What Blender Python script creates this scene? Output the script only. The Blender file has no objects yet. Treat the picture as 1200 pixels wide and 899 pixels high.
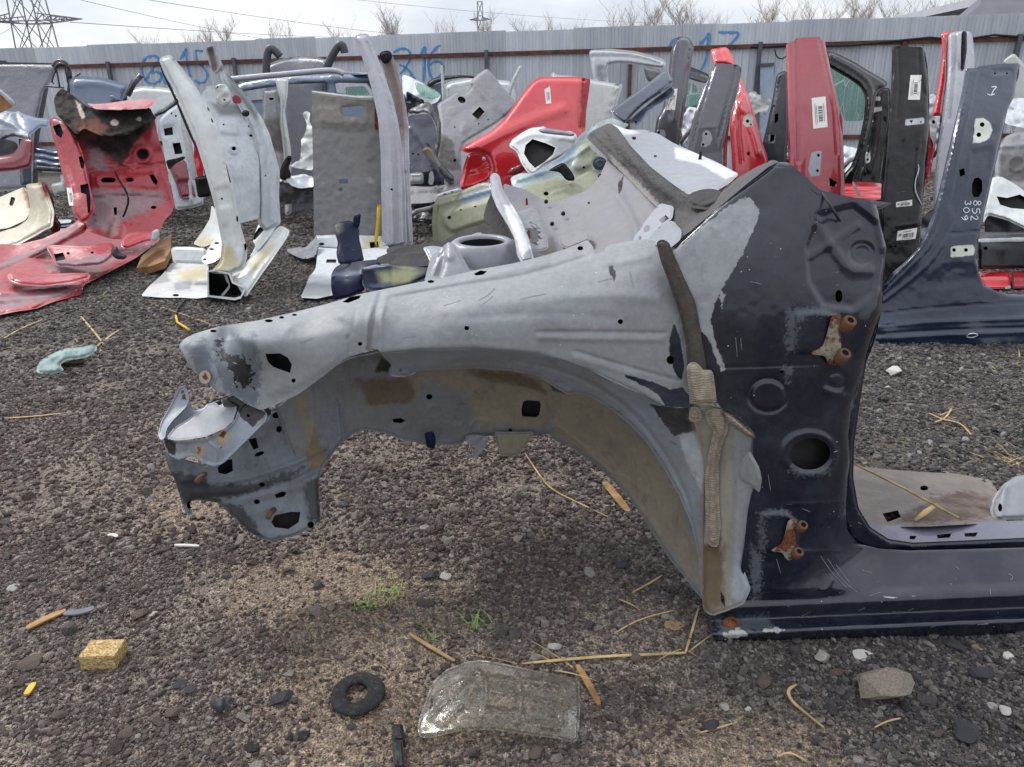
import bpy, bmesh, math, random
import numpy as np
from mathutils import Vector, Matrix, geometry
random.seed(7); rng = np.random.default_rng(11)
S = bpy.context.scene
COL = S.collection
PI = math.pi
# ------------------------------------------------------------------ camera
CAMZ = 1.1; F = 850.0; CX, CY = 600.0, 449.5
PITCH = math.atan((449.5-125.0)/F); ROLL = math.radians(0.95)
_r0 = np.array([1,0,0.]); _u0 = np.array([0,math.sin(PITCH),math.cos(PITCH)]); FW = np.array([0,math.cos(PITCH),-math.sin(PITCH)])
RT = _r0*math.cos(ROLL)-_u0*math.sin(ROLL); UP = _u0*math.cos(ROLL)+_r0*math.sin(ROLL)
CAM = np.array([0,0,CAMZ])
cd = bpy.data.cameras.new('camera'); cam = bpy.data.objects.new('camera', cd); COL.objects.link(cam)
cam.matrix_world = Matrix(((RT[0],UP[0],-FW[0],0),(RT[1],UP[1],-FW[1],0),(RT[2],UP[2],-FW[2],CAMZ),(0,0,0,1)))
cd.sensor_fit = 'HORIZONTAL'; cd.sensor_width = 36.0; cd.lens = 36.0*F/1200.0
cd.clip_start = 0.02; cd.clip_end = 2000
S.camera = cam
# ------------------------------------------------------------------ light
SUN_EL, SUN_AZ = math.radians(48), math.radians(-50)      # azimuth from +Y towards +X
w = bpy.data.worlds.new('World'); S.world = w; w.use_nodes = True
nt = w.node_tree; nt.nodes.clear()
def wn(t): return nt.nodes.new(t)
out = wn('ShaderNodeOutputWorld'); bg = wn('ShaderNodeBackground'); sky = wn('ShaderNodeTexSky')
sky.sky_type = 'NISHITA'; sky.sun_disc = False; sky.sun_elevation = SUN_EL; sky.sun_rotation = SUN_AZ
tc = wn('ShaderNodeTexCoord'); mp = wn('ShaderNodeMapping'); mp.inputs['Scale'].default_value = (1.0,1.0,3.2)
nz = wn('ShaderNodeTexNoise'); nz.inputs['Scale'].default_value = 2.6; nz.inputs['Detail'].default_value = 7; nz.inputs['Roughness'].default_value = .55
rp = wn('ShaderNodeValToRGB')
SKYK = 10.0                                                # background strength is 0.1
rp.color_ramp.elements[0].position = .40; rp.color_ramp.elements[0].color = (.58*SKYK,.61*SKYK,.69*SKYK,1)
rp.color_ramp.elements[1].position = .62; rp.color_ramp.elements[1].color = (.84*SKYK,.84*SKYK,.85*SKYK,1)
mx = wn('ShaderNodeMix'); mx.data_type = 'RGBA'; mx.inputs[0].default_value = .88
nt.links.new(tc.outputs['Generated'], mp.inputs[0]); nt.links.new(mp.outputs[0], nz.inputs['Vector']); nt.links.new(nz.outputs['Fac'], rp.inputs[0])
nt.links.new(sky.outputs[0], mx.inputs[6]); 
sx = wn('ShaderNodeSeparateXYZ'); gr = wn('ShaderNodeMapRange'); gr.inputs[3].default_value = .66; gr.inputs[4].default_value = 1.28       # an overcast sky is brighter overhead
vs = wn('ShaderNodeVectorMath'); vs.operation = 'SCALE'; nt.links.new(tc.outputs['Generated'], sx.inputs[0]); nt.links.new(sx.outputs[2], gr.inputs[0]); nt.links.new(rp.outputs[0], vs.inputs[0]); nt.links.new(gr.outputs[0], vs.inputs['Scale']); nt.links.new(vs.outputs[0], mx.inputs[7])
nt.links.new(mx.outputs[2], bg.inputs[0])
bg.inputs[1].default_value = .1; nt.links.new(bg.outputs[0], out.inputs[0])
sl = bpy.data.lights.new('sun','SUN'); sl.energy = 1.5; sl.angle = math.radians(12); sl.color = (1,.965,.91)
so = bpy.data.objects.new('sun', sl); COL.objects.link(so)
sd = Vector((math.sin(SUN_AZ)*math.cos(SUN_EL), math.cos(SUN_AZ)*math.cos(SUN_EL), math.sin(SUN_EL)))
so.rotation_euler = sd.to_track_quat('Z','Y').to_euler(); so.location = (0,0,20)
S.view_settings.view_transform = 'Standard'; S.view_settings.look = 'None'; S.view_settings.exposure = .82; S.view_settings.gamma = 1
# ------------------------------------------------------------------ helpers: rays
def ray(u, v):
    u = np.asarray(u, float); v = np.asarray(v, float)
    return FW + ((u-CX)/F)[...,None]*RT + ((CY-v)/F)[...,None]*UP
def t_of(u, v, spec):
    d = ray(u, v)
    if isinstance(spec, tuple): return (spec[1]-CAMZ)/d[...,2]
    return spec/d[...,1]
def at(u, v, spec): return CAM + ray(u, v)*np.asarray(t_of(u, v, spec))[...,None]
G = ('z', 0.0)
def Z(h): return ('z', h)
def gy(u, v): return float(at(u, v, G)[1])
class Depth:
    """smooth surface through control points (pixel, distance); planes stay planes"""
    def __init__(s, spec):
        s.spec = spec; s.k = None
        if isinstance(spec, list):
            if len(spec) < 3: raise ValueError('depth')
            p = np.array([(c[0],c[1]) for c in spec], float)
            q = np.array([1.0/float(t_of(c[0],c[1],c[2])) for c in spec])
            s.c = p.mean(0); s.sc = max(np.ptp(p[:,0]),np.ptp(p[:,1]))+1e-9
            p = (p-s.c)/s.sc; n = len(p); s.p = p
            if n == 3:
                A = np.c_[np.ones(3),p]; s.w = np.zeros(3); s.a = np.linalg.solve(A,q)
            else:
                r2 = ((p[:,None]-p[None])**2).sum(-1); K = np.where(r2>0, r2*np.log(r2+1e-20), 0)+np.eye(n)*1e-5
                P = np.c_[np.ones(n),p]; M = np.zeros((n+3,n+3)); M[:n,:n] = K; M[:n,n:] = P; M[n:,:n] = P.T
                sol = np.linalg.solve(M, np.r_[q,np.zeros(3)]); s.w = sol[:n]; s.a = sol[n:]
    def __call__(s, u, v):
        u = np.asarray(u,float); v = np.asarray(v,float)
        if callable(s.spec): return s.spec(u,v)
        if not isinstance(s.spec, list): return np.asarray(t_of(u,v,s.spec))*np.ones(u.shape)
        P = (np.stack([u,v],-1)-s.c)/s.sc
        r2 = ((P[...,None,:]-s.p)**2).sum(-1)
        q = s.a[0]+P@s.a[1:]+(np.where(r2>0, r2*np.log(r2+1e-20),0)*s.w).sum(-1)
        return 1.0/np.maximum(q,1e-4)
def seg_dist(P, pl, closed=False):
    pl = np.asarray(pl,float); a = pl if closed else pl[:-1]; b = np.roll(pl,-1,0) if closed else pl[1:]
    best = np.full(len(P),1e9)
    for s_, e_ in zip(a,b):
        d = e_-s_; L = d@d+1e-12; k = np.clip(((P-s_)@d)/L,0,1)
        best = np.minimum(best, np.hypot(*(P-s_-k[:,None]*d).T))
    return best
def inside(P, poly):
    poly = np.asarray(poly,float); x, y = P[:,0], P[:,1]; c = np.zeros(len(P),bool)
    for (x1,y1),(x2,y2) in zip(poly, np.roll(poly,-1,0)):
        if y1 == y2: continue
        c ^= ((y1>y)!=(y2>y)) & (x < (x2-x1)*(y-y1)/(y2-y1)+x1)
    return c
def sdf(P, poly):
    d = seg_dist(P, poly, True); return np.where(inside(P,poly), d, -d)
def chaikin(p, n=1, closed=True):
    """round the corners of a polyline a little; on closed outlines never by more than two pixels"""
    p = np.asarray(p,float)
    for _ in range(n):
        if closed:
            d = np.roll(p,-1,0)-p; L = np.linalg.norm(d,axis=1)[:,None]+1e-9; k = np.minimum(.25,2.0/L)
            p = np.stack([p+d*k, p+d*(1-k)],1).reshape(-1,2)
        else:
            q = np.stack([p[:-1]*.75+p[1:]*.25, p[:-1]*.25+p[1:]*.75],1).reshape(-1,2); p = np.r_[p[:1],q,p[-1:]]
    return p
def resample(p, step, closed=True):
    p = np.asarray(p,float); o = []
    e = zip(p, np.roll(p,-1,0)) if closed else zip(p[:-1],p[1:])
    for a, b in e:
        n = max(1,int(round(np.linalg.norm(b-a)/step)))
        for i in range(n): o.append(a+(b-a)*i/n)
    if not closed: o.append(p[-1])
    return np.array(o)
def ell(cx, cy, rx, ry=None, n=14, rot=0):
    ry = rx if ry is None else ry; c, s = math.cos(rot), math.sin(rot)
    return [(cx+rx*math.cos(a)*c-ry*math.sin(a)*s, cy+rx*math.cos(a)*s+ry*math.sin(a)*c) for a in np.linspace(0,2*PI,n,endpoint=False)]
_perm = rng.random((256,256))
def vnoise(x, y):
    xi = np.floor(x).astype(int); yi = np.floor(y).astype(int); fx = x-xi; fy = y-yi
    fx = fx*fx*(3-2*fx); fy = fy*fy*(3-2*fy); g = lambda a,b: _perm[a&255,b&255]
    return (g(xi,yi)*(1-fx)+g(xi+1,yi)*fx)*(1-fy)+(g(xi,yi+1)*(1-fx)+g(xi+1,yi+1)*fx)*fy
def fbm(x, y, o=4):
    s = 0; a = .5
    for i in range(o): s = s+a*vnoise(x*2**i+17*i, y*2**i+31*i); a *= .5
    return s
# ------------------------------------------------------------------ helpers: objects
def tag(o, label=None, cat=None, group=None, kind=None):
    for k, x in (('label',label),('category',cat),('group',group),('kind',kind)):
        if x: o[k] = x
    return o
def thing(name, label, cat, base=(0,0,0), group=None):
    o = bpy.data.objects.new(name, None); COL.objects.link(o); o.location = base; o.empty_display_size = .1
    return tag(o, label, cat, group, 'thing')
def mesh_obj(name, V, Fc, mat, parent=None, smooth=True, origin=None, attrs=None, mats=None, fmat=None):
    V = np.asarray(V,float)
    if parent is not None: org = np.array(parent_loc(parent))
    else: org = np.array(origin) if origin is not None else V.mean(0)*[1,1,0]
    me = bpy.data.meshes.new(name); me.from_pydata((V-org).tolist(), [], [tuple(int(i) for i in f) for f in Fc]); 
    for m in (mats or [mat]): me.materials.append(m)
    if fmat is not None: me.polygons.foreach_set('material_index', np.asarray(fmat,dtype=np.int32))
    if smooth: me.polygons.foreach_set('use_smooth', np.ones(len(me.polygons),bool))
    attrs = dict(attrs or {}); nv = len(V)
    for k in ('m1','m2','m3'): attrs.setdefault(k, np.full(nv,-1e3))
    for k, a in attrs.items():
        A = me.attributes.new(k,'FLOAT','POINT'); A.data.foreach_set('value', np.asarray(a,dtype=np.float32))
    me.update()
    o = bpy.data.objects.new(name, me); COL.objects.link(o)
    if parent is not None: o.parent = parent
    else: o.location = org
    return o
def parent_loc(p):
    l = np.array(p.location)
    while p.parent is not None: p = p.parent; l = l+np.array(p.location)
    return l
def feat_height(P, feats, ol):
    h = np.zeros(len(P))
    for f in feats:
        k = f[0]
        if k == 'ridge':  # polyline, width px, height m
            d = seg_dist(P, chaikin(f[1],1,False)); h += f[3]*np.exp(-(d/(f[2]*.5))**2)
        elif k == 'step':  # polygon, height m, soft px
            d = sdf(P, chaikin(f[1],1) if len(f)<5 else f[1]); x = np.clip(d/f[3]*.5+.5,0,1); h += f[2]*x*x*(3-2*x)
        elif k == 'edge':  # width px, drop m
            d = seg_dist(P, ol, True)/f[1]; x = np.clip((d-.5)/.4,0,1); h -= f[2]*(1-x*x*(3-2*x))
        elif k == 'side':  # polyline: edge rounding only near this part of the outline
            d = np.clip(seg_dist(P, f[1])/f[2],0,1); h -= f[3]*(1-np.sqrt(1-(1-d)**2))
        elif k == 'dots':  # polyline, spacing px, radius px, height m
            for c in resample(chaikin(f[1],2,False),f[2],False): h += f[4]*np.exp(-(((P-c)**2).sum(1))/f[3]**2)
        elif k == 'ring':  # cx cy rx ry width height
            q = np.hypot((P[:,0]-f[1])/f[3],(P[:,1]-f[2])/f[4]); h += f[6]*np.exp(-(((q-1)*min(f[3],f[4]))/(f[5]*.5))**2)
        elif k == 'noise':
            h += f[2]*(1.1 if f[1] > 9 and f[2] > .009 else 2)*(fbm(P[:,0]/f[1]+f[3],P[:,1]/f[1]-f[3],3)-.44)
    return h
def panel(parent, name, outline, depth, mat, feats=(), holes=(), res=4.0, th=.0025, box=None, masks=None, ch=1, label=None,
          ext=None, back_mat=None, origin=None, closeback=True):
    ol = np.asarray(outline,float); ol = chaikin(ol,ch) if ch else ol
    ol = resample(ol,res); D = depth if isinstance(depth,Depth) else Depth(depth)
    loops = [ol]+[resample(np.asarray(h,float),max(1.2,min(res,3))) for h in holes]
    pts = np.concatenate(loops); edges = []; o = 0
    for L in loops:
        n = len(L); edges += [(o+i,o+(i+1)%n) for i in range(n)]; o += n
    x0, y0 = ol.min(0); x1, y1 = ol.max(0)
    gx, gyy = np.meshgrid(np.arange(x0,x1+res,res), np.arange(y0,y1+res,res*.866)); gx = gx+((np.arange(gx.shape[0])%2)*res*.5)[:,None]
    gp = np.stack([gx.ravel(),gyy.ravel()],-1)
    gp = gp[inside(gp,ol)]
    rings = []
    for f in feats:
        if f[0] == 'edge' and not any(g[0]=='side' for g in feats):
            dv = np.roll(ol,-1,0)-np.roll(ol,1,0); dv /= np.linalg.norm(dv,axis=1)[:,None]+1e-9; nn = np.stack([-dv[:,1],dv[:,0]],-1)
            if not inside(ol[:1]*0+ (ol+nn*.3)[len(ol)//3][None],ol)[0]: nn = -nn
            for k_ in (.5,.7,.92):
                q_ = ol+nn*f[1]*k_; ok = inside(q_,ol); q_ = q_[ok]; q_ = q_[seg_dist(q_,ol,True) > f[1]*k_*.9]; rings.append(q_)
    sd_ = [f[2] for f in feats if f[0]=='side']
    if sd_:
        dv = np.roll(ol,-1,0)-np.roll(ol,1,0); dv /= np.linalg.norm(dv,axis=1)[:,None]+1e-9; nn = np.stack([-dv[:,1],dv[:,0]],-1)
        if inside(ol+nn*.5,ol).mean() < .5: nn = -nn
        for k_ in (.07,.2,.4,.65,.95):
            q_ = ol+nn*min(sd_)*k_; ok = inside(q_,ol); q_ = q_[ok]; q_ = q_[seg_dist(q_,ol,True) > min(sd_)*k_*.9]; rings.append(q_)
    if rings and len(gp):
        rr = np.concatenate(rings)
        if len(rr):
            w_ = min(sd_) if sd_ else [f[1] for f in feats if f[0]=='edge'][0]; gp = gp[seg_dist(gp,ol,True) > w_*1.05]; gp = np.concatenate([gp,rr])
    if len(gp):
        keep = np.ones(len(gp),bool)
        for L in loops: keep &= seg_dist(gp,L,True) > (res*.45 if L is not ol else .2)
        gp = gp[keep]; pts = np.concatenate([pts,gp])
    r = geometry.delaunay_2d_cdt([Vector(p) for p in pts], edges, [], 0, 1e-4)
    P = np.array([tuple(q) for q in r[0]]); T = np.array([f for f in r[2]])
    c = P[T].mean(1); T = T[inside(c,ol)]; c = P[T].mean(1)
    hol = np.zeros(len(T),bool)
    for L in loops[1:]: hol |= inside(c,L)
    Tf = T[~hol]
    d = ray(P[:,0],P[:,1]); t = D(P[:,0],P[:,1]); nd = np.linalg.norm(d,axis=1)
    h = feat_height(P, feats, ol); tf = t-h/nd
    Vf = CAM+d*tf[:,None]
    thick = box if box else th
    if ext is None: Vb = CAM+d*(tf*(1.0 if not box else 0)+(t if box else 0)+thick/nd)[:,None]
    else: Vb = Vf+np.asarray(ext,float)
    # orientation: want front normals towards the camera
    a, b, cc = Vf[Tf[0,0]],Vf[Tf[0,1]],Vf[Tf[0,2]]
    if np.dot(np.cross(b-a,cc-a), CAM-a) < 0: Tf = Tf[:,::-1]; T = T[:,::-1]
    n = len(P); Fc = [tuple(x) for x in Tf]; fm = [0]*len(Fc)
    V = [Vf,Vb]; Tb = T if box else Tf
    if closeback:
        Fc += [tuple(n+x[::-1]) for x in Tb]; fm += [1]*len(Tb)
    # rims (own vertices)
    ee = {}
    for f in Tf:
        for i in range(3):
            k = (f[i],f[(i+1)%3]); ee[k] = 1
    rim = [(a,b) for (a,b) in ee if (b,a) not in ee]
    if box:
        eo = {}
        for f in T:
            for i in range(3): eo[(f[i],f[(i+1)%3])] = 1
        rim = [(a,b) for (a,b) in eo if (b,a) not in eo]
    ids = sorted({i for e in rim for i in e}); mp_ = {i:j for j,i in enumerate(ids)}; m = len(ids)
    V += [Vf[ids],Vb[ids]]
    for (a,b) in rim:
        Fc.append((2*n+mp_[b],2*n+mp_[a],2*n+m+mp_[a],2*n+m+mp_[b])); fm.append(0)
    V = np.concatenate(V); PP = np.concatenate([P,P,P[ids],P[ids]])
    at_ = {}
    for k, polys in (masks or {}).items():
        s = np.full(len(P),-1e3)
        for pl in polys: s = np.maximum(s, sdf(P,pl))
        at_[k] = np.concatenate([s,s,s[ids],s[ids]])
    o = mesh_obj(name, V, Fc, mat, parent, True, origin, at_, [mat, back_mat or mat], fm)
    if label: o['label'] = label
    o_depth[o.name] = (D, feats, ol)
    return o
o_depth = {}
def on(o, u, v, lift=0.0015):
    """a point lying on a panel, lifted towards the camera"""
    D, feats, ol = o_depth[o.name]; P = np.array([[u,v]],float); d = ray(P[:,0],P[:,1]); nd = np.linalg.norm(d,axis=1)
    return (CAM+d*(D(P[:,0],P[:,1])-(feat_height(P,feats,ol)+lift)/nd)[:,None])[0]
def tube(parent, name, pts, r, mat, n=8, origin=None, label=None, caps=True, closed=False):
    pts = np.asarray(pts,float); m = len(pts); R = r if hasattr(r,'__len__') else [r]*m
    V = []; Fc = []
    for i in range(m):
        a = pts[max(0,i-1)]; b = pts[min(m-1,i+1)]; d = b-a; d = d/(np.linalg.norm(d)+1e-12)
        x = np.cross(d,[0,0,1.]); 
        if np.linalg.norm(x) < 1e-3: x = np.array([1,0,0.])
        x = x/np.linalg.norm(x); y = np.cross(d,x)
        for k in range(n):
            A = 2*PI*k/n; V.append(pts[i]+R[i]*(math.cos(A)*x+math.sin(A)*y))
    for i in range(m-1):
        for k in range(n): Fc.append((i*n+k,i*n+(k+1)%n,(i+1)*n+(k+1)%n,(i+1)*n+k))
    if caps: Fc.append(tuple(range(n))[::-1]); Fc.append(tuple((m-1)*n+k for k in range(n)))
    o = mesh_obj(name, V, Fc, mat, parent, n>4, origin)
    if label: o['label'] = label
    return o
def lathe(parent, name, c, prof, mat, n=24, axis=(0,0,1), sx=1.0, origin=None):
    ax = Vector(axis).normalized(); q = ax.to_track_quat('Z','Y'); V = []; Fc = []; m = len(prof)
    for k in range(n):
        a = 2*PI*k/n
        for (r,z) in prof: V.append(np.array(c)+np.array(q@Vector((r*math.cos(a)*sx,r*math.sin(a),z))))
    for k in range(n):
        for i in range(m-1): Fc.append((k*m+i,((k+1)%n)*m+i,((k+1)%n)*m+i+1,k*m+i+1))
    return mesh_obj(name, V, Fc, mat, parent, True, origin)
def strokes(parent, name, src, lines, wpx, mat, lift=.002):
    """painted or chalked lines lying on a panel as thin ribbons"""
    V = []; Fc = []
    for ln in lines:
        p = resample(chaikin(ln,2,False),1.5,False)
        d = np.gradient(p,axis=0); d = d/(np.linalg.norm(d,axis=1)[:,None]+1e-9); nn = np.stack([-d[:,1],d[:,0]],-1)
        wv = wpx*(.8+.4*np.array([vnoise(np.array(q[0]*.3),np.array(q[1]*.3)) for q in p]))
        a = len(V)
        for q, k, ww in zip(p,nn,wv):
            for s in (-.5,.5):
                e = q+k*s*ww; V.append(src(e[0],e[1],lift))
        for i in range(len(p)-1): Fc.append((a+2*i,a+2*i+1,a+2*i+3,a+2*i+2))
    return mesh_obj(name, V, Fc, mat, parent, False)
def sticker(parent, src, quad, bars='x', name='barcode_label', label=None):
    """a white paper label with a printed bar code, flat on the panel"""
    q = np.asarray(quad,float)  # tl tr br bl
    B = lambda s,t: (q[0]*(1-s)+q[1]*s)*(1-t)+(q[3]*(1-s)+q[2]*s)*t
    V = []; Fc = []; fm = []
    def cell(s0,s1,t0,t1,lift,m,n=3):
        a = len(V)
        for i in range(n+1):
            for j in range(n+1):
                p = B(s0+(s1-s0)*i/n,t0+(t1-t0)*j/n); V.append(src(p[0],p[1],lift))
        for i in range(n):
            for j in range(n): Fc.append((a+i*(n+1)+j,a+(i+1)*(n+1)+j,a+(i+1)*(n+1)+j+1,a+i*(n+1)+j+1)); fm.append(m)
    cell(0,1,0,1,.002,0,4)
    r = random.Random(int(q.sum()))
    if bars == 'x':      # bars run across, stacked down a tall label
        y = .3
        while y < .78: h = r.choice((.012,.02,.03)); cell(.42,.72,y,y+h,.0032,1,1); y += h+r.choice((.012,.02,.03))
        for x in (.2,.3,.8): cell(x,x+.035,.15+.1*r.random(),.8+.1*r.random(),.0032,2,1)
    else:
        x = .3
        while x < .85: h = r.choice((.012,.02,.03)); cell(x,x+h,.38,.78,.0032,1,1); x += h+r.choice((.012,.02,.03))
        cell(.08,.22,.3,.6,.0032,2,1); cell(.3,.7,.14,.24,.0032,2,1); cell(.2,.8,.86,.91,.0032,2,1)
    o = mesh_obj(name, V, Fc, M['paper'], parent, False, None, None, [M['paper'],M['ink'],M['greyink']], fm)
    if label: o['label'] = label
    return o
# ------------------------------------------------------------------ materials
def lin(c):
    if isinstance(c,str): c = tuple(int(c[i:i+2],16) for i in (0,2,4))
    return tuple(((x/255)/12.92 if x/255 <= .04045 else ((x/255+.055)/1.055)**2.4) for x in c)+(1.0,)
M = {}
class NT:
    def __init__(s, name):
        s.m = bpy.data.materials.new(name); s.m.use_nodes = True; s.t = s.m.node_tree; s.t.nodes.clear()
        s.o = s.t.nodes.new('ShaderNodeOutputMaterial'); s.b = s.t.nodes.new('ShaderNodeBsdfPrincipled'); s.t.links.new(s.b.outputs[0], s.o.inputs[0])
        s.tc = s.t.nodes.new('ShaderNodeTexCoord'); s.P = s.tc.outputs['Object']
    def L(s, a, b): s.t.links.new(a, b)
    def set(s, sock, x):
        if hasattr(x,'is_output') or isinstance(x,bpy.types.NodeSocket): s.L(x, sock)
        else: sock.default_value = x
    def map(s, v, scale=(1,1,1), rot=(0,0,0), loc=(0,0,0)):
        n = s.t.nodes.new('ShaderNodeMapping'); n.inputs['Scale'].default_value = scale; n.inputs['Rotation'].default_value = rot; n.inputs['Location'].default_value = loc
        s.L(v, n.inputs[0]); return n.outputs[0]
    def noise(s, scale, detail=4, rough=.55, v=None, dist=0, col=False):
        n = s.t.nodes.new('ShaderNodeTexNoise'); n.inputs['Scale'].default_value = scale; n.inputs['Detail'].default_value = detail
        n.inputs['Roughness'].default_value = rough; n.inputs['Distortion'].default_value = dist; s.L(v or s.P, n.inputs['Vector']); return n.outputs['Color' if col else 'Fac']
    def voro(s, scale, feature='F1', out='Distance', v=None, rand=1):
        n = s.t.nodes.new('ShaderNodeTexVoronoi'); n.feature = feature; n.inputs['Scale'].default_value = scale; n.inputs['Randomness'].default_value = rand
        s.L(v or s.P, n.inputs['Vector']); return n.outputs[out]
    def math(s, op, a, b=0, c=0):
        n = s.t.nodes.new('ShaderNodeMath'); n.operation = op
        for i, x in enumerate((a,b,c)): s.set(n.inputs[i], x)
        return n.outputs[0]
    def ss(s, x, a, b):
        n = s.t.nodes.new('ShaderNodeMapRange'); n.interpolation_type = 'SMOOTHSTEP'
        s.set(n.inputs[0],x); n.inputs[1].default_value = a; n.inputs[2].default_value = b; return n.outputs[0]
    def mix(s, f, a, b):
        n = s.t.nodes.new('ShaderNodeMix'); n.data_type = 'RGBA'; s.set(n.inputs[0],f); s.set(n.inputs[6],a); s.set(n.inputs[7],b); return n.outputs[2]
    def mul(s, f, a, b):
        n = s.t.nodes.new('ShaderNodeMix'); n.data_type = 'RGBA'; n.blend_type = 'MULTIPLY'; s.set(n.inputs[0],f); s.set(n.inputs[6],a); s.set(n.inputs[7],b); return n.outputs[2]
    def fmix(s, f, a, b):
        n = s.t.nodes.new('ShaderNodeMix'); n.data_type = 'FLOAT'; s.set(n.inputs[0],f); s.set(n.inputs[2],a); s.set(n.inputs[3],b); return n.outputs[0]
    def attr(s, name):
        n = s.t.nodes.new('ShaderNodeAttribute'); n.attribute_name = name; return n.outputs['Fac']
    def ramp(s, f, stops):
        n = s.t.nodes.new('ShaderNodeValToRGB'); r = n.color_ramp
        while len(r.elements) < len(stops): r.elements.new(.5)
        for e, (p,c) in zip(r.elements, stops): e.position = p; e.color = lin(c) if not (isinstance(c,tuple) and len(c)==4) else c
        s.set(n.inputs[0], f); return n.outputs[0]
    def bump(s, h, dist=.002, st=1.0, nrm=None):
        n = s.t.nodes.new('ShaderNodeBump'); n.inputs['Distance'].default_value = dist; n.inputs['Strength'].default_value = st
        s.set(n.inputs['Height'], h)
        if nrm is not None: s.L(nrm, n.inputs['Normal'])
        return n.outputs[0]
def paint(name, col, rough=.35, metal=0.0, coat=0.0, m1=None, m2=None, m3=None, dirt=.35, dirtcol='8a7c6c', dsc=7, rust=0.0, scr=.25, wav=.004, bsc=1.0, spec=.5):
    """painted sheet metal. mN = (colour, roughness, noise amplitude px, noise scale[, soft px]) laid over where the mask attribute mN is inside"""
    n = NT(name); big = n.noise(dsc,6,.62); mid = n.noise(dsc*5,5,.6); fine = n.noise(140,3,.7)
    c = n.mix(n.ss(mid,.3,.75), lin(col), tuple(min(1,x*1.16+.004) for x in lin(col)[:3])+(1,))
    r = rough; mt = metal; ct = coat
    for k, mm in (('m1',m1),('m2',m2),('m3',m3)):
        if not mm: continue
        col2, r2, amp, sc = mm[:4]; soft = mm[4] if len(mm) > 4 else .7
        nz_ = n.noise(sc,5,.65)
        f = n.ss(n.math('ADD', n.attr(k), n.math('MULTIPLY', n.math('SUBTRACT',nz_,.5), amp*2)), -soft, soft)
        c2 = n.mix(n.ss(mid,.3,.75), lin(col2), tuple(min(1,x*1.2+.004) for x in lin(col2)[:3])+(1,))
        c = n.mix(f, c, c2); r = n.fmix(f, r, r2)
        if metal: mt = n.fmix(f, mt, 0.0)
        if coat: ct = n.fmix(f, ct, 0.0)
    if scr:
        sv = n.map(n.P,(9,9,160),(.3,.5,.2)); s1 = n.ss(n.noise(1.6,3,.6,v=sv),.70,.74); gate = n.ss(n.noise(9,3),.52,.6)
        c = n.mix(n.math('MULTIPLY',n.math('MULTIPLY',s1,gate),scr), c, lin('b9bcc0'))
        sp = n.ss(n.voro(75),.11,.06); g2 = n.ss(n.noise(14,3),.56,.64)
        c = n.mix(n.math('MULTIPLY',n.math('MULTIPLY',sp,g2),scr*1.6), c, lin('c4c6c8'))
    if dirt:
        d1 = n.math('MULTIPLY', n.ss(big,.40,.72), n.fmix(n.ss(fine,.3,.7),.55,1.0)); d1 = n.math('MULTIPLY', d1, dirt)
        c = n.mix(d1, c, lin(dirtcol)); r = n.fmix(d1, r, .85)
        if coat: ct = n.math('MULTIPLY', ct, n.math('SUBTRACT',1.0,d1))
        stv = n.noise(1.0,5,.65,v=n.map(n.P,(26,26,3.5))); bl = n.ss(n.noise(31,5,.68),.56,.72)
        s2 = n.math('MULTIPLY', n.math('MAXIMUM', n.math('MULTIPLY',n.ss(stv,.55,.72),.7), bl), min(.5,dirt*.9))
        c = n.mix(s2, c, n.mix(n.ss(mid,.35,.6), lin(dirtcol), tuple(x*.32 for x in lin(dirtcol)[:3])+(1,)))
    if rust:
        rf = n.ss(n.noise(16,6,.65),.68-.3*rust,.74-.3*rust); rc = n.mix(n.ss(fine,.35,.65), lin('7a4526'), lin('4d2b1c'))
        c = n.mix(rf, c, rc); r = n.fmix(rf, r, .9)
        if metal: mt = n.math('MULTIPLY', mt, n.math('SUBTRACT',1.0,rf))
    n.set(n.b.inputs['Base Color'], c); n.set(n.b.inputs['Roughness'], r); n.set(n.b.inputs['Metallic'], mt)
    n.set(n.b.inputs['Coat Weight'], ct); n.b.inputs['Coat Roughness'].default_value = .07; n.b.inputs['Coat IOR'].default_value = 1.5+.3*(coat>.55); n.b.inputs['Specular IOR Level'].default_value = spec
    b1 = n.bump(n.noise(11,2,.5),wav,1.0); b2 = n.bump(n.math('ADD',mid,n.math('MULTIPLY',fine,.5)),.0006*bsc,1.0,b1)
    n.L(b2, n.b.inputs['Normal']); M[name] = n.m; return n.m
def plain(name, col, rough=.8, var=.25, sc=30, bump=.001, bs=60, col2=None, metal=0, spec=.4):
    n = NT(name); f = n.noise(sc,5,.62)
    c2 = lin(col2) if col2 else tuple(x*(1-var) for x in lin(col)[:3])+(1,)
    n.L(n.mix(n.ss(f,.35,.65), lin(col), c2), n.b.inputs['Base Color']); n.b.inputs['Roughness'].default_value = rough; n.b.inputs['Metallic'].default_value = metal
    n.b.inputs['Specular IOR Level'].default_value = spec
    if bump: n.L(n.bump(n.noise(bs,5,.65),bump,1.0), n.b.inputs['Normal'])
    M[name] = n.m; return n.m
# ------------------------------------------------------------------ material set
plain('paper','e9e8e2',.7,.06,8,0); plain('ink','26262a',.7,.1,8,0); plain('greyink','8f9096',.7,.1,8,0)
plain('cavity_shade','141416',.9,.3,20,0)  # near-black colour that paints the shade inside holes and wells
plain('blackrub','1c1c1e',.75,.3,60,.001,220)
plain('rusty','7a4424',.9,.5,60,.0015,160,col2='3e261b')
plain('rustyorange','a35a26',.85,.4,70,.0012,160,col2='5a3018')
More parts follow.
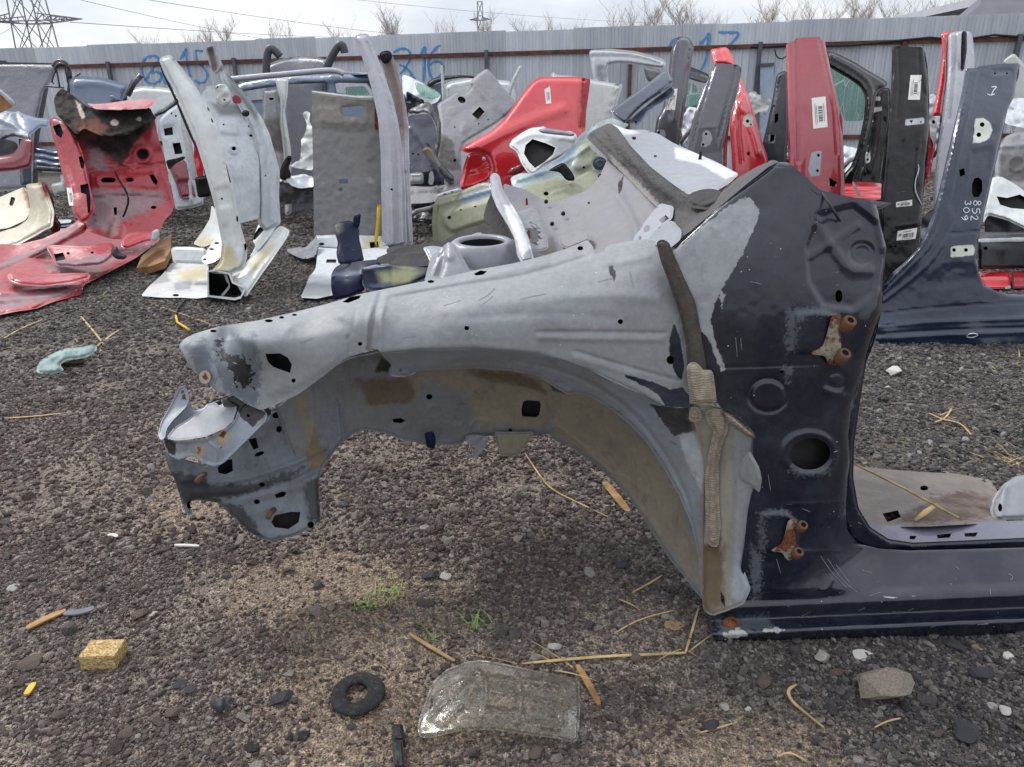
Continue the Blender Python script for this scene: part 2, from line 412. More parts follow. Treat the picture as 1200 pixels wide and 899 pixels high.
# ------------------------------------------------------------------ ground
def hgt(x, y):
    near = np.clip((9-np.hypot(x,y))/6,0,1)
    return (fbm(x*1.3+5,y*1.3+9,3)-.44)*.05*np.clip(np.hypot(x,y)/3,.25,1)*near + (fbm(x*9,y*9,4)-.47)*.022*near - .004
def ground_material():
    n = NT('ground_soil'); P = n.P
    sep = n.t.nodes.new('ShaderNodeSeparateXYZ'); n.L(P, sep.inputs[0])
    big = n.noise(1.1,5,.6); mid = n.noise(7,6,.65); fine = n.noise(60,4,.7); vf = n.noise(260,3,.7)
    def blob(x,y,rx,ry):
        d = n.math('SQRT', n.math('ADD', n.math('POWER', n.math('DIVIDE', n.math('SUBTRACT',sep.outputs[0],x), rx),2.0), n.math('POWER', n.math('DIVIDE', n.math('SUBTRACT',sep.outputs[1],y), ry),2.0)))
        d = n.math('ADD', d, n.math('MULTIPLY', n.math('SUBTRACT',mid,.5), 1.3)); return n.ss(d, 1.15, .55)
    base = n.ramp(n.math('ADD',n.math('MULTIPLY',big,.45),n.math('MULTIPLY',mid,.55)), [(.30,(112,103,96)),(.5,(146,134,124)),(.68,(174,159,140))])
    dark = n.ramp(mid, [(.3,(86,81,77)),(.7,(130,121,112))])
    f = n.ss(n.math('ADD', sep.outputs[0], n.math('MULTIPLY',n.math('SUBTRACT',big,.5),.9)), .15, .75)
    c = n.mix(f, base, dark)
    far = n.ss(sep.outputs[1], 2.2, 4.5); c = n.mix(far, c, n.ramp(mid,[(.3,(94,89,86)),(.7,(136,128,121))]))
    sand = n.ramp(fine, [(.3,(136,121,105)),(.7,(170,151,129))])
    for b in ((-.45,1.52,.34,.2),(-.3,1.22,.26,.40),(-.17,1.12,.30,.13),(-.95,1.95,.22,.3),(.40,1.0,.26,.12),(-.55,.95,.3,.1),(.05,1.5,.12,.2)): c = n.mix(n.math("MULTIPLY",blob(*b),.75), c, sand)
    c = n.mul(.65, c, n.ramp(fine,[(.28,'8a8a8a'),(.6,'ffffff')])); c = n.mul(.5, c, n.ramp(vf,[(.3,'808080'),(.6,'ffffff')]))
    for sc_,lo,hi in ((330,.62,1.42),(150,.75,1.30)):
        sp_ = n.t.nodes.new('ShaderNodeSeparateColor'); n.L(n.voro(sc_,'F1','Color'), sp_.inputs[0]); mr = n.t.nodes.new('ShaderNodeMapRange'); n.L(sp_.outputs[0],mr.inputs[0]); mr.inputs[3].default_value = lo; mr.inputs[4].default_value = hi
        cm = n.t.nodes.new('ShaderNodeVectorMath'); cm.operation = 'SCALE'; n.L(c,cm.inputs[0]); n.L(mr.outputs[0],cm.inputs['Scale']); c = cm.outputs[0]
    n.L(c, n.b.inputs['Base Color']); n.b.inputs['Roughness'].default_value = .95; n.b.inputs['Specular IOR Level'].default_value = .25
    v = n.voro(240,v=P); v2 = n.voro(95,v=P)
    h = n.math('ADD', n.math('MULTIPLY',n.ss(v,.6,.1),.5), n.math('ADD',n.math('MULTIPLY',n.ss(v2,.6,.1),.9), n.math('MULTIPLY',fine,.6)))
    n.L(n.bump(h,.007,1.0), n.b.inputs['Normal']); M['ground'] = n.m
ground_material()
def axis(segs):
    o = []
    for a, b, st in segs: o += list(np.arange(a,b,st))
    return np.array(o+[segs[-1][1]])
xs = axis([(-400,-40,60),(-40,-9,2),(-9,-2.2,.17),(-2.2,2.2,.022),(2.2,9,.17),(9,40,2),(40,400,60)])
ys = axis([(-6,.5,.5),(.5,2.7,.022),(2.7,7,.1),(7,16,.4),(16,60,4),(60,600,60)])
X, Y = np.meshgrid(xs,ys); nx, ny = len(xs), len(ys)
Vg = np.stack([X,Y,hgt(X,Y)],-1).reshape(-1,3)
ii = (np.arange(ny-1)[:,None]*nx+np.arange(nx-1)).ravel(); Fg = np.stack([ii,ii+1,ii+nx+1,ii+nx],-1)
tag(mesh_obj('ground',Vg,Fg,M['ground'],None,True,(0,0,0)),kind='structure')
# ------------------------------------------------------------------ gravel: thousands of broken stones nobody could count
def stone_mesh(name, seed, mat, sub=1, flat=.6):
    r = np.random.default_rng(seed); bm = bmesh.new(); bmesh.ops.create_icosphere(bm, subdivisions=sub, radius=1)
    dirs = r.normal(size=(9,3)); dirs /= np.linalg.norm(dirs,axis=1)[:,None]; off = r.uniform(.42,.85,9)
    for v in bm.verts:
        p = np.array(v.co); p = p*(1+r.uniform(-.1,.1)); 
        for d_, o_ in zip(dirs,off):
            k = p@d_-o_
            if k > 0: p = p-d_*k*.95
        v.co = p*np.array([1,.78,flat])
    me = bpy.data.meshes.new(name); bm.to_mesh(me); bm.free(); me.materials.append(mat); return me
def gravel_material():
    n = NT('gravel_stone'); oi = n.t.nodes.new('ShaderNodeObjectInfo'); rnd = oi.outputs['Random']
    sep = n.t.nodes.new('ShaderNodeSeparateXYZ'); n.L(oi.outputs['Location'], sep.inputs[0])
    warm = n.ramp(rnd, [(0,(98,87,84)),(.2,(134,118,112)),(.45,(158,141,134)),(.62,(120,113,112)),(.78,(176,159,151)),(.9,(196,186,175)),(.975,(205,196,188)),(1,(222,218,213))])
    cool = n.ramp(rnd, [(0,(82,80,83)),(.25,(112,109,111)),(.5,(136,131,128)),(.72,(158,150,144)),(.86,(178,171,163)),(.965,(196,189,182)),(1,(222,219,215))])
    f = n.ss(n.math('ADD',sep.outputs[0],n.math('MULTIPLY',n.math('SUBTRACT',rnd,.5),.5)), .0,.6)
    far = n.ss(sep.outputs[1], 2.3, 4.0); f = n.math('MAXIMUM', f, n.math('MULTIPLY',far,.8))
    c = n.mix(f, warm, cool)
    nn = n.noise(2.2,4,.65); c = n.mul(.55, c, n.ramp(nn,[(.3,'909090'),(.65,'ffffff')]))
    n.L(c, n.b.inputs['Base Color']); n.b.inputs['Roughness'].default_value = .88; n.b.inputs['Specular IOR Level'].default_value = .3
    n.L(n.bump(n.noise(5,4,.7),.12,.8), n.b.inputs['Normal']); M['gravelstone'] = n.m
gravel_material()
gcol = bpy.data.collections.new('gravel_sources')
for i in range(7):
    ob = bpy.data.objects.new('gravel_source', stone_mesh('gravel_source',50+i,M['gravelstone'],2 if i < 3 else 1,(.45,.7,.6,.35,.75,.5,.65)[i])); gcol.objects.link(ob)
def sandy(x,y):
    s = np.zeros(len(x))
    for (a,b,rx,ry) in ((-.3,1.22,.26,.40),(-.17,1.12,.30,.13),(.40,1.0,.22,.12),(-.45,1.52,.34,.2),(-.95,1.95,.2,.25)): s = np.maximum(s, np.clip(1.35-np.hypot((x-a)/rx,(y-b)/ry),0,1))
    return s
def scatter(x0,x1,y0,y1,dens,s0,s1,pw):
    N = int((x1-x0)*(y1-y0)*dens); x = rng.uniform(x0,x1,N); y = rng.uniform(y0,y1,N)
    keep = np.abs(x) < .80*y+.35
    cl = fbm(x*4+3,y*4+8,3); keep &= rng.random(N) < np.clip(.62+(cl-.36)*3.2,.3,1)
    keep &= rng.random(N) > .86*sandy(x,y)**.8
    x, y = x[keep], y[keep]; s = s0+(s1-s0)*rng.random(len(x))**pw
    return x, y, s
A = [scatter(-1.7,1.7,.72,1.7,34000,.0024,.0075,1.5), scatter(-1.7,1.7,.72,1.9,1500,.008,.014,2.0), scatter(-1.8,1.8,.72,2.2,130,.013,.024,1.8), scatter(-1.7,1.7,.72,1.6,34000,.0014,.0030,1.0),
     scatter(-2.9,2.9,1.6,3.1,13000,.004,.0105,1.5), scatter(-2.9,2.9,1.6,3.1,700,.011,.02,2.0),
     scatter(-5.2,5.2,3.0,6.2,4200,.007,.017,1.5), scatter(-9.5,9.5,6.0,11.5,900,.012,.028,1.5)]
gx = np.concatenate([a[0] for a in A]); gyv = np.concatenate([a[1] for a in A]); gs = np.concatenate([a[2] for a in A])
gz = hgt(gx,gyv)+gs*.22
me = bpy.data.meshes.new('gravel'); me.vertices.add(len(gx)); me.vertices.foreach_set('co', np.stack([gx,gyv,gz],-1).ravel().astype(np.float32))
N = len(gx)
def put(nm, ty, key, arr):
    a = me.attributes.new(nm,ty,'POINT'); a.data.foreach_set(key, np.ascontiguousarray(arr).ravel())
put('rot','FLOAT_VECTOR','vector',np.stack([rng.normal(0,.35,N),rng.normal(0,.35,N),rng.uniform(0,6.28,N)],-1).astype(np.float32))
put('scl','FLOAT_VECTOR','vector',(gs[:,None]*rng.uniform(.75,1.3,(N,3))).astype(np.float32))
put('pick','INT','value',rng.integers(0,7,N).astype(np.int32))
gob = bpy.data.objects.new('gravel',me); COL.objects.link(gob); tag(gob,'loose dark slag gravel and broken stone chips all over the ground','gravel',None,'stuff')
ng = bpy.data.node_groups.new('gravel_scatter','GeometryNodeTree'); ng.interface.new_socket('Geometry',in_out='INPUT',socket_type='NodeSocketGeometry'); ng.interface.new_socket('Geometry',in_out='OUTPUT',socket_type='NodeSocketGeometry')
gi = ng.nodes.new('NodeGroupInput'); go = ng.nodes.new('NodeGroupOutput'); ip = ng.nodes.new('GeometryNodeInstanceOnPoints'); ci = ng.nodes.new('GeometryNodeCollectionInfo')
ci.inputs['Collection'].default_value = gcol; ci.inputs['Separate Children'].default_value = True; ci.inputs['Reset Children'].default_value = True
def na(nm,ty):
    k = ng.nodes.new('GeometryNodeInputNamedAttribute'); k.data_type = ty; k.inputs[0].default_value = nm; return [o for o in k.outputs if o.enabled][0]
e2r = ng.nodes.new('FunctionNodeEulerToRotation')
ng.links.new(gi.outputs[0],ip.inputs['Points']); ng.links.new(ci.outputs[0],ip.inputs['Instance']); ip.inputs['Pick Instance'].default_value = True
ng.links.new(na('pick','INT'),ip.inputs['Instance Index']); ng.links.new(na('rot','FLOAT_VECTOR'),e2r.inputs[0]); ng.links.new(e2r.outputs[0],ip.inputs['Rotation']); ng.links.new(na('scl','FLOAT_VECTOR'),ip.inputs['Scale'])
ng.links.new(ip.outputs[0],go.inputs[0]); md = gob.modifiers.new('scatter','NODES'); md.node_group = ng
# ------------------------------------------------------------------ fence
FH = 2.3
fa = at(0,57,Z(FH)); fb = at(1200,15,Z(FH)); fdir = (fb-fa); fdir[2] = 0; FL = np.linalg.norm(fdir); fdir /= FL
fnorm = np.array([fdir[1],-fdir[0],0.])                      # towards the yard
def fence_t(u, v, lift=0.0):
    d = ray(u,v); return ((fa+fnorm*lift-CAM)@fnorm)/(d@fnorm)
def on_fence(u, v, lift=0.012): return CAM+ray(np.array(u,float),np.array(v,float))*fence_t(u,v,lift)
railz = [float(on_fence(u,v)[2]) for u,v in ((80,78),(300,72.5),(600,65),(880,54),(1190,43))]
print('fence', fa, fb, FL, 'rail z', railz)
RZ = float(np.mean(railz))
def fence_material():
    n = NT('fence_sheet'); f = n.noise(.7,4,.6); st = n.noise(3,4,.6,v=n.map(n.P,(3,3,.35)))
    c = n.mix(n.ss(st,.3,.7), lin('bdc4ce'), lin('d2d7dc')); c = n.mix(n.math('MULTIPLY',n.ss(f,.5,.75),.35), c, lin('93989f'))
    oi = n.t.nodes.new('ShaderNodeObjectInfo'); c = n.mul(1.0, c, n.ramp(oi.outputs['Random'],[(0,(222,222,222)),(1,(255,255,255))])); rs = n.noise(1.0,5,.7,v=n.map(n.P,(14,14,.9))); c = n.mix(n.math('MULTIPLY',n.ss(rs,.60,.72),.35), c, lin('86766c')); n.L(c, n.b.inputs['Base Color']); n.b.inputs['Roughness'].default_value = .5; n.b.inputs['Metallic'].default_value = .1
    n.L(n.bump(n.noise(2,3),.004,1), n.b.inputs['Normal']); M['fencesheet'] = n.m
fence_material()
plain('railbrown','4a2f2b',.75,.4,8,.001,60,col2='6a4437'); plain('postgrey','5b5d66',.6,.3,9,0); plain('cable','1d1d20',.6,.2,20,0)
fence = thing('sheet_metal_fence','tall corrugated pale grey sheet metal fence across the back of the yard','fence',tuple(fa*[1,1,0]))
SW = 1.15
def sheet_mesh():
    prof = []; x = 0; nrib = 10; p = SW/nrib
    for i in range(nrib): prof += [(x,0),(x+.052,0),(x+.064,.014),(x+p-.012,.014)]; x += p
    prof.append((x,0)); V = []; Fc = []
    for z in (0.04,FH):
        for (a,b) in prof: V.append(fdir*a+fnorm*b+np.array([0,0,z]))
    m = len(prof)
    for k in range(m-1): Fc.append((k,k+1,m+k+1,m+k))
    me = bpy.data.meshes.new('fence_sheet'); me.from_pydata([tuple(v) for v in V],[],Fc); me.materials.append(M['fencesheet']); return me
sm_ = sheet_mesh(); s0 = -5.0; k = 0
while s0+k*SW < FL+4.5:
    o = bpy.data.objects.new('fence_sheet',sm_); COL.objects.link(o); o.parent = fence; o.location = fdir*(s0+k*SW)+fnorm*(.003*(k%2))+np.array([0,0,.012*math.sin(k*2.3)]); o.rotation_euler = (0,0,.003*math.sin(k*3)); k += 1
def bar(parent,name,a,b,wd,ht,mat,side):
    a = np.array(a,float); b = np.array(b,float); d = (b-a)/np.linalg.norm(b-a); y = np.array(side,float); z = np.cross(d,y); V = []
    for p in (a,b):
        for (i,j) in ((-1,-1),(1,-1),(1,1),(-1,1)): V.append(p+y*wd*.5*i+z*ht*.5*j)
    return mesh_obj(name,V,[(0,1,2,3),(7,6,5,4),(0,4,5,1),(1,5,6,2),(2,6,7,3),(3,7,4,0)],mat,parent,False)
f0 = fa*[1,1,0]
for zz in (RZ,.55): bar(fence,'rail',f0+fdir*-5+fnorm*.045+[0,0,zz],f0+fdir*(FL+4.5)+fnorm*.045+[0,0,zz],.045,.065,M['railbrown'],fnorm)
for (u,v,mt) in ((129,88,'postgrey'),(455,75,'railbrown'),(570,68,'postgrey'),(738,95,'railbrown'),(890,65,'postgrey'),(20,90,'postgrey'),(275,78,'postgrey'),(1060,50,'railbrown'),(1195,45,'postgrey')):
    p = on_fence(u,v,.09); bar(fence,'post',(p[0],p[1],0),(p[0],p[1],RZ+(.06 if mt=='postgrey' else .0)),.06,.06,M[mt],fnorm)
n = NT('blue_spray'); n.L(n.mix(n.noise(9,4), lin('2f74b8'), lin('5b9bd0')), n.b.inputs['Base Color']); n.b.inputs['Roughness'].default_value = .6; M['spray'] = n.m
def fs(u,v,lift): return on_fence(u,v,lift+.0155)
def digits(nm,lines,w,m):
    grp = {}
    for ln in lines: grp.setdefault(DIG.get(ln[0],ln[0]),[]).append(ln)
    for ls in grp.values(): strokes(fence,nm,fs,ls,w,m)
DIG = {(189,84):(168,70),(218,57):(211,70),(468,76):(461,62),(503,76):(516,53)}
digits('painted_number',[[(168,70),(174,66),(183,65),(187,70),(181,78),(174,88),(170,94)],[(168,70),(166,82),(170,95),(178,99),(186,96),(190,90),(186,84),(178,85)],[(189,84),(190,92),(194,98),(202,98)],[(211,70),(218,57)],[(218,57),(219,75),(223,90)],[(229,59),(238,60)],[(229,59),(231,74),(238,78),(243,86),(242,95),(234,98),(228,94)]],2.6,M['spray'])
digits('painted_number',[[(461,62),(468,57),(477,57),(482,64),(478,76),(469,87)],[(468,76),(476,79),(483,88),(487,93)],[(493,63),(499,52),(498,70),(496,95)],[(516,53),(508,58),(501,72),(503,86),(508,94)],[(503,76),(511,71),(518,74),(520,82),(515,90),(508,94)]],2.6,M['spray'])
digits('painted_number',[[(783,58),(789,46),(797,45),(802,52),(800,62),(786,80)],[(820,51),(826,47),(832,36),(830,55),(827,72),(822,82)],[(842,38),(855,38),(867,38),(862,46),(855,53)]],2.9,M['spray'])
# hanging cables and an electric box on the fence
cb = [on_fence(u,v,.10) for u,v in ((880,55),(900,55),(935,52),(965,54),(1000,53),(1030,50),(1060,47),(1090,44),(1110,46),(1140,45),(1165,41),(1190,43),(1230,41))]
tag(tube(None,'power_cable',resample(np.array(cb),.15,False),.018,M['cable'],6,(0,0,0)),'black cable sagging along the brown fence rail at right','cable')
cb = [on_fence(u,v,.12) for u,v in ((908,58),(909,64),(912,68),(917,69),(921,66))]
tag(tube(None,'loose_cable',np.array(cb),.011,M['cable'],6,(0,0,0)),'short black cable loop hanging under the fence rail','cable')
plain('boxblue','9fb0c4',.5,.15,6,0)
D_ = lambda l: (lambda u,v: fence_t(u,v,l))
bx_ = thing('electric_cabinet','pale blue grey cabinet standing against the fence behind the red pillars','cabinet',tuple(on_fence(898,90,.2)*[1,1,0]))
panel(bx_,'cabinet_body',[(891,77),(907,76),(906,230),(889,230)],D_(.26),M['boxblue'],[('edge',1.5,.01)],box=.2,ch=0)
panel(bx_,'cabinet_lid',[(890.5,74.5),(907.5,73.5),(907.2,77),(890.5,78)],D_(.29),M['postgrey'],box=.24,ch=0)
# ------------------------------------------------------------------ far things over the fence
plain('towersteel','7d8285',.6,.2,3,0); plain('bark','989089',.9,.3,4,0); plain('twig','b3aca7',.9,.3,4,0); plain('roofgrey','b7bac2',.6,.1,2,0)  # twig colour is paled to stand in for distance haze
def lattice(name,label,D,base,wid,H,arms,mat,r):
    t = thing(name,label,'pylon',tuple(base)); b = np.array(base)
    legs = []
    wz = lambda z: wid*(1-.35*z/H)*.5
    segs = []; nseg = max(5,int(H/4.4))
    for i in range(nseg):
        z0, z1 = H*i/nseg, H*(i+1)/nseg; a0, a1 = wz(z0), wz(z1)
        for (sx,sy) in ((-1,-1),(1,-1),(1,1),(-1,1)): segs.append(((sx*a0,sy*a0,z0),(sx*a1,sy*a1,z1),r*1.5))
        for (p,q) in (((-1,-1),(1,-1)),((1,-1),(1,1)),((1,1),(-1,1)),((-1,1),(-1,-1))):
            segs.append(((p[0]*a0,p[1]*a0,z0),(q[0]*a1,q[1]*a1,z1),r)); segs.append(((q[0]*a0,q[1]*a0,z0),(p[0]*a1,p[1]*a1,z1),r)); segs.append(((p[0]*a1,p[1]*a1,z1),(q[0]*a1,q[1]*a1,z1),r))
    def build(nm, sg):
        V = []; Fc = []
        for (p,q,rr) in sg:
            p = np.array(p)+b; q = np.array(q)+b; d = (q-p)/np.linalg.norm(q-p); x = np.cross(d,[.3,.9,.2]); x /= np.linalg.norm(x); y = np.cross(d,x); o = len(V)
            for c in (p,q):
                for a_ in range(3): V.append(c+rr*(math.cos(a_*2.094)*x+math.sin(a_*2.094)*y))
            Fc += [(o,o+1,o+4,o+3),(o+1,o+2,o+5,o+4),(o+2,o,o+3,o+5)]
        mesh_obj(nm,V,Fc,mat,t,False)
    build('tower_frame',segs)
    for (z,L,hh) in arms:
        sg = []; a = wz(z)
        for s in (-1,1):
            tip = (s*L,0,z+hh*.3)
            for sy in (-1,1): sg += [((s*a,sy*a,z),tip,r*1.4),((s*a,sy*a,z+hh),tip,r*1.2)]
            for k in range(1,6):
                f = k/6; x = s*(a+(L-a)*f); e = a*(1-f); zz = z+hh*.3*f; zt = z+hh-(hh*.7)*f
                sg += [((x,-e,zz),(x,e,zz),r),((x,-e,zz),(x,-e,zt),r),((x,-e,zt),(s*(a+(L-a)*(f-1/6)),-a*(1-f+1/6),z+hh*.3*(f-1/6)),r),((x,e,zz),(x,e,zt),r)]
        sg += [((-a,-a,z),(a,-a,z),r),((-a,a,z),(a,a,z),r)]
        build('cross_arm',sg)
    return t
def base_at(u,D): p = at(u,130,D); return (float(p[0]),float(D),0.0)
pb = at(38,30,85.0); pz = float(pb[2])
lattice('power_pylon','tall lattice power pylon over the left end of the fence','pylon',(float(at(44,58,85.)[0]),85,0),3.4,float(at(30,-60,85.)[2]),[(float(at(40,26,85.)[2]),5.4,.7)],M['towersteel'],.055)
b2 = at(563,30,300.0)
lattice('power_pylon','small distant power pylon rising above the middle of the fence','pylon',(float(b2[0]),300,0),2.8,float(at(561,2,300.)[2]),[(float(at(561,24,300.)[2]),4.0,.9)],M['towersteel'],.10)
for j,(p0,p1,D0,D1) in enumerate((((70,-6),(470,62),85,200),((150,-4),(640,48),85,220),((82,26),(560,40),85,300),((20,24),(-80,18),85,60),((420,0),(900,28),160,260))):
    a = at(*p0,float(D0)); b = at(*p1,float(D1)); q = [a+(b-a)*f-np.array([0,0,4*f*(1-f)*1.5]) for f in np.linspace(0,1,24)]
    o = tube(None,'power_line',q,.012+.00007*D1,M['towersteel'],4,(0,0,0)); tag(o,('long overhead power line starting just right of the tall pylon','upper overhead power line crossing the sky left of centre','lowest overhead power line running from the pylon arm','short overhead power line left of the tall pylon','faint overhead power line high above the middle of the fence')[j],'power line','overhead power lines')
def tree_mesh(seed, H, spread=.33, dens=1.0):
    r = random.Random(seed); tr = ([],[]); cr = ([],[])
    def seg(dst,p,q,r0,r1,n):
        V,Fc = dst; d = q-p; d = d/(np.linalg.norm(d)+1e-9); x = np.cross(d,[.31,.9,.17]); x /= np.linalg.norm(x); y = np.cross(d,x); o = len(V)
        for c,rr in ((p,r0),(q,r1)):
            for k in range(n): V.append(c+rr*(math.cos(k*2*PI/n)*x+math.sin(k*2*PI/n)*y))
        for k in range(n): Fc.append((o+k,o+(k+1)%n,o+n+(k+1)%n,o+n+k))
    def branch(p,d,L,rad,lev):
        n = 7 if lev == 0 else (4 if lev == 1 else 3); q = p
        for i in range(n):
            d = d+np.array([r.gauss(0,.13),r.gauss(0,.13),r.gauss(.05,.06)])*(1 if lev else .45); d /= np.linalg.norm(d); e = q+d*L/n
            seg(tr if lev == 0 else cr, q, e, rad*(1-i/n*.75), rad*(1-(i+1)/n*.75), 6 if lev == 0 else 3)
            if lev < 3 and (lev or i >= 1):
                for _ in range(int((4.6 if lev == 0 else 2.6 if lev == 1 else 2.0)*dens+r.random())):
                    a = r.uniform(0,2*PI); k = np.array([math.cos(a),math.sin(a),r.uniform(.35,1.2)]); k = k/np.linalg.norm(k)
                    branch(q+(e-q)*r.random(), k*.75+d*.45, L*(spread if lev == 0 else .5)*r.uniform(.6,1.15), rad*(.42 if lev == 0 else .5), lev+1)
            q = e
    branch(np.zeros(3),np.array([0,0,1.]),H,H*.009,0)
    ms = []
    for (V,Fc),nm,mt in ((tr,'trunk','bark'),(cr,'crown','twig')):
        me = bpy.data.meshes.new(nm); me.from_pydata([tuple(v) for v in V],[],Fc); me.materials.append(M[mt]); ms.append(me)
    return ms
TM = [tree_mesh(s,10,sp,dn) for s,sp,dn in ((1,.36,1.0),(2,.28,1.1),(3,.42,.95),(4,.25,1.25))]
tl = [(172,37,45,0,'a'),(207,40,52,2,'a'),(243,34,48,1,'a'),(262,29,48,3,'a'),(338,21,42,2,'b'),(400,26,50,0,'b'),(444,24,50,3,'c'),(458,14,46,1,'c'),(507,24,55,2,'c'),(574,22,60,3,'c'),(615,26,60,1,'d'),(650,20,60,0,'d'),(672,28,60,2,'d'),
      (722,8,48,2,'e'),(752,2,44,0,'e'),(776,4,46,3,'e'),(797,-6,44,1,'e'),(818,0,45,0,'e'),(858,18,55,2,'e'),(893,14,50,1,'f'),(915,2,48,3,'f'),(942,-2,44,2,'f'),(975,-4,44,0,'f'),(1005,-8,42,1,'f'),(1030,0,44,3,'f'),(1055,-8,42,0,'f'),(1080,-2,42,2,'f'),(1112,0,46,1,'f')]
TL = {'a': ('bare trees above the left number on the fence', ['rounded bushy bare tree farthest left behind the fence', 'low wide bare tree second from left behind the fence', 'slim bare tree above the first digit of the left number', 'pointed bare tree above the last digit of the left number']), 'b': ('bare trees over the grey roof panels', ['lone leafless tree behind the fence above the pale grey roof panel', 'wide leafless tree behind the fence left of the silver pillar top']), 'c': ('bare trees round the far pylon', ['short leafless tree just right of the silver pillar top', 'tall slim leafless tree above the middle blue number', 'low broad bare tree left of the small far pylon', 'leafless tree touching the right side of the small far pylon']), 'd': ('bare trees over the red quarter panel', ['low bare tree behind the fence left above the red quarter panel', 'taller bare tree in the middle above the red quarter panel', 'thin low bare tree behind the fence right of the red quarter panel']), 'e': ('bare trees left of the right hand blue number', ['leftmost tall bare tree above the pale grey roof frame', 'dense tall bare tree above the pale grey roof frame', 'bare tree between the dense one and the grey pillar', 'tallest bare tree straight above the tall grey pillar', 'bare tree above the first digit of the right hand number', 'low bare tree above the last digit of the right hand number']), 'f': ('bare trees at the right end of the fence', ['low bare tree above the electric cabinet', 'bare tree above the left corner of the dark red pillar', 'bare tree above the right corner of the dark red pillar', 'wide bare tree above the black door frame', 'tall bare tree left of the tall black pillar', 'slender bare tree just left of the black pillar top', 'bare tree straight above the tall black pillar', 'bare tree between the black pillar and the striped pillars', 'bare tree nearest to the pale warehouse roof'])}
TK = {}
for (u,v,D,k,g) in tl:
    top = at(u,v-16,float(D)); H = float(top[2]); TK[g] = TK.get(g,-1)+1; t = thing('bare_tree',TL[g][1][TK[g]],'tree',(float(top[0]),float(D),0),TL[g][0])
    sc = H/ (max(vv.co.z for vv in TM[k][1].vertices))
    for me,nm in zip(TM[k],('trunk','crown')):
        o = bpy.data.objects.new(nm,me); COL.objects.link(o); o.parent = t; o.scale = (sc*1.0,sc*1.0,sc); o.rotation_euler = (0,0,random.uniform(0,6))
wh = thing('warehouse','pale grey pitched roof of a building behind the right end of the fence','building',base_at(1200,22.))
ra = at(1122,20,22.); rb = at(1150,-4,22.); L_ = 9.0
V = [ra,rb,rb+[L_,2,0],ra+[L_+1,2,0],rb+[0,7,0],rb+[L_,9,0]]; e = [0,0,.2]
mesh_obj('roof',V+[np.array(q)-e for q in V],[(0,3,2,1),(1,2,5,4),(6,7,8,9),(7,10,11,8),(0,6,9,3),(0,1,7,6),(1,4,10,7)],M['roofgrey'],wh,False)
V = [(ra[0]+.3,22.1,0),(ra[0]+L_,24.1,0),(ra[0]+L_,24.1,ra[2]),(ra[0]+.3,22.1,ra[2]-.1),(ra[0]+.3,30,0),(ra[0]+.3,30,ra[2]-.1)]
mesh_obj('wall',V,[(0,1,2,3),(4,0,3,5)],M['boxblue'],wh,False)
# ------------------------------------------------------------------ the cut car front quarter in the foreground
paint('navycoat','0a1122',.24,0,.55,m1=('8f9396',.55,4.5,90),m2=('4b5157',.65,17,150,3),m3=('a4a6a3',.7,9,90),dirt=.26,dirtcol='474d58',dsc=11,scr=1.0,wav=.005,spec=.4)
paint('silver','83878a',.6,.05,0,m1=('141c2a',.35,2.6,70),m2=('5d646b',.6,14,70,4),m3=('15181d',.5,22,75),dirt=.2,dirtcol='6b6c6a',dsc=16,scr=.8,wav=.003,spec=.35)
paint('housing','7f8892',.5,.1,0,m1=('1b2330',.45,5.0,90),m2=('7a7060',.85,9,40,5),m3=('a3abb3',.5,4,40,2),dirt=.55,dirtcol='7d735f',dsc=6,scr=.2,wav=.005)
paint('liner','71757a',.6,.05,0,m1=('807868',.9,12,40,7),m2=('5d5144',.95,9,40,4),m3=('2b2a29',.95,4,60,2),dirt=.55,dirtcol='6d685e',dsc=14,scr=.25)
paint('frontplate','6b727a',.5,.1,0,m1=('76684f',.9,3,60),m2=('2b2f35',.55,9,70,3),dirt=.6,dirtcol='4a4b49',dsc=12,scr=.5)
paint('bracketgrey','8b949f',.45,.1,0,m1=('a8947a',.95,12,120,2),m2=('54382a',.95,6,130,1),m3=('16181c',.5,6,60),dirt=.45,dirtcol='6f6a60',dsc=10,scr=.4)
paint('firewallgrey','6a6a71',.55,0,0,m1=('1c1a1a',.9,3,80),m2=('8a7a6a',.9,8,40,5),dirt=.45,dirtcol='7d7a76',dsc=6,scr=.1,bsc=2)
paint('dashgrey','858991',.5,0,0,m1=('c2c6ca',.45,3,30,2),dirt=.35,dirtcol='8f8b88',dsc=7,scr=.15)
paint('cowlgrime','403e40',.75,0,0,m1=('131213',.55,7,38),m2=('7a7675',.75,7,50,2),dirt=.22,dirtcol='625f5e',dsc=22,scr=.2,bsc=8)
paint('dark_glue_shade','1c1b1d',.75,0,0,dirt=.18,dirtcol='524f4c',dsc=12,scr=.1,bsc=4)  # dark glue; also paints shade on back skins seen through holes
paint('pillarstub','2b2a2d',.6,0,.1,dirt=.25,dirtcol='5a5856',dsc=14,scr=.4,bsc=4)
paint('seamtape','37332f',.8,0,0,dirt=.5,dirtcol='6a6158',dsc=14,scr=.1,bsc=3)
paint('edgebeige','8d8a80',.6,0,0,m1=('868d93',.45,9,60,3),m2=('4a3f2c',.9,5,40,4),m3=('584d39',.9,9,40,8),dirt=.45,dirtcol='7d7058',dsc=10,scr=.2)
paint('bluebracket','0a1330',.5,0,0,m1=('85876a',.6,4,25,6),m2=('4a5266',.4,3,40,3),dirt=.05,dirtcol='5a606a',scr=.3,spec=.2)
paint('towergrey','7b7f86',.42,.05,.1,dirt=.35,dirtcol='82817f',dsc=8,scr=.2)
paint('floordust','66605d',.8,0,0,m1=('4b3d39',.9,14,60,3),m2=('8a5a40',.9,4,40,1),dirt=.6,dirtcol='8a8278',dsc=16,scr=.1,bsc=3)
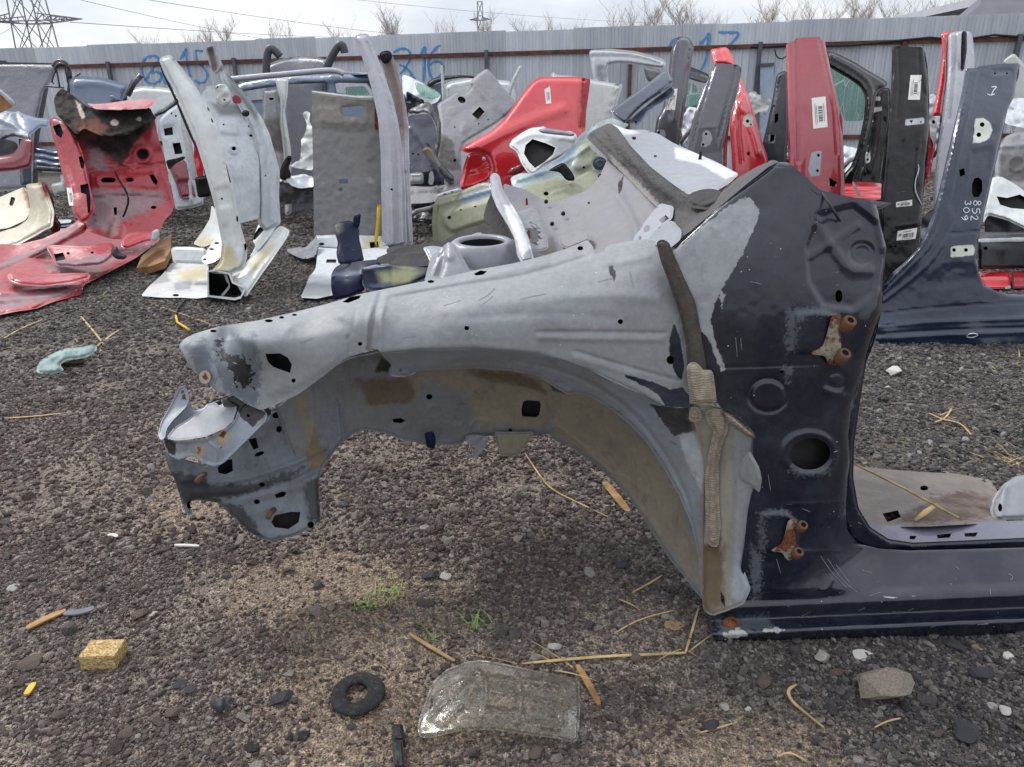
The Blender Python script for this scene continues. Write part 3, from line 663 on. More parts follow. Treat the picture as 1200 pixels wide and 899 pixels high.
paint('sillinner','5d6070',.35,0,.3,dirt=.4,dirtcol='7d7a78',dsc=8,scr=.3)
plain('hingerust','74492c',.9,.5,90,.0015,200,col2='5c5046'); paint('hinge','8c8474',.75,.1,0,dirt=.5,dirtcol='b0ac9f',dsc=30,rust=.78,scr=.3,bsc=6)
def foam_mat():
    n = NT('foam_tan'); f = n.noise(50,4,.65); n.L(n.mix(n.ss(f,.3,.7),lin('857c6e'),lin('a3998a')), n.b.inputs['Base Color']); n.b.inputs['Roughness'].default_value = .95
    wv = n.t.nodes.new('ShaderNodeTexWave'); wv.bands_direction = 'Z'; wv.inputs['Scale'].default_value = 62; wv.inputs['Distortion'].default_value = 7; wv.inputs['Detail'].default_value = 3; n.L(n.P,wv.inputs['Vector'])
    n.L(n.bump(n.math('ADD',wv.outputs['Fac'],n.math('MULTIPLY',n.noise(300,2),.8)),.0011,1.0), n.b.inputs['Normal']); M['foam'] = n.m
foam_mat()
q = thing('car_front_quarter','silver and navy cut off front quarter of a car with an empty wheel arch','car body part',tuple(at(845,756,G)*[1,1,0]))
# --- navy door pillar with sill
A_ol = [(783,293),(800,279),(815,266),(840,245),(870,220),(900,196),(912,190),(925,191),(945,208),(960,222),(985,229),(1012,233),(1028,240),(1034,262),(1039,290),(1037,330),(1033,365),(1025,400),(1012,432),(1003,457),(997,482),(994,510),(996,540),(995,565),(991,600),(993,622),(1005,637),(1030,643),(1060,645),(1110,644),(1230,641),(1230,741),(1100,747),(1000,751),(920,755),(845,758),(836,748),(833,725),(850,716),(868,710),(876,690),(868,665),(872,640),(876,600),(880,580),(890,560),(884,545),(882,525),(884,508),(868,490),(845,478),(835,462),(818,425),(803,375),(790,330)]
A_d = [(912,192,1.425),(840,245,1.405),(785,295,1.385),(1030,240,1.42),(960,225,1.405),(900,300,1.352),(1000,300,1.375),(1038,300,1.41),(900,400,1.328),(1030,370,1.378),(800,380,1.368),(850,480,1.342),(985,480,1.362),(920,530,1.325),(900,600,1.322),(988,570,1.36),(985,610,1.365),(880,680,1.318),(940,650,1.322),
       (1010,640,1.415),(1100,646,1.42),(1225,643,1.42),(990,660,1.37),(1005,690,1.335),(1100,685,1.345),(1225,682,1.345)]
A_d += [(870,705,1.312),(1000,703,1.313),(1100,703,1.313),(1225,700,1.313),(900,740,1.29),(1225,740,1.29)]
_At = Depth(A_d); PV = [600,640,690,704,707,720,724,734,738,752,770]; PY = [1.42,1.415,1.338,1.315,1.312,1.322,1.313,1.276,1.271,1.290,1.30]
def A_t(u, v):
    vp = v+.042*(u-1000); y = np.interp(vp,PV,PY); d = ray(u,v); tp = y/d[...,1]; wv = np.clip((vp-688)/14,0,1); wv = wv*wv*(3-2*wv); return _At(u,v)*(1-wv)+tp*wv
A = panel(q,'door_pillar',A_ol,A_t,M['navycoat'],res=2.1,back_mat=M['dark_glue_shade'],box=.055,ch=1,feats=[
    ('side',[(1028,240),(1039,290),(1033,365),(1012,432),(997,482),(994,510),(996,540),(991,600)],10,.02),('side',[(790,290),(840,245),(912,190),(925,191)],7,.012),
    ('side',[(1000,637),(1060,645),(1230,641)],4,.008),
    ('step',[(960,250),(1000,240),(1028,262),(1033,300),(1022,345),(1000,362),(965,358),(948,330),(945,290)],-.012,5),
    ('ridge',[(958,262),(975,290),(995,318),(1020,318)],13,.006),('ridge',[(950,300),(975,285),(1005,265)],10,.004),
    ('step',[(1012,372),(1030,340),(1034,365),(1018,405),(1004,412)],.006,8),
    ('ring',1010,297,13,12,4,-.004),('step',ell(1010,297,10.5,9.5),-.006,3,0),
    ('step',ell(900,463,20,17),.006,3,0),('ring',900,463,22,19,5,-.003),
    ('ring',949,532,30,24,7,.006),('step',ell(980,445,14,11.5),-.004,4,0),('step',ell(980,445,8,6),.004,3,0),
    ('ridge',[(846,431),(900,429),(960,427)],3,-.002),('ridge',[(925,591),(960,590),(990,587)],3,.0022),('ridge',[(918,645),(950,647),(985,645)],4,.0025),
    ('step',[(925,560),(985,560),(982,640),(935,690),(920,690)],-.004,14),('ridge',[(930,697),(965,697),(975,680)],6,.004),
    ('ridge',[(967,458),(1005,470)],9,.004),('step',[(933,367),(962,365),(984,370),(982,412),(932,413)],.009,2.5),('step',[(893,602),(918,600),(936,612),(934,646),(892,646)],.008,2.5),
    ('noise',45,.002,3.1),('noise',14,.0006,1.1),('dots',[(865,748),(1000,746),(1225,737)],24,2.2,-.0012)],
  holes=[ell(949.5,532,23.5,18.5,22,-.15),ell(983,347,4.5,7.5,10),[(914,434),(918,434),(918,437),(914,437)]],
  masks={'m1':[[(788,295),(806,281),(828,262),(848,246),(862,236),(878,230),(884,240),(891,246),(888,258),(880,277),(866,305),(851,330),(838,353),(833,375),(839,405),(851,433),(846,437),(838,418),(832,402),(826,392),(815,380),(803,370),(795,340)],[(843,340),(850,345),(846,365)]],
         'm2':[[(922,366),(932,361),(960,358),(980,365),(972,368),(946,368),(935,376),(932,411),(922,412)],[(916,430),(928,430),(924,448)],[(889,603),(896,600),(897,645),(889,648)],[(896,598),(925,598),(925,603),(896,604)],[(840,725),(900,722),(905,735),(845,748)],[(880,640),(893,650),(890,700),(880,708)],ell(949,552,25,6)],
         'm3':[[(845,742),(868,736),(875,744),(850,750)],[(893,735),(920,737),(918,741),(895,741)]]})
Ao = lambda u,v,l: on(A,u,v,l)
panel(q,'windscreen_flange',[(945,206),(958,224),(985,229),(1012,233),(1046,238),(1030,246),(1000,240),(962,231),(950,222)],[(945,206,1.42),(960,228,1.40),(1046,238,1.45),(1000,236,1.42)],M['pillarstub'],[('edge',3,.004)],res=3)
# dark door seam strip on the far side of the pillar, and the sill ledge behind
panel(q,'inner_pillar',[(1005,440),(1016,420),(1008,470),(1001,520),(1000,560),(1006,595),(1020,618),(1042,632),(1070,636),(1230,629),(1230,645),(1060,649),(1020,648),(995,632),(985,600),(990,540),(992,480)],[(1010,440,1.47),(1000,520,1.45),(1010,610,1.46),(1060,636,1.47),(1230,632,1.47)],M['navycoat'],[('edge',4,.006)],res=4)
panel(q,'sill_ledge',[(994,560),(1000,585),(1015,610),(1040,616),(1080,614),(1230,609),(1230,632),(1070,638),(1040,634),(1015,622),(1000,600),(990,575)],[(994,570,1.50),(1040,617,1.56),(1230,610,1.56),(1040,634,1.475),(1230,631,1.475)],M['sillinner'],[('ridge',[(1040,620),(1230,613)],3,-.003)],holes=[[(1098,627),(1115,625),(1113,630),(1099,631)],[(1130,625),(1146,624),(1143,629),(1131,629)],[(1066,628),(1074,628),(1072,632),(1066,632)]],res=3.5)
panel(q,'floor_panel',[(992,545),(1030,549),(1075,553),(1120,555),(1160,562),(1172,580),(1180,612),(1090,617),(1035,618),(1012,612),(998,590)],[(995,546,Z(.02)),(1120,556,Z(.02)),(1175,580,Z(.03)),(1020,612,Z(.085)),(1180,612,Z(.085))],M['floordust'],
   [('ridge',[(998,556),(1060,563),(1165,570)],4,.014),('ridge',[(998,570),(1060,578),(1160,582)],4,-.012),('ridge',[(1000,586),(1040,594)],4,.010),('noise',20,.004,1.0)],holes=[[(1034,602),(1052,598),(1056,606),(1040,612)],ell(1083,572,5,3,8)],masks={'m2':[ell(1170,590,6,16)],'m1':[[(1060,600),(1090,584),(1130,575),(1158,580),(1165,606),(1100,612),(1050,612)]]},res=4)
panel(q,'seat_crossmember',[(1160,600),(1163,585),(1175,568),(1190,558),(1230,552),(1230,608),(1165,610)],[(1160,600,1.66),(1175,568,1.72),(1230,552,1.72),(1230,608,1.62),(1165,610,1.62)],M['towergrey'],[('ridge',[(1178,570),(1172,605)],8,.012),('edge',5,.01)],holes=[ell(1172,595,2.5,5,8)],res=3.5,box=.05)
# --- seam sealer, foam, wheel arch edge
panel(q,'seam_sealer',[(769,284),(776,280),(784,284),(790,299),(802,326),(815,354),(820,380),(823,402),(827,425),(829,440),(806,440),(804,405),(797,370),(784,332),(774,305)],lambda u,v: A_t(u,v)-.009/np.linalg.norm(ray(u,v),axis=-1),M['seamtape'],[('edge',5,.004),('noise',12,.002,4),('ridge',[(795,318),(808,360),(814,400)],4,.002)],res=3,th=.006)
panel(q,'foam_block',[(804,431),(808,425),(815,424),(821,429),(824,434),(833,433),(836,438),(838,452),(840,470),(834,475),(812,474),(807,455)],[(805,430,1.335),(838,435,1.33),(808,474,1.325),(840,474,1.325)],M['foam'],[('step',[(805,428),(821,428),(823,472),(809,472)],.008,4),('step',[(823,434),(836,436),(837,470),(825,470)],.006,4),('edge',5,.008)],res=2.2,box=.02)
panel(q,'wheel_arch_edge',[(806,476),(830,474),(850,480),(870,492),(886,512),(884,530),(888,560),(884,590),(879,625),(874,650),(872,668),(880,690),(872,708),(850,717),(834,722),(824,715),(822,690),(825,640),(826,590),(824,540),(815,500)],[(808,478,1.385),(850,482,1.36),(886,515,1.335),(850,540,1.385),(830,560,1.40),(884,590,1.325),(850,640,1.36),(826,650,1.385),(876,690,1.302),(845,705,1.32),(824,712,1.335)],M['edgebeige'],
   [('edge',5,.005),('ridge',[(862,500),(866,560),(862,640),(858,700)],9,.006),('noise',16,.0016,2)],masks={'m1':[[(858,498),(886,515),(892,560),(884,600),(876,665),(884,690),(866,714),(856,700),(862,600)]],'m2':[[(822,640),(845,630),(840,680),(832,715),(822,715)]],'m3':[[(825,650),(850,640),(850,710),(825,718)]]},res=3,holes=[[(844,692),(849,700),(850,712),(845,705)]])
panel(q,'torn_tab',[(872,535),(879,528),(890,548),(893,562),(890,578),(884,572),(874,568),(864,560),(866,545)],[(872,535,1.32),(893,560,1.29),(866,560,1.33)],M['silver'],[('edge',3,.004),('noise',8,.002,2)],res=2.5)
panel(q,'foam_strip',[(826,482),(836,478),(848,480),(854,490),(853,505),(846,522),(842,545),(843,590),(845,615),(842,640),(836,642),(828,636),(827,600),(826,560),(831,528),(836,505),(828,494)],[(828,484,1.36),(850,488,1.35),(838,520,1.372),(835,560,1.378),(836,600,1.372),(835,640,1.362)],M['foam'],[('edge',6,.008),('noise',10,.002,4)],res=2.6,box=.012)
panel(q,'foam_plug',[(808,478),(816,476),(822,482),(822,492),(814,495),(807,492)],1.365,M['foam'],[('edge',5,.008)],res=2.2,box=.012)
panel(q,'seam_bead',[(846,480),(858,486),(872,498),(884,508),(886,514),(876,512),(864,503),(850,494)],[(846,482,1.345),(886,512,1.318),(864,500,1.335)],M['foam'],[('edge',4,.006)],res=2.2,box=.006)
# --- silver outer apron
D_ol = [(209,405),(216,397),(228,391),(255,383),(300,376),(340,367),(380,357),(425,344),(460,337),(490,331),(530,323),(560,316),(600,309),(640,299),(665,291),(688,283),(694,287),(697,298),(720,291),(762,281),(772,285),(778,306),(788,332),(799,372),(804,410),(808,440),(808,478),(790,478),(774,474),(755,463),(735,455),(715,446),(690,433),(660,421),(630,414),(600,410),(560,408),(520,408),(490,409),(462,412),(447,414),(440,407),(425,413),(405,420),(380,440),(350,462),(322,475),(306,481),(290,474),(274,464),(256,460),(238,446),(222,430)]
D_d = [(212,405,1.43),(255,384,1.485),(230,391,1.47),(230,404,1.412),(230,412,1.405),(225,430,1.402),(255,455,1.393),(280,379,1.488),(280,396,1.405),(280,404,1.400),(340,367,1.50),(340,383,1.412),(340,391,1.402),(320,430,1.395),(320,470,1.392),(400,352,1.51),(400,369,1.418),(400,377,1.405),(440,341,1.53),(440,359,1.44),(440,385,1.400),(430,410,1.390),(540,321,1.54),(540,338,1.48),(540,372,1.395),(540,406,1.382),(640,299,1.545),(640,316,1.49),(640,360,1.395),(640,410,1.385),(700,300,1.50),(750,286,1.50),(750,305,1.45),(750,350,1.395),(750,400,1.385),(750,458,1.38),(800,380,1.38),(806,470,1.365),(690,286,1.55),(275,395,1.46)]
D = panel(q,'outer_apron',D_ol,D_d,M['silver'],res=2.0,back_mat=M['dark_glue_shade'],box=.05,feats=[
    ('ridge',[(455,350),(500,342),(560,332),(600,326),(640,316),(690,300)],5,-.006),('ridge',[(455,344),(500,336),(560,325),(640,308)],7,.005),
    ('ridge',[(446,345),(440,365),(434,385),(432,410)],5,-.009),('ridge',[(440,345),(433,365),(428,412)],4,.004),('ridge',[(452,352),(447,372),(446,412)],5,.005),('ridge',[(408,395),(410,412)],4,-.004),('ridge',[(418,360),(412,392),(405,398)],4,-.002),
    ('step',[(306,398),(330,394),(400,382),(408,392),(412,412),(390,430),(350,455),(318,462),(312,440)],.007,8),
    ('ridge',[(630,389),(690,389),(778,390)],3.5,-.0045),('ridge',[(632,396),(690,397),(776,398)],7,.0035),('ridge',[(673,411),(710,422),(750,434),(796,446)],3.5,-.0045),('ridge',[(673,419),(710,430),(745,440)],8,.003),
    ('side',[(447,414),(490,409),(560,408),(630,414),(690,433),(755,463),(774,474)],5,.006),('side',[(209,405),(222,430),(256,460),(290,474)],5,.006),('ridge',[(246,402),(256,455)],4,-.003),
    ('ridge',[(690,300),(712,310),(760,300)],10,.005),('ridge',[(520,362),(600,352),(700,345),(770,350)],16,.004),('ridge',[(540,374),(640,366),(720,372)],10,-.002),('step',ell(269,418,10,10),-.003,4,0),('step',ell(297,450,9,8),-.003,4,0),
    ('dots',[(470,416),(520,412),(560,412),(630,418),(690,438)],17,2,-.0012),('dots',[(318,474),(350,456),(395,428)],12,2,-.0012),('dots',[(790,345),(802,400)],14,2,-.0012),('noise',38,.0028,2.7),('noise',13,.0009,7.3)],
  holes=[[(311,415),(328,414),(337,419),(342,427),(340,437),(331,434),(320,430),(314,424)],ell(344,446,2.6,2.6,8),ell(422,403,2.8,2.4,8),ell(547,384.5,3,2.7,8),ell(727,377,3.2,3,9),ell(785.5,422,4.5,5,10),[(401,354),(410,348),(423,346),(421,350),(408,355)],[(555,321),(563,317),(571,318),(566,322),(558,323)],ell(505,330,4,1.8,8),ell(315,376,5,1.8,8),ell(330,372,3,1.5,8),ell(345,369,3,1.3,8),ell(680,291,3.6,2.6,8),ell(250,388,4,1.6,8)],
  masks={'m1':[[(790,378),(797,398),(802,428),(799,446),(792,440),(787,425),(784,412),(785,395)],[(730,438),(755,445),(770,449),(785,456),(800,454),(808,464),(808,478),(780,477),(772,463),(758,454),(735,443)],[(713,312),(718,311),(722,322),(720,330),(715,322)]],
         'm3':[[(252,398),(260,398),(264,412),(288,420),(298,440),(294,456),(282,452),(272,436),(262,425)]],
         'm2':[[(248,400),(300,390),(306,440),(300,478),(270,465),(255,440)],[(215,405),(240,395),(255,455),(230,435)]]})
panel(q,'apron_tab',[(712,300),(708,292),(713,287),(740,282),(758,280),(768,283),(766,294),(740,298)],[(712,296,1.56),(766,290,1.52),(740,281,1.60)],M['silver'],[('edge',3,.004)],res=2.5)
panel(q,'apron_lug',[(637,318),(640,302),(661,294),(680,285),(688,281),(692,285),(697,298),(680,301),(662,306)],[(640,310,1.53),(688,281,1.62),(697,298,1.535),(661,294,1.58)],M['silver'],[('edge',2.5,.004),('ridge',[(650,306),(690,290)],4,.003)],holes=[ell(680,291,3.6,2.4,9)],res=2)
# --- wheel housing: outer band and inner liner
E_ol = [(444,412),(462,410),(490,407),(560,406),(600,408),(630,412),(660,419),(690,431),(715,444),(735,453),(755,461),(775,472),(808,474),(832,478),(838,500),(830,540),(828,600),(828,650),(826,700),(821,700),(819,655),(811,617),(796,581),(776,546),(756,516),(736,496),(715,479),(690,464),(676,461),(665,463),(648,453),(632,441),(600,435),(560,432),(500,434),(486,435),(476,442),(464,442),(456,437),(459,428)]
E = panel(q,'wheel_housing',E_ol,[(450,412,1.43),(560,408,1.425),(660,421,1.425),(755,463,1.42),(806,478,1.40),(835,500,1.40),(560,431,1.50),(648,452,1.50),(736,496,1.485),(796,581,1.44),(819,655,1.40),(828,600,1.395),(825,695,1.365),(470,440,1.50),(780,500,1.43)],M['housing'],
   [('ridge',[(600,422),(660,434),(715,462),(750,492),(785,540),(808,590),(818,650)],5,-.005),('ridge',[(660,428),(720,458),(760,496)],6,.003),('edge',4,.005),('noise',22,.002,5),('ring',474,434,5,4,3,.003)],
   holes=[ell(469,434,2.6,2,8),ell(670,459,2.4,1.8,8)],masks={'m1':[[(762,474),(806,478),(830,480),(832,498),(808,506),(790,512),(778,495)]],'m3':[[(795,510),(822,505),(826,545),(822,580),(806,545)]],'m2':[[(806,480),(830,480),(830,520),(812,505)],[(820,560),(828,560),(827,690),(820,690)]]},res=2.0,th=.004)
panel(q,'liner_lug',[(455,432),(462,427),(480,426),(489,432),(486,439),(470,442),(458,441)],[(455,432,1.50),(489,432,1.52),(470,442,1.50)],M['housing'],[('edge',2.5,.003)],holes=[ell(466,435,3.5,2.6,9)],res=2)
F_ol = [(322,476),(346,456),(376,434),(408,417),(447,409),(500,424),(560,424),(640,430),(700,458),(760,500),(800,562),(822,640),(830,692),(824,704),(812,690),(800,674),(785,656),(764,624),(752,604),(733,578),(702,548),(668,524),(650,516),(643,508),(625,511),(600,512),(578,511),(560,511),(548,513),(540,521),(510,522),(495,520),(470,515),(450,508),(430,504),(415,508),(400,520),(385,535),(372,550),(345,540)]
F_d = [(335,480,1.56),(350,540,1.55),(380,445,1.60),(380,535,1.585),(447,418,1.60),(450,505,1.66),(540,425,1.66),(540,515,1.74),(640,432,1.66),(650,515,1.735),(700,460,1.62),(702,546,1.70),(735,578,1.64),(764,624,1.56),(760,505,1.57),(800,565,1.50),(800,672,1.47),(828,692,1.385),(590,530,1.75)]
Fp = panel(q,'inner_liner',F_ol,F_d,M['liner'],[('ridge',[(380,548),(405,522),(430,510),(470,520),(520,526)],12,.010),('step',[(482,450),(545,440),(552,500),(500,510),(484,490)],.004,6),('ridge',[(545,440),(600,452),(640,470),(652,490)],5,-.006),('ridge',[(548,514),(553,492),(570,491),(579,510)],2.5,.006),('ridge',[(640,510),(650,496),(662,505),(690,528)],2.5,.005),('ring',523,489,8,7,3,.003),('ring',508,483,7,7,3,.003),('ring',536,493,7,7,3,.003),('step',[(600,465),(640,460),(646,490),(606,490)],.005,4),('step',ell(468,492,12,7),-.004,4,0),
   ('ridge',[(652,500),(690,530),(730,570),(770,625)],6,.004),('ridge',[(690,560),(720,550),(760,580)],4,.003),('ridge',[(735,530),(755,590),(775,630)],4,.003),('edge',4,.006),('noise',28,.004,8)],
   holes=[ell(503,465,3.8,3.2,10),[(613,471),(618,469),(632,470),(634,474),(632,486),(628,489),(612,488),(611,480)],[(460,491),(470,490),(475,493),(470,496),(461,495)],ell(598,504,2.4,2,8),ell(699,548,1.8,1.8,7),ell(395,497,5,2.4,9,-.5),ell(597,424,3,2,8)],
   masks={'m1':[[(478,432),(560,428),(640,436),(660,470),(640,500),(560,500),(545,460),(500,445)],[(645,460),(700,462),(752,505),(792,570),(816,640),(822,690),(800,668),(764,618),(735,575),(700,540),(650,510)],[(470,444),(500,440),(485,470)],[(343,466),(358,458),(367,490),(377,522),(384,540),(370,552),(360,520)]],
          'm2':[[(418,445),(470,440),(484,448),(486,470),(450,476),(430,474)],[(548,432),(600,436),(632,448),(640,462),(600,450),(560,442)]],'m3':[[(446,420),(470,424),(460,436),(440,436)],[(640,440),(655,450),(664,462),(648,458)]]},res=2.3,back_mat=M['dark_glue_shade'],box=.045)
panel(q,'hanging_plate',[(579,506),(626,506),(623,514),(606,534),(586,535),(582,520)],[(579,506,1.715),(626,506,1.715),(596,535,1.70)],M['liner'],[('edge',3,.004),('noise',9,.003,1)],masks={'m1':[[(580,508),(625,508),(615,535),(586,536)]]},res=2,th=.004)
panel(q,'cable_clip',[(497,507),(508,505),(511,515),(509,527),(500,524)],1.66,M['bluebracket'],[('edge',3,.006)],res=2.2,box=.012)
panel(q,'foil_scrap',[(544,511),(556,509),(572,512),(571,522),(562,532),(556,538),(553,536),(557,524),(547,518)],[(544,511,1.73),(572,512,1.70),(556,538,1.68)],M['towergrey'],[('noise',6,.006,1)],res=2)
# --- lower front plate and lamp bracket
G_ol = [(192,528),(205,535),(240,545),(262,520),(285,500),(310,482),(345,474),(372,450),(398,455),(404,515),(380,545),(373,565),(376,612),(368,617),(345,629),(315,635),(292,624),(268,602),(255,589),(232,586),(222,588),(226,603),(219,604),(213,590),(206,565),(196,545)]
Gp = panel(q,'front_plate',G_ol,[(195,535,1.42),(240,545,1.45),(310,490,1.55),(372,460,1.60),(400,510,1.59),(378,550,1.56),(220,600,1.42),(260,588,1.45),(300,570,1.485),(375,610,1.50),(315,633,1.46),(340,600,1.49)],M['frontplate'],[
    ('ridge',[(215,562),(260,566),(300,558),(345,543),(380,525)],7,.007),('ridge',[(225,583),(265,582),(310,575),(350,562),(376,548)],6,-.005),('step',[(286,590),(348,572),(358,578),(360,610),(340,622),(305,620)],-.006,6),('step',[(285,523),(315,512),(322,530),(318,540),(292,545)],-.005,5),('step',[(245,572),(274,567),(278,584),(250,586)],.003,3),('step',[(338,545),(366,530),(366,548),(342,560)],.003,3),('edge',4,.005),('noise',20,.003,3),('step',[(352,560),(375,552),(376,612),(360,610)],.006,5)],
    holes=[ell(323,487,4,3.4,9),ell(327,503,3.4,4,9),[(291,515),(300,513),(303,525),(297,527)],ell(304,532,6,2.5,9,-.35),[(255,548),(262,540),(272,538),(273,552),(264,556),(256,554)],[(322,580),(330,576),(336,577),(333,582),(324,584)],ell(301,588,3.6,3,9),[(318,612),(322,604),(340,600),(352,600),(350,612),(338,620),(322,618)],ell(307,568,3.5,2.6,9),ell(222,592,3.2,4.5,9),ell(364,615,4,4,9)],
    masks={'m1':[[(343,476),(359,470),(366,490),(376,522),(383,540),(368,552),(360,540),(352,510)]],'m2':[[(196,550),(240,560),(260,590),(230,590),(215,590)],[(260,590),(285,592),(310,632),(290,624)],[(356,565),(376,560),(376,612),(362,610)],[(218,570),(300,566),(360,545),(340,562),(280,582),(232,586)]]},res=2.0,back_mat=M['dark_glue_shade'],box=.05)
panel(q,'lamp_bracket',[(189,512),(200,516),(215,518),(240,514),(262,505),(274,494),(281,476),(290,470),(302,472),(314,486),(311,494),(262,543),(251,547),(238,543),(226,534),(208,539),(196,532)],[(190,513,1.375),(215,519,1.350),(262,506,1.350),(281,476,1.40),(314,488,1.40),(252,546,1.352),(200,535,1.372),(226,534,1.358)],M['bracketgrey'],
    [('edge',3.5,-.004),('step',[(196,516),(222,520),(222,530),(206,534)],-.008,2),('ridge',[(242,516),(256,528),(252,545)],2.5,.005),('dots',[(240,520),(270,508),(296,480)],13,2,-.002),('noise',14,.0015,9)],
    masks={'m1':[ell(261,511,7,9),ell(234,528,6,7)],'m2':[ell(261,509,3.4,4.5),ell(233,527,2,4)],'m3':[[(276,476),(300,472),(312,486),(296,500),(284,492)],[(192,513),(206,518),(206,534),(196,530)]]},holes=[ell(258,524,2.2,1.6,7),ell(291,487,2.2,2,8)],res=1.9,th=.004)
panel(q,'bracket_ear',[(185,510),(188,495),(198,478),(206,462),(210,453),(215,452),(220,457),(222,467),(219,476),(212,483),(202,493),(195,503),(193,514),(188,516)],[(185,510,1.385),(211,453,1.46),(221,470,1.45),(193,514,1.36)],M['bracketgrey'],[('edge',2.5,-.004),('noise',9,.001,2)],masks={'m2':[ell(216,466,2.5,4)]},holes=[ell(214,460,2.2,3,8)],res=1.9,th=.005)
panel(q,'bracket_web',[(258,468),(270,462),(284,464),(300,470),(318,480),(316,492),(304,500),(288,492),(272,492),(264,480)],[(258,468,1.43),(300,470,1.42),(316,492,1.43),(272,492,1.40)],M['bracketgrey'],[('ridge',[(266,470),(284,482),(306,490)],4,.006),('edge',3,.004)],masks={'m3':[[(258,464),(300,466),(320,482),(300,502),(268,492)]]},res=2,th=.004)
panel(q,'bracket_shelf',[(195,513),(204,501),(216,494),(230,484),(238,480),(242,474),(252,471),(257,476),(266,469),(275,470),(278,480),(273,493),(262,503),(240,512),(216,516),(203,516)],[(195,513,1.36),(240,512,1.338),(272,494,1.345),(230,484,1.44),(266,469,1.45),(277,474,1.42)],M['towergrey'],[('edge',2.2,-.003),('noise',20,.0015,2)],res=1.9,th=.004)
for (u,v,Y,nm) in ((236,560,1.43,'stud'),(318,602,1.47,'stud')):
    c = at(u,v,Y); tube(q,nm,[c+np.array([.0,.02,.0]),c+np.array([0.0,-.022,.004])],.0065,M['hingerust'],9)
panel(q,'rust_patch',ell(240,442,7,8,14),lambda U,V_: Depth(D_d)(U,V_)-.006/np.linalg.norm(ray(U,V_),axis=-1),M['bracketgrey'],masks={'m1':[ell(240,442,6,7)],'m2':[ell(240,442,3,3.5)]},res=1.8,ch=0,th=.002)
panel(q,'bracket_back',[(189,512),(196,490),(206,470),(214,460),(222,468),(226,480),(236,478),(252,468),(262,466),(258,480),(232,494),(206,506),(195,516)],[(189,512,1.40),(214,460,1.48),(262,468,1.50),(206,506,1.42)],M['bracketgrey'],[('edge',3,.004),('noise',10,.003,3)],masks={'m3':[[(240,470),(262,462),(264,478),(246,478)]]},res=2,th=.004)
# --- hinges, sill bolt
def hinge(u, v, s):
    dep = lambda U,V_: A_t(U,V_)-(.010+.016*np.clip((U-(u-26*s))/(34*s),0,1))/np.linalg.norm(ray(U,V_),axis=-1)
    pl = panel(q,'door_hinge',[(u-8*s,v-27*s),(u+2*s,v-30*s),(u+6*s,v-22*s),(u+3*s,v-8*s),(u+4*s,v+10*s),(u+2*s,v+24*s),(u-4*s,v+31*s),(u-12*s,v+28*s),(u-15*s,v+19*s),(u-32*s,v+17*s),(u-30*s,v+12*s),(u-18*s,v+8*s),(u-13*s,v-6*s)],dep,M['hinge'],[('edge',2,.002),('noise',7,.003,u)],res=1.8,th=.006)
    for (du,dv) in ((11,-18),(5,20)):
        p = CAM+ray(np.array(u+du*s),np.array(v+dv*s))*float(dep(np.array([u+du*s]),np.array([v+dv*s]))[0]-.006); up = np.array([.15,-.55,.82]); up = up/np.linalg.norm(up)
        lathe(pl,'hinge_knuckle',p,[(.006*s,.012*s),(.0118*s,.0125*s),(.0130*s,.010*s),(.0130*s,-.011*s),(.011*s,-.013*s),(0,-.013*s)],M['hingerust'],14,tuple(up))
        lathe(pl,'hinge_pin_hole',p+up*.0122*s,[(0,-.004),(.0058*s,-.003),(.0064*s,.0010)],M['cavity_shade'],12,tuple(up))
hinge(982,398,1.0); hinge(930,632,.82)
plain('scratchwhite','85898e',.7,.3,60,0)
sc1 = strokes(q,'scratch_marks',Ao,[[(962,652),(975,672),(992,688)],[(970,655),(985,678),(1004,694)],[(980,662),(995,682)],[(1018,699),(1032,694)],[(1006,716),(1014,712)],[(1160,690),(1161,697)],[(1182,672),(1188,676),(1184,680)],[(1120,664),(1124,668)],[(1064,716),(1071,713)],[(940,722),(950,717)],[(1145,732),(1158,731)],[(1090,735),(1096,734)],[(900,556),(903,575)],[(862,395),(864,418)],[(868,396),(869,410)],[(940,596),(950,600)],[(1010,668),(1022,672)],[(910,655),(915,672)],[(880,330),(892,333)]],.6,M['scratchwhite'],.0012); sc1['kind'] = 'stuff'
sc2 = strokes(q,'scratch_marks',lambda u,v,l: on(D,u,v,l),[[(560,352),(572,346),(580,338)],[(566,356),(578,347)],[(520,358),(540,352)],[(700,330),(718,326)],[(352,402),(366,397)],[(610,350),(640,344)],[(470,396),(488,394)],[(738,318),(742,336)]],.6,M['scratchwhite'],.001); sc2['kind'] = 'stuff'
cb_ = on(A,857,733,.002); lathe(q,'sill_bolt',cb_,[(0,.006),(.010,.006),(.011,.002),(.018,.0015),(.019,-.001)],M['rusty'],18,(0,-.8,.6))
tube(q,'bent_rod',[on(A,984,259,.004),on(A,975,244,.03),at(966,230,1.40),at(962,224,1.41)],.0028,M['pillarstub'],6)
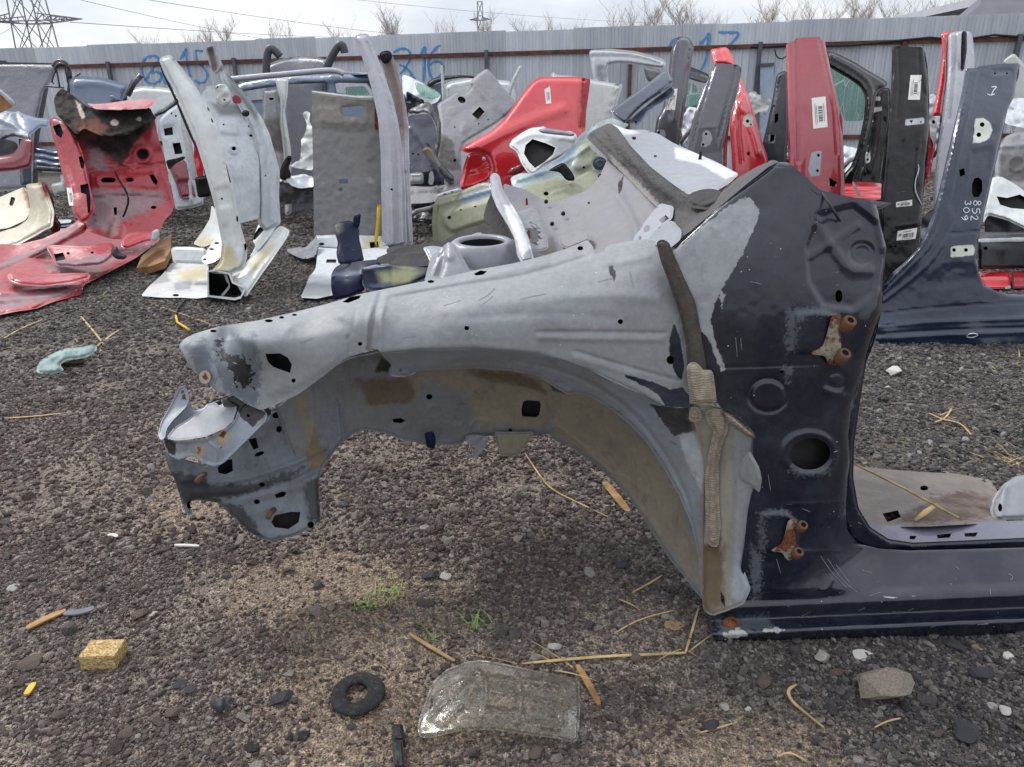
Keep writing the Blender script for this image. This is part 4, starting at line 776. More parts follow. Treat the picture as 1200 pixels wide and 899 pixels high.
# --- engine bay side: strut tower, firewall, cowl, dash, far rail
panel(q,'engine_bay_panel',[(497,330),(505,300),(530,285),(560,272),(600,280),(640,300),(640,330),(560,345)],[(497,330,1.62),(560,280,2.02),(640,300,1.9),(560,345,1.57)],M['towergrey'],[('noise',18,.005,3)],res=4)
st_c = at(565,283,1.84)
lathe(q,'strut_tower',st_c,[(.057,-.006),(.058,-.002),(.061,.002),(.072,.003),(.078,-.001),(.085,-.010),(.098,-.03),(.104,-.055),(.108,-.085),(.125,-.095)],M['towergrey'],40,(0,-.05,1))
lathe(q,'strut_tower_well',st_c,[(.0575,-.005),(.060,-.12),(0,-.13)],M['cavity_shade'],24,(0,-.05,1))
panel(q,'brake_hose_bracket',[(502,326),(507,312),(513,300),(519,288),(526,283),(534,287),(540,298),(549,314),(556,322),(540,330),(515,332)],[(502,326,1.66),(526,284,1.74),(556,322,1.66),(528,312,1.68)],M['towergrey'],[('edge',4,.01),('ridge',[(520,290),(518,310),(512,326)],7,-.012),('step',ell(527,300,5,5),.008,3,0)],res=2.2,box=.012)
panel(q,'fender_flange',[(574,206),(579,202),(585,205),(590,224),(600,240),(611,258),(620,280),(626,305),(612,309),(606,300),(603,280),(594,262),(583,245),(576,228)],[(578,204,2.25),(590,240,2.0),(604,265,1.86),(618,300,1.70)],M['dashgrey'],[('edge',4,.010),('ridge',[(584,215),(592,240),(608,265),(616,300)],5,.008)],res=2.4,th=.004,masks={'m1':[[(590,240),(602,240),(622,290),(612,300)]]})
panel(q,'inner_flange',[(576,225),(582,240),(592,260),(600,280),(604,304),(596,302),(586,280),(572,262),(566,255),(570,240)],[(576,225,2.15),(566,255,2.0),(602,300,1.80)],M['dark_glue_shade'],res=2.6)
panel(q,'bay_shadow_panel',[(440,303),(470,290),(520,282),(545,268),(590,258),(600,275),(610,300),(560,320),(500,330),(460,328)],[(440,303,2.05),(590,258,2.2),(610,300,2.0),(500,330,1.95)],M['dark_glue_shade'],[('noise',15,.01,2)],res=4)  # dark sheet standing in for shade behind the strut tower
panel(q,'firewall',[(590,215),(615,222),(640,236),(655,236),(668,231),(690,222),(703,206),(712,186),(730,178),(755,205),(780,235),(790,262),(768,285),(740,292),(700,302),(660,310),(610,312),(604,285),(596,258),(590,238)],[(590,216,2.45),(640,236,2.35),(690,222,2.30),(712,190,2.42),(780,240,1.85),(768,285,1.70),(700,300,1.82),(610,308,1.95),(720,250,2.02),(660,270,2.08)],M['firewallgrey'],
   [('ridge',[(700,214),(718,224),(732,238),(744,262),(748,282)],9,.012),('step',[(722,200),(740,190),(775,240),(785,262),(752,288),(746,262),(733,236)],-.012,6),('ridge',[(640,240),(660,250),(668,290)],6,.004),('step',[(603,248),(628,244),(640,275),(640,290),(618,292)],.012,4),('ridge',[(662,285),(685,275)],5,.006),('noise',30,.012,6),('noise',10,.002,3)],
   holes=[ell(625,275,6,7,12),[(724,215),(731,205),(729,222),(725,228)],ell(690,238,1.6,1.6,7),[(616,233),(618,232),(619,240),(616,241)]],masks={'m1':[ell(625,274,8,9)],'m2':[[(600,280),(640,275),(650,298),(610,305)]]},res=3.4,th=.004)
panel(q,'heat_shield',[(603,250),(612,246),(626,243),(631,250),(636,263),(641,280),(643,291),(632,295),(618,293),(608,276)],[(603,250,2.02),(626,243,2.12),(643,291,1.86),(618,293,1.82)],M['silver'],[('edge',2.2,.004),('ridge',[(606,262),(634,258)],2,.005),('noise',7,.003,4)],holes=[[(618,270),(626,268),(631,273),(629,283),(621,284),(617,278)],ell(615,257,1.8,1.3,8)],masks={'m3':[ell(624,276,9,10)]},res=1.9,th=.004)
panel(q,'bulkhead_bracket',[(655,277),(680,268),(690,272),(692,281),(664,292),(656,287)],[(655,280,1.98),(690,272,1.92),(664,292,1.90)],M['firewallgrey'],[('edge',2.2,.004)],res=1.9,th=.004)
for (u,v,Y) in ((703,206,2.36),(660,250,2.16),(647,262,2.12),(735,252,1.98),(640,236,2.3)): lathe(q,'bulkhead_stud',at(u,v,Y),[(0,.007),(.0028,.007),(.003,.002),(.006,.0015),(.0065,-.004)],M['blackrub'],10,(0,-.8,.6))
Bq = panel(q,'wiper_corner_bracket',[(741,282),(752,265),(764,249),(774,238),(790,242),(788,256),(776,266),(764,279),(752,284)],[(741,282,1.66),(774,240,1.80),(788,256,1.66),(752,284,1.62)],M['dashgrey'],[('edge',3,.004)],holes=[ell(758,268,3.5,5,9,.6),[(772,258),(780,252),(784,256),(776,262)],ell(750,279,2,2.6,8)],res=2.4,th=.004)
panel(q,'cowl_panel',[(687,161),(693,154),(703,149),(714,144),(724,150),(740,172),(762,196),(790,217),(806,228),(832,234),(824,246),(816,262),(800,276),(790,272),(784,257),(760,234),(735,208),(710,184)],[(690,160,2.62),(714,145,2.60),(740,172,2.30),(735,206,2.22),(790,218,1.80),(762,232,1.95),(832,234,1.56),(800,272,1.50),(785,256,1.72)],M['cowlgrime'],
   [('ridge',[(690,163),(712,186),(737,211),(762,237),(786,262)],3.5,.012),('ridge',[(694,159),(716,182),(741,207),(766,233),(790,262)],3,-.010),('ridge',[(712,152),(735,182),(760,210),(795,236)],10,.010),('noise',9,.010,5),('noise',4.5,.004,2)],
   masks={'m1':[[(695,156),(712,150),(724,166),(740,182),(748,198),(735,200),(720,186),(706,172)],[(740,190),(754,196),(768,212),(790,226),(812,232),(812,250),(790,246),(762,226)],[(700,178),(704,176),(790,268),(785,270)]],'m2':[[(715,180),(735,200),(765,230),(788,256),(776,254),(750,226),(718,192)]]},res=2.4,th=.01)
panel(q,'windscreen_glue',[(802,236),(810,226),(822,222),(832,221),(843,223),(850,231),(842,240),(828,246),(812,244)],[(802,236,1.60),(832,222,1.62),(850,231,1.53),(820,246,1.52)],M['dark_glue_shade'],[('edge',6,.014),('ridge',[(815,240),(828,236),(838,230)],4,-.006),('noise',7,.004,2)],res=2.2,box=.02)
panel(q,'dash_panel',[(712,145),(720,146),(735,152),(755,152),(772,157),(788,167),(812,178),(838,189),(866,204),(856,214),(840,224),(826,226),(806,228),(790,217),(764,197),(740,172)],[(712,145,2.60),(755,152,2.70),(812,178,2.35),(866,204,1.95),(740,172,2.36),(790,217,1.88),(830,226,1.68)],M['dashgrey'],
   [('ridge',[(772,160),(790,180),(790,205)],6,.006),('noise',25,.010,2),('edge',3,.006)],holes=[ell(743,162,2.6,2,8),ell(768,183,2,1.5,7)],masks={'m1':[[(790,172),(812,178),(866,204),(850,210),(820,192),(792,186)],[(712,145),(735,150),(750,156),(730,158)]]},res=3,th=.006)
panel(q,'dash_clip',[(820,178),(823,177),(822,190),(817,192)],2.2,M['blackrub'],res=2,box=.012)
panel(q,'a_pillar_stub',[(800,277),(797,270),(808,262),(822,248),(838,236),(848,222),(864,209),(884,197),(905,187),(914,190),(898,199),(872,221),(842,246),(818,265)],[(800,275,1.46),(838,238,1.52),(905,188,1.52),(818,264,1.45),(872,220,1.47)],M['pillarstub'],[('ridge',[(806,268),(838,243),(872,214),(900,192)],4,-.005),('edge',3,.005),('noise',10,.004,4)],res=2.4,box=.02)
panel(q,'pillar_corner',[(757,284),(765,272),(778,262),(788,258),(799,270),(798,280),(790,288),(784,295),(772,288)],[(757,283,1.54),(788,258,1.62),(799,276,1.45),(780,292,1.42)],M['towergrey'],[('edge',4,.006),('ridge',[(768,284),(776,272),(790,266)],6,.008)],res=2.4,th=.006)
panel(q,'battery_bracket',[(390,263),(395,261),(410,258),(416,262),(421,268),(421,280),(424,292),(427,306),(414,309),(397,310),(394,298),(396,284),(392,272)],[(390,263,2.16),(421,268,2.20),(427,306,2.10),(397,310,2.06)],M['bluebracket'],[('edge',3,.004),('ridge',[(396,265),(402,290),(405,308)],5,.006)],holes=[ell(396.5,267.5,2,3,8)],masks={'m1':[ell(396.5,267.5,3.4,4.6)]},res=2.4,th=.005)
panel(q,'battery_clamp',[(414,254),(416,253),(423,250),(422,262),(418,272),(414,264)],2.20,M['bluebracket'],[('edge',2,.003)],res=2,th=.006)
panel(q,'battery_tray',[(388,322),(392,314),(400,309),(430,305),(455,303),(458,309),(442,313),(426,316),(424,332),(428,340),(410,348),(391,352),(388,338)],[(388,322,2.00),(400,310,2.10),(456,304,2.10),(426,318,1.98),(424,340,1.97),(391,352,1.96)],M['bluebracket'],[('ridge',[(390,324),(424,322)],4,.010),('edge',3,.004)],masks={'m2':[[(392,320),(424,317),(424,326),(392,328)]]},res=2.4,th=.005)
panel(q,'tray_front',[(424,314),(440,310),(456,309),(480,312),(506,313),(512,318),(498,326),(480,334),(462,338),(442,341),(427,338)],[(424,316,1.97),(510,316,1.90),(442,341,1.92),(490,330,1.88)],M['bluebracket'],[('ridge',[(424,316),(456,312)],4,.008),('edge',3,.004),('ridge',[(456,312),(460,336)],4,-.006)],masks={'m1':[[(440,316),(478,314),(496,318),(478,332),(450,336)]],'m2':[[(424,312),(456,309),(456,315),(424,318)],[(428,335),(458,331),(458,336),(430,340)]]},res=2.4,th=.005)
panel(q,'far_rail',[(452,292),(462,288),(500,286),(520,288),(522,300),(508,311),(480,313),(458,310)],[(452,292,2.12),(520,288,2.12),(508,311,2.0),(458,310,2.02)],M['dark_glue_shade'],[('ridge',[(455,298),(515,296)],6,.012),('noise',8,.004,1)],res=2.6,th=.006)
panel(q,'rail_tab',[(495,290),(506,288),(522,290),(520,296),(512,307),(504,308),(500,298)],[(495,290,2.02),(522,290,2.0),(504,308,1.95)],M['towergrey'],[('edge',3,.005)],res=2.2,th=.005)
# ------------------------------------------------------------------ scrapped body sections standing in the yard behind
paint('redburnt','9c1f2d',.42,0,.25,m1=('8a7276',.85,16,12,5),m2=('15110f',.95,9,16,4),m3=('6b3e2a',.95,7,16,4),dirt=.45,dirtcol='76585b',dsc=7,scr=.3,wav=.008)
paint('charred','1d1a1a',.95,0,0,m1=('5a2f24',.95,5,10,3),m2=('b7a79a',.9,3,12,1),dirt=.4,dirtcol='5b4a42',dsc=9,scr=.2,bsc=12)
paint('whitepaint','c4c9c8',.4,0,.3,m1=('b5ad8c',.8,6,12,5),m2=('8b8f92',.8,5,10,3),dirt=.28,dirtcol='a9a594',dsc=3,scr=.1,wav=.006)
paint('whitegrey','b9bfc4',.5,0,.1,m1=('7c8083',.8,5,10,4),dirt=.45,dirtcol='8b8d8e',dsc=4,scr=.1,wav=.006)
paint('silvergrey','a5a7ae',.33,.15,.4,m1=('7b6a64',.7,5,10,6),dirt=.25,dirtcol='85858a',dsc=3,scr=.2,wav=.006)
paint('gunmetal','54545b',.32,.15,.4,m1=('45454c',.35,2,10,1),m2=('8f9094',.6,1,10,.5),dirt=.2,dirtcol='77767a',dsc=4,scr=.2,wav=.004)
paint('brightred','c81f2c',.32,0,.6,m1=('9c0d18',.3,2,10,1),m2=('b9b8ac',.6,2,12,.6),dirt=.10,dirtcol='c97b7b',dsc=4,scr=.1,wav=.005)
paint('darkred','97202f',.32,0,.6,m1=('9aa0a6',.5,1,10,.6),dirt=.15,dirtcol='a05a62',dsc=4,scr=.2,wav=.004)
paint('blackpaint','0b0c10',.28,0,.2,m1=('aeb2b5',.5,1,10,.6),dirt=.10,dirtcol='3c3e44',dsc=4,scr=.35,wav=.006,spec=.3)
paint('navypaint','142038',.26,.05,.4,m1=('c6cbc0',.5,2,20,.8),dirt=.14,dirtcol='5a6472',dsc=4,scr=.3,wav=.005)
paint('bluegrey','5d6a80',.35,.05,.5,m1=('2a3140',.5,4,8,2),dirt=.25,dirtcol='7e8690',dsc=3,scr=.2,wav=.006)
paint('roofsheet','6d7078',.5,.05,.1,dirt=.45,dirtcol='83838a',dsc=2,scr=.15,wav=.01)
paint('darkmetal','33353b',.5,.05,.2,m1=('8d9297',.5,2,12,1),dirt=.35,dirtcol='6b6d70',dsc=5,scr=.3)
paint('wellgrey','7c7d82',.6,.05,0,m1=('4d4a48',.8,6,9,3),m2=('8d7b5c',.8,4,10,2),dirt=.5,dirtcol='8e8c8a',dsc=4,scr=.2,wav=.01)
paint('olive','7e816b',.5,0,.1,m1=('6b7d92',.4,6,14,5),m2=('4a4d42',.7,4,14,2),dirt=.3,dirtcol='8b8a78',dsc=6,scr=.2,wav=.006)
paint('seagreen','8c9ba0',.4,.05,.2,m1=('4c6076',.4,6,12,5),m2=('7e836f',.5,6,12,5),dirt=.3,dirtcol='87897c',dsc=6,scr=.25,wav=.006)
paint('carpet','777879',.95,0,0,m1=('94928f',.8,4,14,2),m2=('85807b',.95,8,14,6),dirt=.35,dirtcol='8b8a86',dsc=6,scr=0,bsc=10)
paint('beige','aaa28d',.45,0,.2,m1=('7c4a2c',.9,6,12,4),m2=('cfc7b2',.7,5,12,4),dirt=.4,dirtcol='8a7a60',dsc=5,scr=.2)
paint('deepred','7e2433',.35,0,.5,dirt=.3,dirtcol='8f7a7a',dsc=5,scr=.2)
plain('board','9c7650',.85,.35,9,.002,40,col2='7c5a3a'); plain('woodedge','6b4a30',.95,.4,40,.004,60)
plain('yellowstrap','c9a52c',.6,.2,20,0); plain('cloth','8b8d93',.95,.3,14,.01,30); plain('straw','b7a273',.85,.35,14,0,col2='8b7750'); plain('chalk','d8dde6',.8,.1,30,0); plain('wire','1b1818',.7,.2,30,0)
def glass_mat(name, tint, alpha, cracks):
    n = NT(name); m = n.m; t = n.t; tr = t.nodes.new('ShaderNodeBsdfTransparent'); tr.inputs[0].default_value = lin(tint); mxs = t.nodes.new('ShaderNodeMixShader')
    pv = n.map(n.P,(1.2,1.2,.35),(.2,.9,.3)); v = n.voro(cracks*1.6,'DISTANCE_TO_EDGE',v=pv); v2 = n.voro(cracks*5,'DISTANCE_TO_EDGE',v=pv); cr = n.math('MAXIMUM', n.ss(v,.03,.01), n.math('MULTIPLY',n.ss(v2,.05,.015),.45))
    n.L(n.mix(cr,lin('8fb5ab'),lin('d8ece4')), n.b.inputs['Base Color']); n.b.inputs['Roughness'].default_value = .12
    n.set(mxs.inputs[0], n.math('ADD',n.math('MULTIPLY',cr,.6),alpha)); n.L(tr.outputs[0],mxs.inputs[1]); n.L(n.b.outputs[0],mxs.inputs[2]); n.L(mxs.outputs[0],n.o.inputs[0]); M[name] = m
glass_mat('crackedglass','dcefe9',.2,7)
def T(name,label,cat,u,v,group=None): return thing(name,label,cat,tuple(at(u,v,G)*[1,1,0]),group)
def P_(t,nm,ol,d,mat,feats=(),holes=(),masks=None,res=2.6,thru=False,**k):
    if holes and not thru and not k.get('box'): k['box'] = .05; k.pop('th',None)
    if holes and not thru: k.setdefault('back_mat', M['cavity_shade'])  # back skin is darkened so holes read as shaded cavities
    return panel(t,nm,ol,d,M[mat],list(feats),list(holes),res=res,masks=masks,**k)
def src(o): return lambda u,v,l: on(o,u,v,l)
# --- left edge: roof panel, bonnet, white tailgate, blue wing
t = T('car_roof_skin','large dull grey roof panel leaning on the fence at the far left','car roof',20,222)
r = P_(t,'roof_skin',[(-30,74),(0,73),(30,73),(62,74),(67,80),(60,96),(52,108),(46,135),(40,160),(37,222),(-30,226)],[(-30,74,11.6),(62,74,11.4),(-30,222,10.6),(40,200,10.6)],'roofsheet',[('noise',30,.05,2),('edge',5,.03)],res=3.5,th=.02)
P_(t,'roof_edge',[(52,103),(57,102),(52,130),(46,160),(44,222),(38,222),(40,160),(46,130)],[(55,103,11.2),(46,160,10.8),(40,222,10.5)],'darkmetal',[('edge',2,.02)],box=.04)
P_(t,'roof_edge',[(-30,70),(-5,71),(8,71),(8,73),(62,74),(62,75.5),(-30,76)],11.3,'darkmetal',res=2,box=.05)
t = T('bent_roof_frame','bent black roof frame with wire struts beside the big grey roof panel','car frame',72,218)
for pts in ([(62,78),(66,72),(72,71),(78,74),(80,80),(82,92)],[(66,80),(60,96),(63,98)],[(66,80),(70,102)],[(76,78),(80,98)],[(82,80),(84,92)],[(52,101),(64,102),(75,103)],[(80,100),(86,92),(94,86)],[(82,92),(80,110),(79,160),(79,218)]):
    tube(t,'strut',[at(u,v,10.9) for u,v in chaikin(pts,1,False)],.022 if len(pts) > 3 else .012,M['darkmetal'],6)
P_(t,'corner_plate',[(62,78),(66,71.5),(73,71),(79,75),(79,80),(70,78),(64,84)],10.8,'darkmetal',[('edge',3,.04)],box=.08)
t = T('car_bonnet','dark blue grey bonnet panel standing behind the burnt red floor','bonnet',110,215)
P_(t,'bonnet_skin',[(81,95),(86,90),(97,89),(121,91),(141,97),(151,99),(148,108),(145,120),(143,214),(88,217),(84,130)],[(84,92,9.8),(150,100,10.0),(88,215,9.4),(143,213,9.4)],'bluegrey',[('edge',6,.05),('noise',25,.02,4),('ridge',[(85,100),(110,97),(146,104)],6,.02)],res=3,th=.02)
P_(t,'bonnet_edge',[(143,119),(146,112),(152,98),(156,92),(158,95),(154,106),(149,118)],9.7,'darkmetal',[('edge',2,.02)],box=.05)
t = T('tailgate','white tailgate panel behind the burnt red firewall','tailgate',178,212)
P_(t,'tailgate_skin',[(149,112),(152,104),(166,101),(188,102),(205,105),(212,109),(208,121),(196,131),(186,136),(182,212),(150,214)],[(150,105,9.6),(212,108,9.6),(150,212,9.2),(185,211,9.2)],'whitepaint',[('edge',5,.04),('noise',25,.02,3)],res=3,th=.03)
tube(t,'seal',[at(u,v,9.4) for u,v in ((150,112),(157,98),(165,89),(166,91))],.03,M['darkmetal'],6); tube(t,'seal',[at(u,v,9.35) for u,v in ((211,112),(205,122),(194,130),(182,135))],.02,M['darkmetal'],6)
t = T('small_flap','small pale blue flap resting between bonnet and tailgate','panel',135,214)
P_(t,'flap_skin',[(127,112),(132,110),(142,116),(141,119),(132,120),(131,212),(128,213)],9.2,'bluegrey',[('edge',2,.02)],th=.02)
t = T('front_wing','crumpled blue grey front wing at the left edge above dark red sill','car wing',30,205)
P_(t,'wing_skin',[(-20,126),(0,128),(12,131),(20,129),(26,133),(42,138),(58,139),(57,150),(47,149),(36,158),(38,164),(30,164),(14,160),(0,166),(-20,168)],[(-20,126,8.4),(58,140,8.6),(36,162,8.1),(-20,168,8.1)],'bluegrey',[('ridge',[(0,140),(20,148),(34,160)],5,.03),('ridge',[(18,132),(24,150),(32,160)],5,-.02),('noise',12,.03,1),('edge',3,.02)],masks={'m1':[[(0,150),(16,152),(26,160),(0,166)]]},th=.02)
P_(t,'wing_post',[(22,160),(36,160),(37,216),(24,218)],8.2,'bluegrey',[('edge',3,.02)],box=.05)
t = T('fibre_panel','brown fibreboard trim with pale edge at the left edge','trim panel',5,215)
P_(t,'fibre_board',[(-20,98),(0,106),(16,121),(14,126),(0,133),(-20,140)],[(-20,98,7.9),(16,122,8.1),(-20,140,7.8)],'board',[('noise',10,.02,2)],th=.02)
P_(t,'pale_edge',[(-20,96),(0,104),(15,116),(18,122),(15,124),(0,110),(-20,100)],7.75,'whitegrey',[('edge',2,.02)],box=.04)
P_(t,'trim_leg',[(-20,130),(-2,130),(-4,222),(-20,224)],7.9,'darkmetal',box=.05)
t = T('door_aperture','dark red door aperture corner with open middle at the left edge','car body part',20,204)
P_(t,'aperture_frame',[(-25,183),(0,183),(14,181),(21,175),(25,164),(27,161),(40,163),(39,185),(36,196),(18,200),(-25,204)],[(-25,185,7.7),(40,165,7.7),(36,197,7.6),(-25,204,7.6)],'deepred',[('edge',4,.03),('ridge',[(-25,192),(15,191),(28,183),(32,166)],4,.02)],box=.1)
P_(t,'inner_panel',[(-25,160),(0,162),(18,166),(22,172),(16,180),(0,184),(-25,186)],7.9,'darkmetal',[('noise',8,.02,2)],th=.02)
t = T('sill_section','short stack of blue sill profiles on the gravel beside dark red corner','car sill',55,200)
for k,(y0,y1) in enumerate(((172,179),(179,186),(186,193))): P_(t,'sill_profile',[(40,y0),(52,y0+1),(62,y0+4),(74,y0+4),(74,y1+4),(60,y1+4),(40,y1)],7.75-.1*k,'bluegrey',[('edge',3,.03)],box=.08)
P_(t,'sill_base',[(40,193),(74,196),(74,202),(40,200)],7.5,'darkmetal',[('edge',2,.02)],box=.1)
t = T('cream_floor','cream floor panel with rusty edge lying at the left edge','car floor',10,275)
P_(t,'floor_skin',[(-25,234),(0,231),(28,219),(33,224),(36,248),(30,258),(10,267),(-25,272)],[(-25,236,7.2),(28,220,7.2),(-25,272,6.5),(34,250,6.6)],'beige',[('ridge',[(-10,258),(12,254),(30,240)],6,.02),('noise',15,.02,1)],holes=[[(11,239),(13,231),(16,231),(18,233),(15,241),(12,241)]],masks={'m1':[[(26,218),(40,230),(36,250),(30,235)]],'m2':[[(-25,250),(30,240),(20,268),(-25,275)]]},th=.02)
t = T('sill_corner','beige door aperture corner with rusty top lying at the left','car body part',40,292)
P_(t,'corner_frame',[(-25,282),(0,272),(20,266),(32,258),(36,246),(33,228),(30,216),(48,214),(53,216),(58,230),(64,248),(62,266),(52,270),(46,274),(20,288),(0,292),(-25,300)],[(-25,284,6.25),(36,246,6.5),(33,217,6.7),(52,216,6.6),(62,262,6.2),(0,291,6.0),(-25,300,5.9)],'beige',[('edge',5,.03),('ridge',[(-25,290),(20,277),(40,264),(44,245),(40,222)],5,.02)],masks={'m1':[[(46,214),(58,216),(60,234),(50,232)]]},box=.08)
P_(t,'inner_post',[(48,213),(54,214),(62,232),(66,256),(72,262),(70,272),(60,272),(58,250)],6.55,'deepred',[('edge',3,.02)],box=.05)
t = T('white_bracket','small white bracket lying behind the burnt red pillar','bracket',70,224)
P_(t,'bracket_plate',[(59,216),(66,214),(72,213),(70,205),(74,205),(78,213),(79,226),(64,230)],7.3,'whitepaint',[('edge',3,.03)],box=.05)
t = T('grey_offcut','small pile of grey sheet offcuts by the burnt red sill','scrap',72,268)
for k in range(3): P_(t,'offcut',[(62,258+4*k),(84,257+4*k),(83,261+4*k),(60,263+4*k)],[(62,258+4*k,('z',.07-.02*k)),(84,257+4*k,('z',.08-.02*k)),(60,263+4*k,('z',.06-.02*k))],'bluegrey' if k%2 else 'whitegrey',th=.01)
# --- burnt red floor and firewall
t = T('burnt_floor_section','burnt red floor and firewall section with scorched black top','car body part',60,362)
fw = [(60,140,6.35),(64,112,6.6),(176,127,6.7),(204,240,6.35),(193,258,6.1),(100,262,5.85),(150,278,5.75),(83,232,6.0),(130,200,6.3)]
P_(t,'firewall',[(78,140),(92,150),(110,140),(140,132),(176,127),(181,138),(185,160),(194,188),(198,212),(205,240),(201,250),(193,258),(186,274),(160,281),(130,280),(105,272),(95,258),(92,225),(88,190)],fw,'redburnt',[
  ('step',[(112,206),(124,203),(160,205),(184,203),(185,220),(176,221),(160,218),(113,219)],.03,3),('step',[(129,240),(133,235),(140,236),(141,278),(128,280)],.03,3),('ring',167,181,9,8,4,.03),('step',ell(167,181,7.5,7,rot=.2),-.03,3,0),('step',[(176,150),(185,160),(190,172),(182,176),(172,165)],.02,4),('noise',18,.03,2),('noise',7,.008,4),('ridge',[(106,232),(150,228),(196,233)],2,-.03),('ridge',[(104,200),(150,196),(192,192)],2,-.03),('ridge',[(104,205),(106,235),(112,262)],2,-.03),('ridge',[(112,188),(140,190),(156,198)],2,.03),('ridge',[(143,206),(145,240),(152,262)],2,-.02),('step',[(112,240),(124,238),(125,262),(113,262)],-.02,1.5),('ridge',[(190,205),(198,220),(203,240)],6,.03),('step',[(150,258),(160,250),(175,249),(192,256),(186,274),(155,280)],-.015,4)],
  holes=[[(118,211),(121,208),(133,208),(136,211),(133,214),(120,214)],[(147,210),(150,208),(155,208),(157,211),(155,213),(149,213)],[(175,205),(180,204),(185,213),(183,217),(179,214)],ell(180,243,3.5,2,9),ell(167.5,181,6,5.5,14),[(133,243),(137,243),(137,252),(134,252)]],
  masks={'m1':[[(106,224),(150,221),(186,224),(196,232),(170,250),(150,255),(130,278),(102,262),(98,230)],[(104,172),(120,172),(128,200),(104,198)]],'m2':[[(80,130),(178,124),(184,140),(176,150),(160,165),(152,182),(140,195),(120,178),(100,172),(92,158)],ell(167,181,6,5)],'m3':[[(92,150),(120,142),(135,150),(112,162),(96,165)],[(120,276),(135,255),(128,280)]]},res=2.4,th=.012)
P_(t,'charred_cowl',[(63,117),(66,110),(72,103),(80,108),(88,114),(96,120),(104,126),(140,129),(176,126),(179,133),(184,139),(172,144),(150,158),(120,160),(98,150),(90,158),(82,150),(74,142),(66,134)],[(64,112,6.55),(104,126,6.5),(180,128,6.6),(184,140,6.55),(120,160,6.15),(75,140,6.3)],'charred',[('noise',9,.05,3),('noise',4,.02,7),('ring',134,144,8,7,3,.03),('step',ell(134,144,6,5),.03,3,0),('ridge',[(90,152),(120,160),(150,155),(170,143)],4,.04),('ridge',[(88,112),(95,130),(100,150)],4,.03)],masks={'m1':[[(88,145),(115,138),(128,150),(100,165)]],'m2':[ell(134,144,5,4),[(88,118),(94,122),(100,138),(96,140)],ell(163,139,3,3)]},res=2.2,th=.02)
P_(t,'cowl_lip',[(101,121),(110,122),(126,121),(147,118),(168,116),(186,118),(180,122),(174,127),(140,129),(112,128)],[(101,121,6.5),(186,118,6.7),(174,127,6.4),(112,128,6.3)],'redburnt',[('edge',2.5,.02),('noise',8,.02,2)],masks={'m1':[[(105,126),(140,127),(172,126),(140,130)]]},th=.012)
P_(t,'hinge_pillar',[(58,140),(62,137),(72,141),(80,143),(88,158),(97,180),(102,205),(108,228),(112,246),(104,258),(95,262),(86,250),(80,226),(72,200),(66,175),(60,155)],[(58,140,6.35),(80,143,6.3),(102,205,6.0),(86,250,5.75),(70,195,6.1),(110,245,5.8)],'redburnt',[('edge',4,.03),('ridge',[(72,160),(80,190),(90,225)],7,-.02),('noise',14,.012,3)],holes=[[(62,148),(70,145),(74,155),(72,162),(66,158)],[(92,184),(96,183),(99,190),(98,198),(95,197)],[(94,217),(103,215),(106,230),(106,248),(103,250),(101,228),(95,226)]],masks={'m2':[[(76,142),(82,143),(94,160),(90,170),(84,158)]],'m1':[[(60,142),(74,148),(70,162),(62,155)]]},res=2.4,box=.05)
o = t; hp = [c for c in t.children if c.name.startswith('hinge_pillar')][0]
sticker(t,src(hp),[(78,220),(84,220),(88,241),(81,241)],'x')
P_(t,'sill',[(-25,298),(0,286),(20,287),(50,280),(80,266),(95,256),(105,258),(100,272),(70,288),(40,303),(0,326),(-25,340)],[(-25,298,5.1),(20,287,5.5),(95,257,5.9),(100,272,5.75),(0,326,4.85),(-25,340,4.6),(40,290,5.4)],'redburnt',[('ridge',[(-25,322),(20,306),(70,282),(100,263)],4,.03),('edge',4,.03)],masks={'m1':[[(-20,318),(40,290),(90,264),(92,270),(40,300),(-20,330)]]},box=.06)
P_(t,'floor_skin',[(-25,330),(0,318),(40,298),(70,284),(100,266),(118,262),(122,276),(150,279),(186,272),(187,282),(160,302),(122,322),(98,334),(96,345),(62,354),(42,362),(20,365),(-25,374)],[(-25,335,Z(.12)),(60,290,Z(.13)),(118,264,Z(.13)),(186,275,Z(.10)),(122,322,Z(.04)),(98,340,Z(.02)),(40,362,Z(.02)),(-25,374,Z(.02)),(60,330,Z(.06))],'redburnt',[('ridge',[(0,345),(50,340),(95,333)],3,.03),('ridge',[(0,353),(50,348),(92,341)],3,.03),('ridge',[(40,362),(62,350),(98,336)],2.5,-.02),('ridge',[(60,318),(110,308),(150,292)],3,.03),('noise',14,.012,4),('edge',3,.01)],masks={'m1':[[(50,310),(100,300),(150,290),(110,320),(60,318)],[(-25,350),(60,340),(95,338),(60,352),(-25,372)]]},res=2.5,th=.012)
P_(t,'crossmember',[(54,290),(60,287),(95,289),(130,284),(135,288),(133,300),(120,310),(90,313),(66,312),(60,300)],[(54,290,5.2),(132,286,5.35),(133,300,5.1),(66,312,4.95),(95,300,5.0)],'redburnt',[('edge',3,.03),('step',[(60,286),(132,284),(132,289),(60,292)],.02,3)],holes=[[(63,298),(74,296),(77,304),(66,306)],ell(80,297,2,1.6,8),ell(108,296,2,1.4,8)],masks={'m1':[[(62,305),(130,296),(125,310),(66,314)]]},box=.05)
P_(t,'crossmember',[(8,322),(14,318),(40,322),(85,320),(104,320),(106,326),(84,332),(50,336),(24,334),(10,330)],[(8,322,4.55),(104,321,4.75),(50,336,4.45),(106,326,4.65),(24,334,4.4)],'redburnt',[('edge',4,.03),('ridge',[(12,321),(60,326),(100,322)],4,.02)],box=.04)
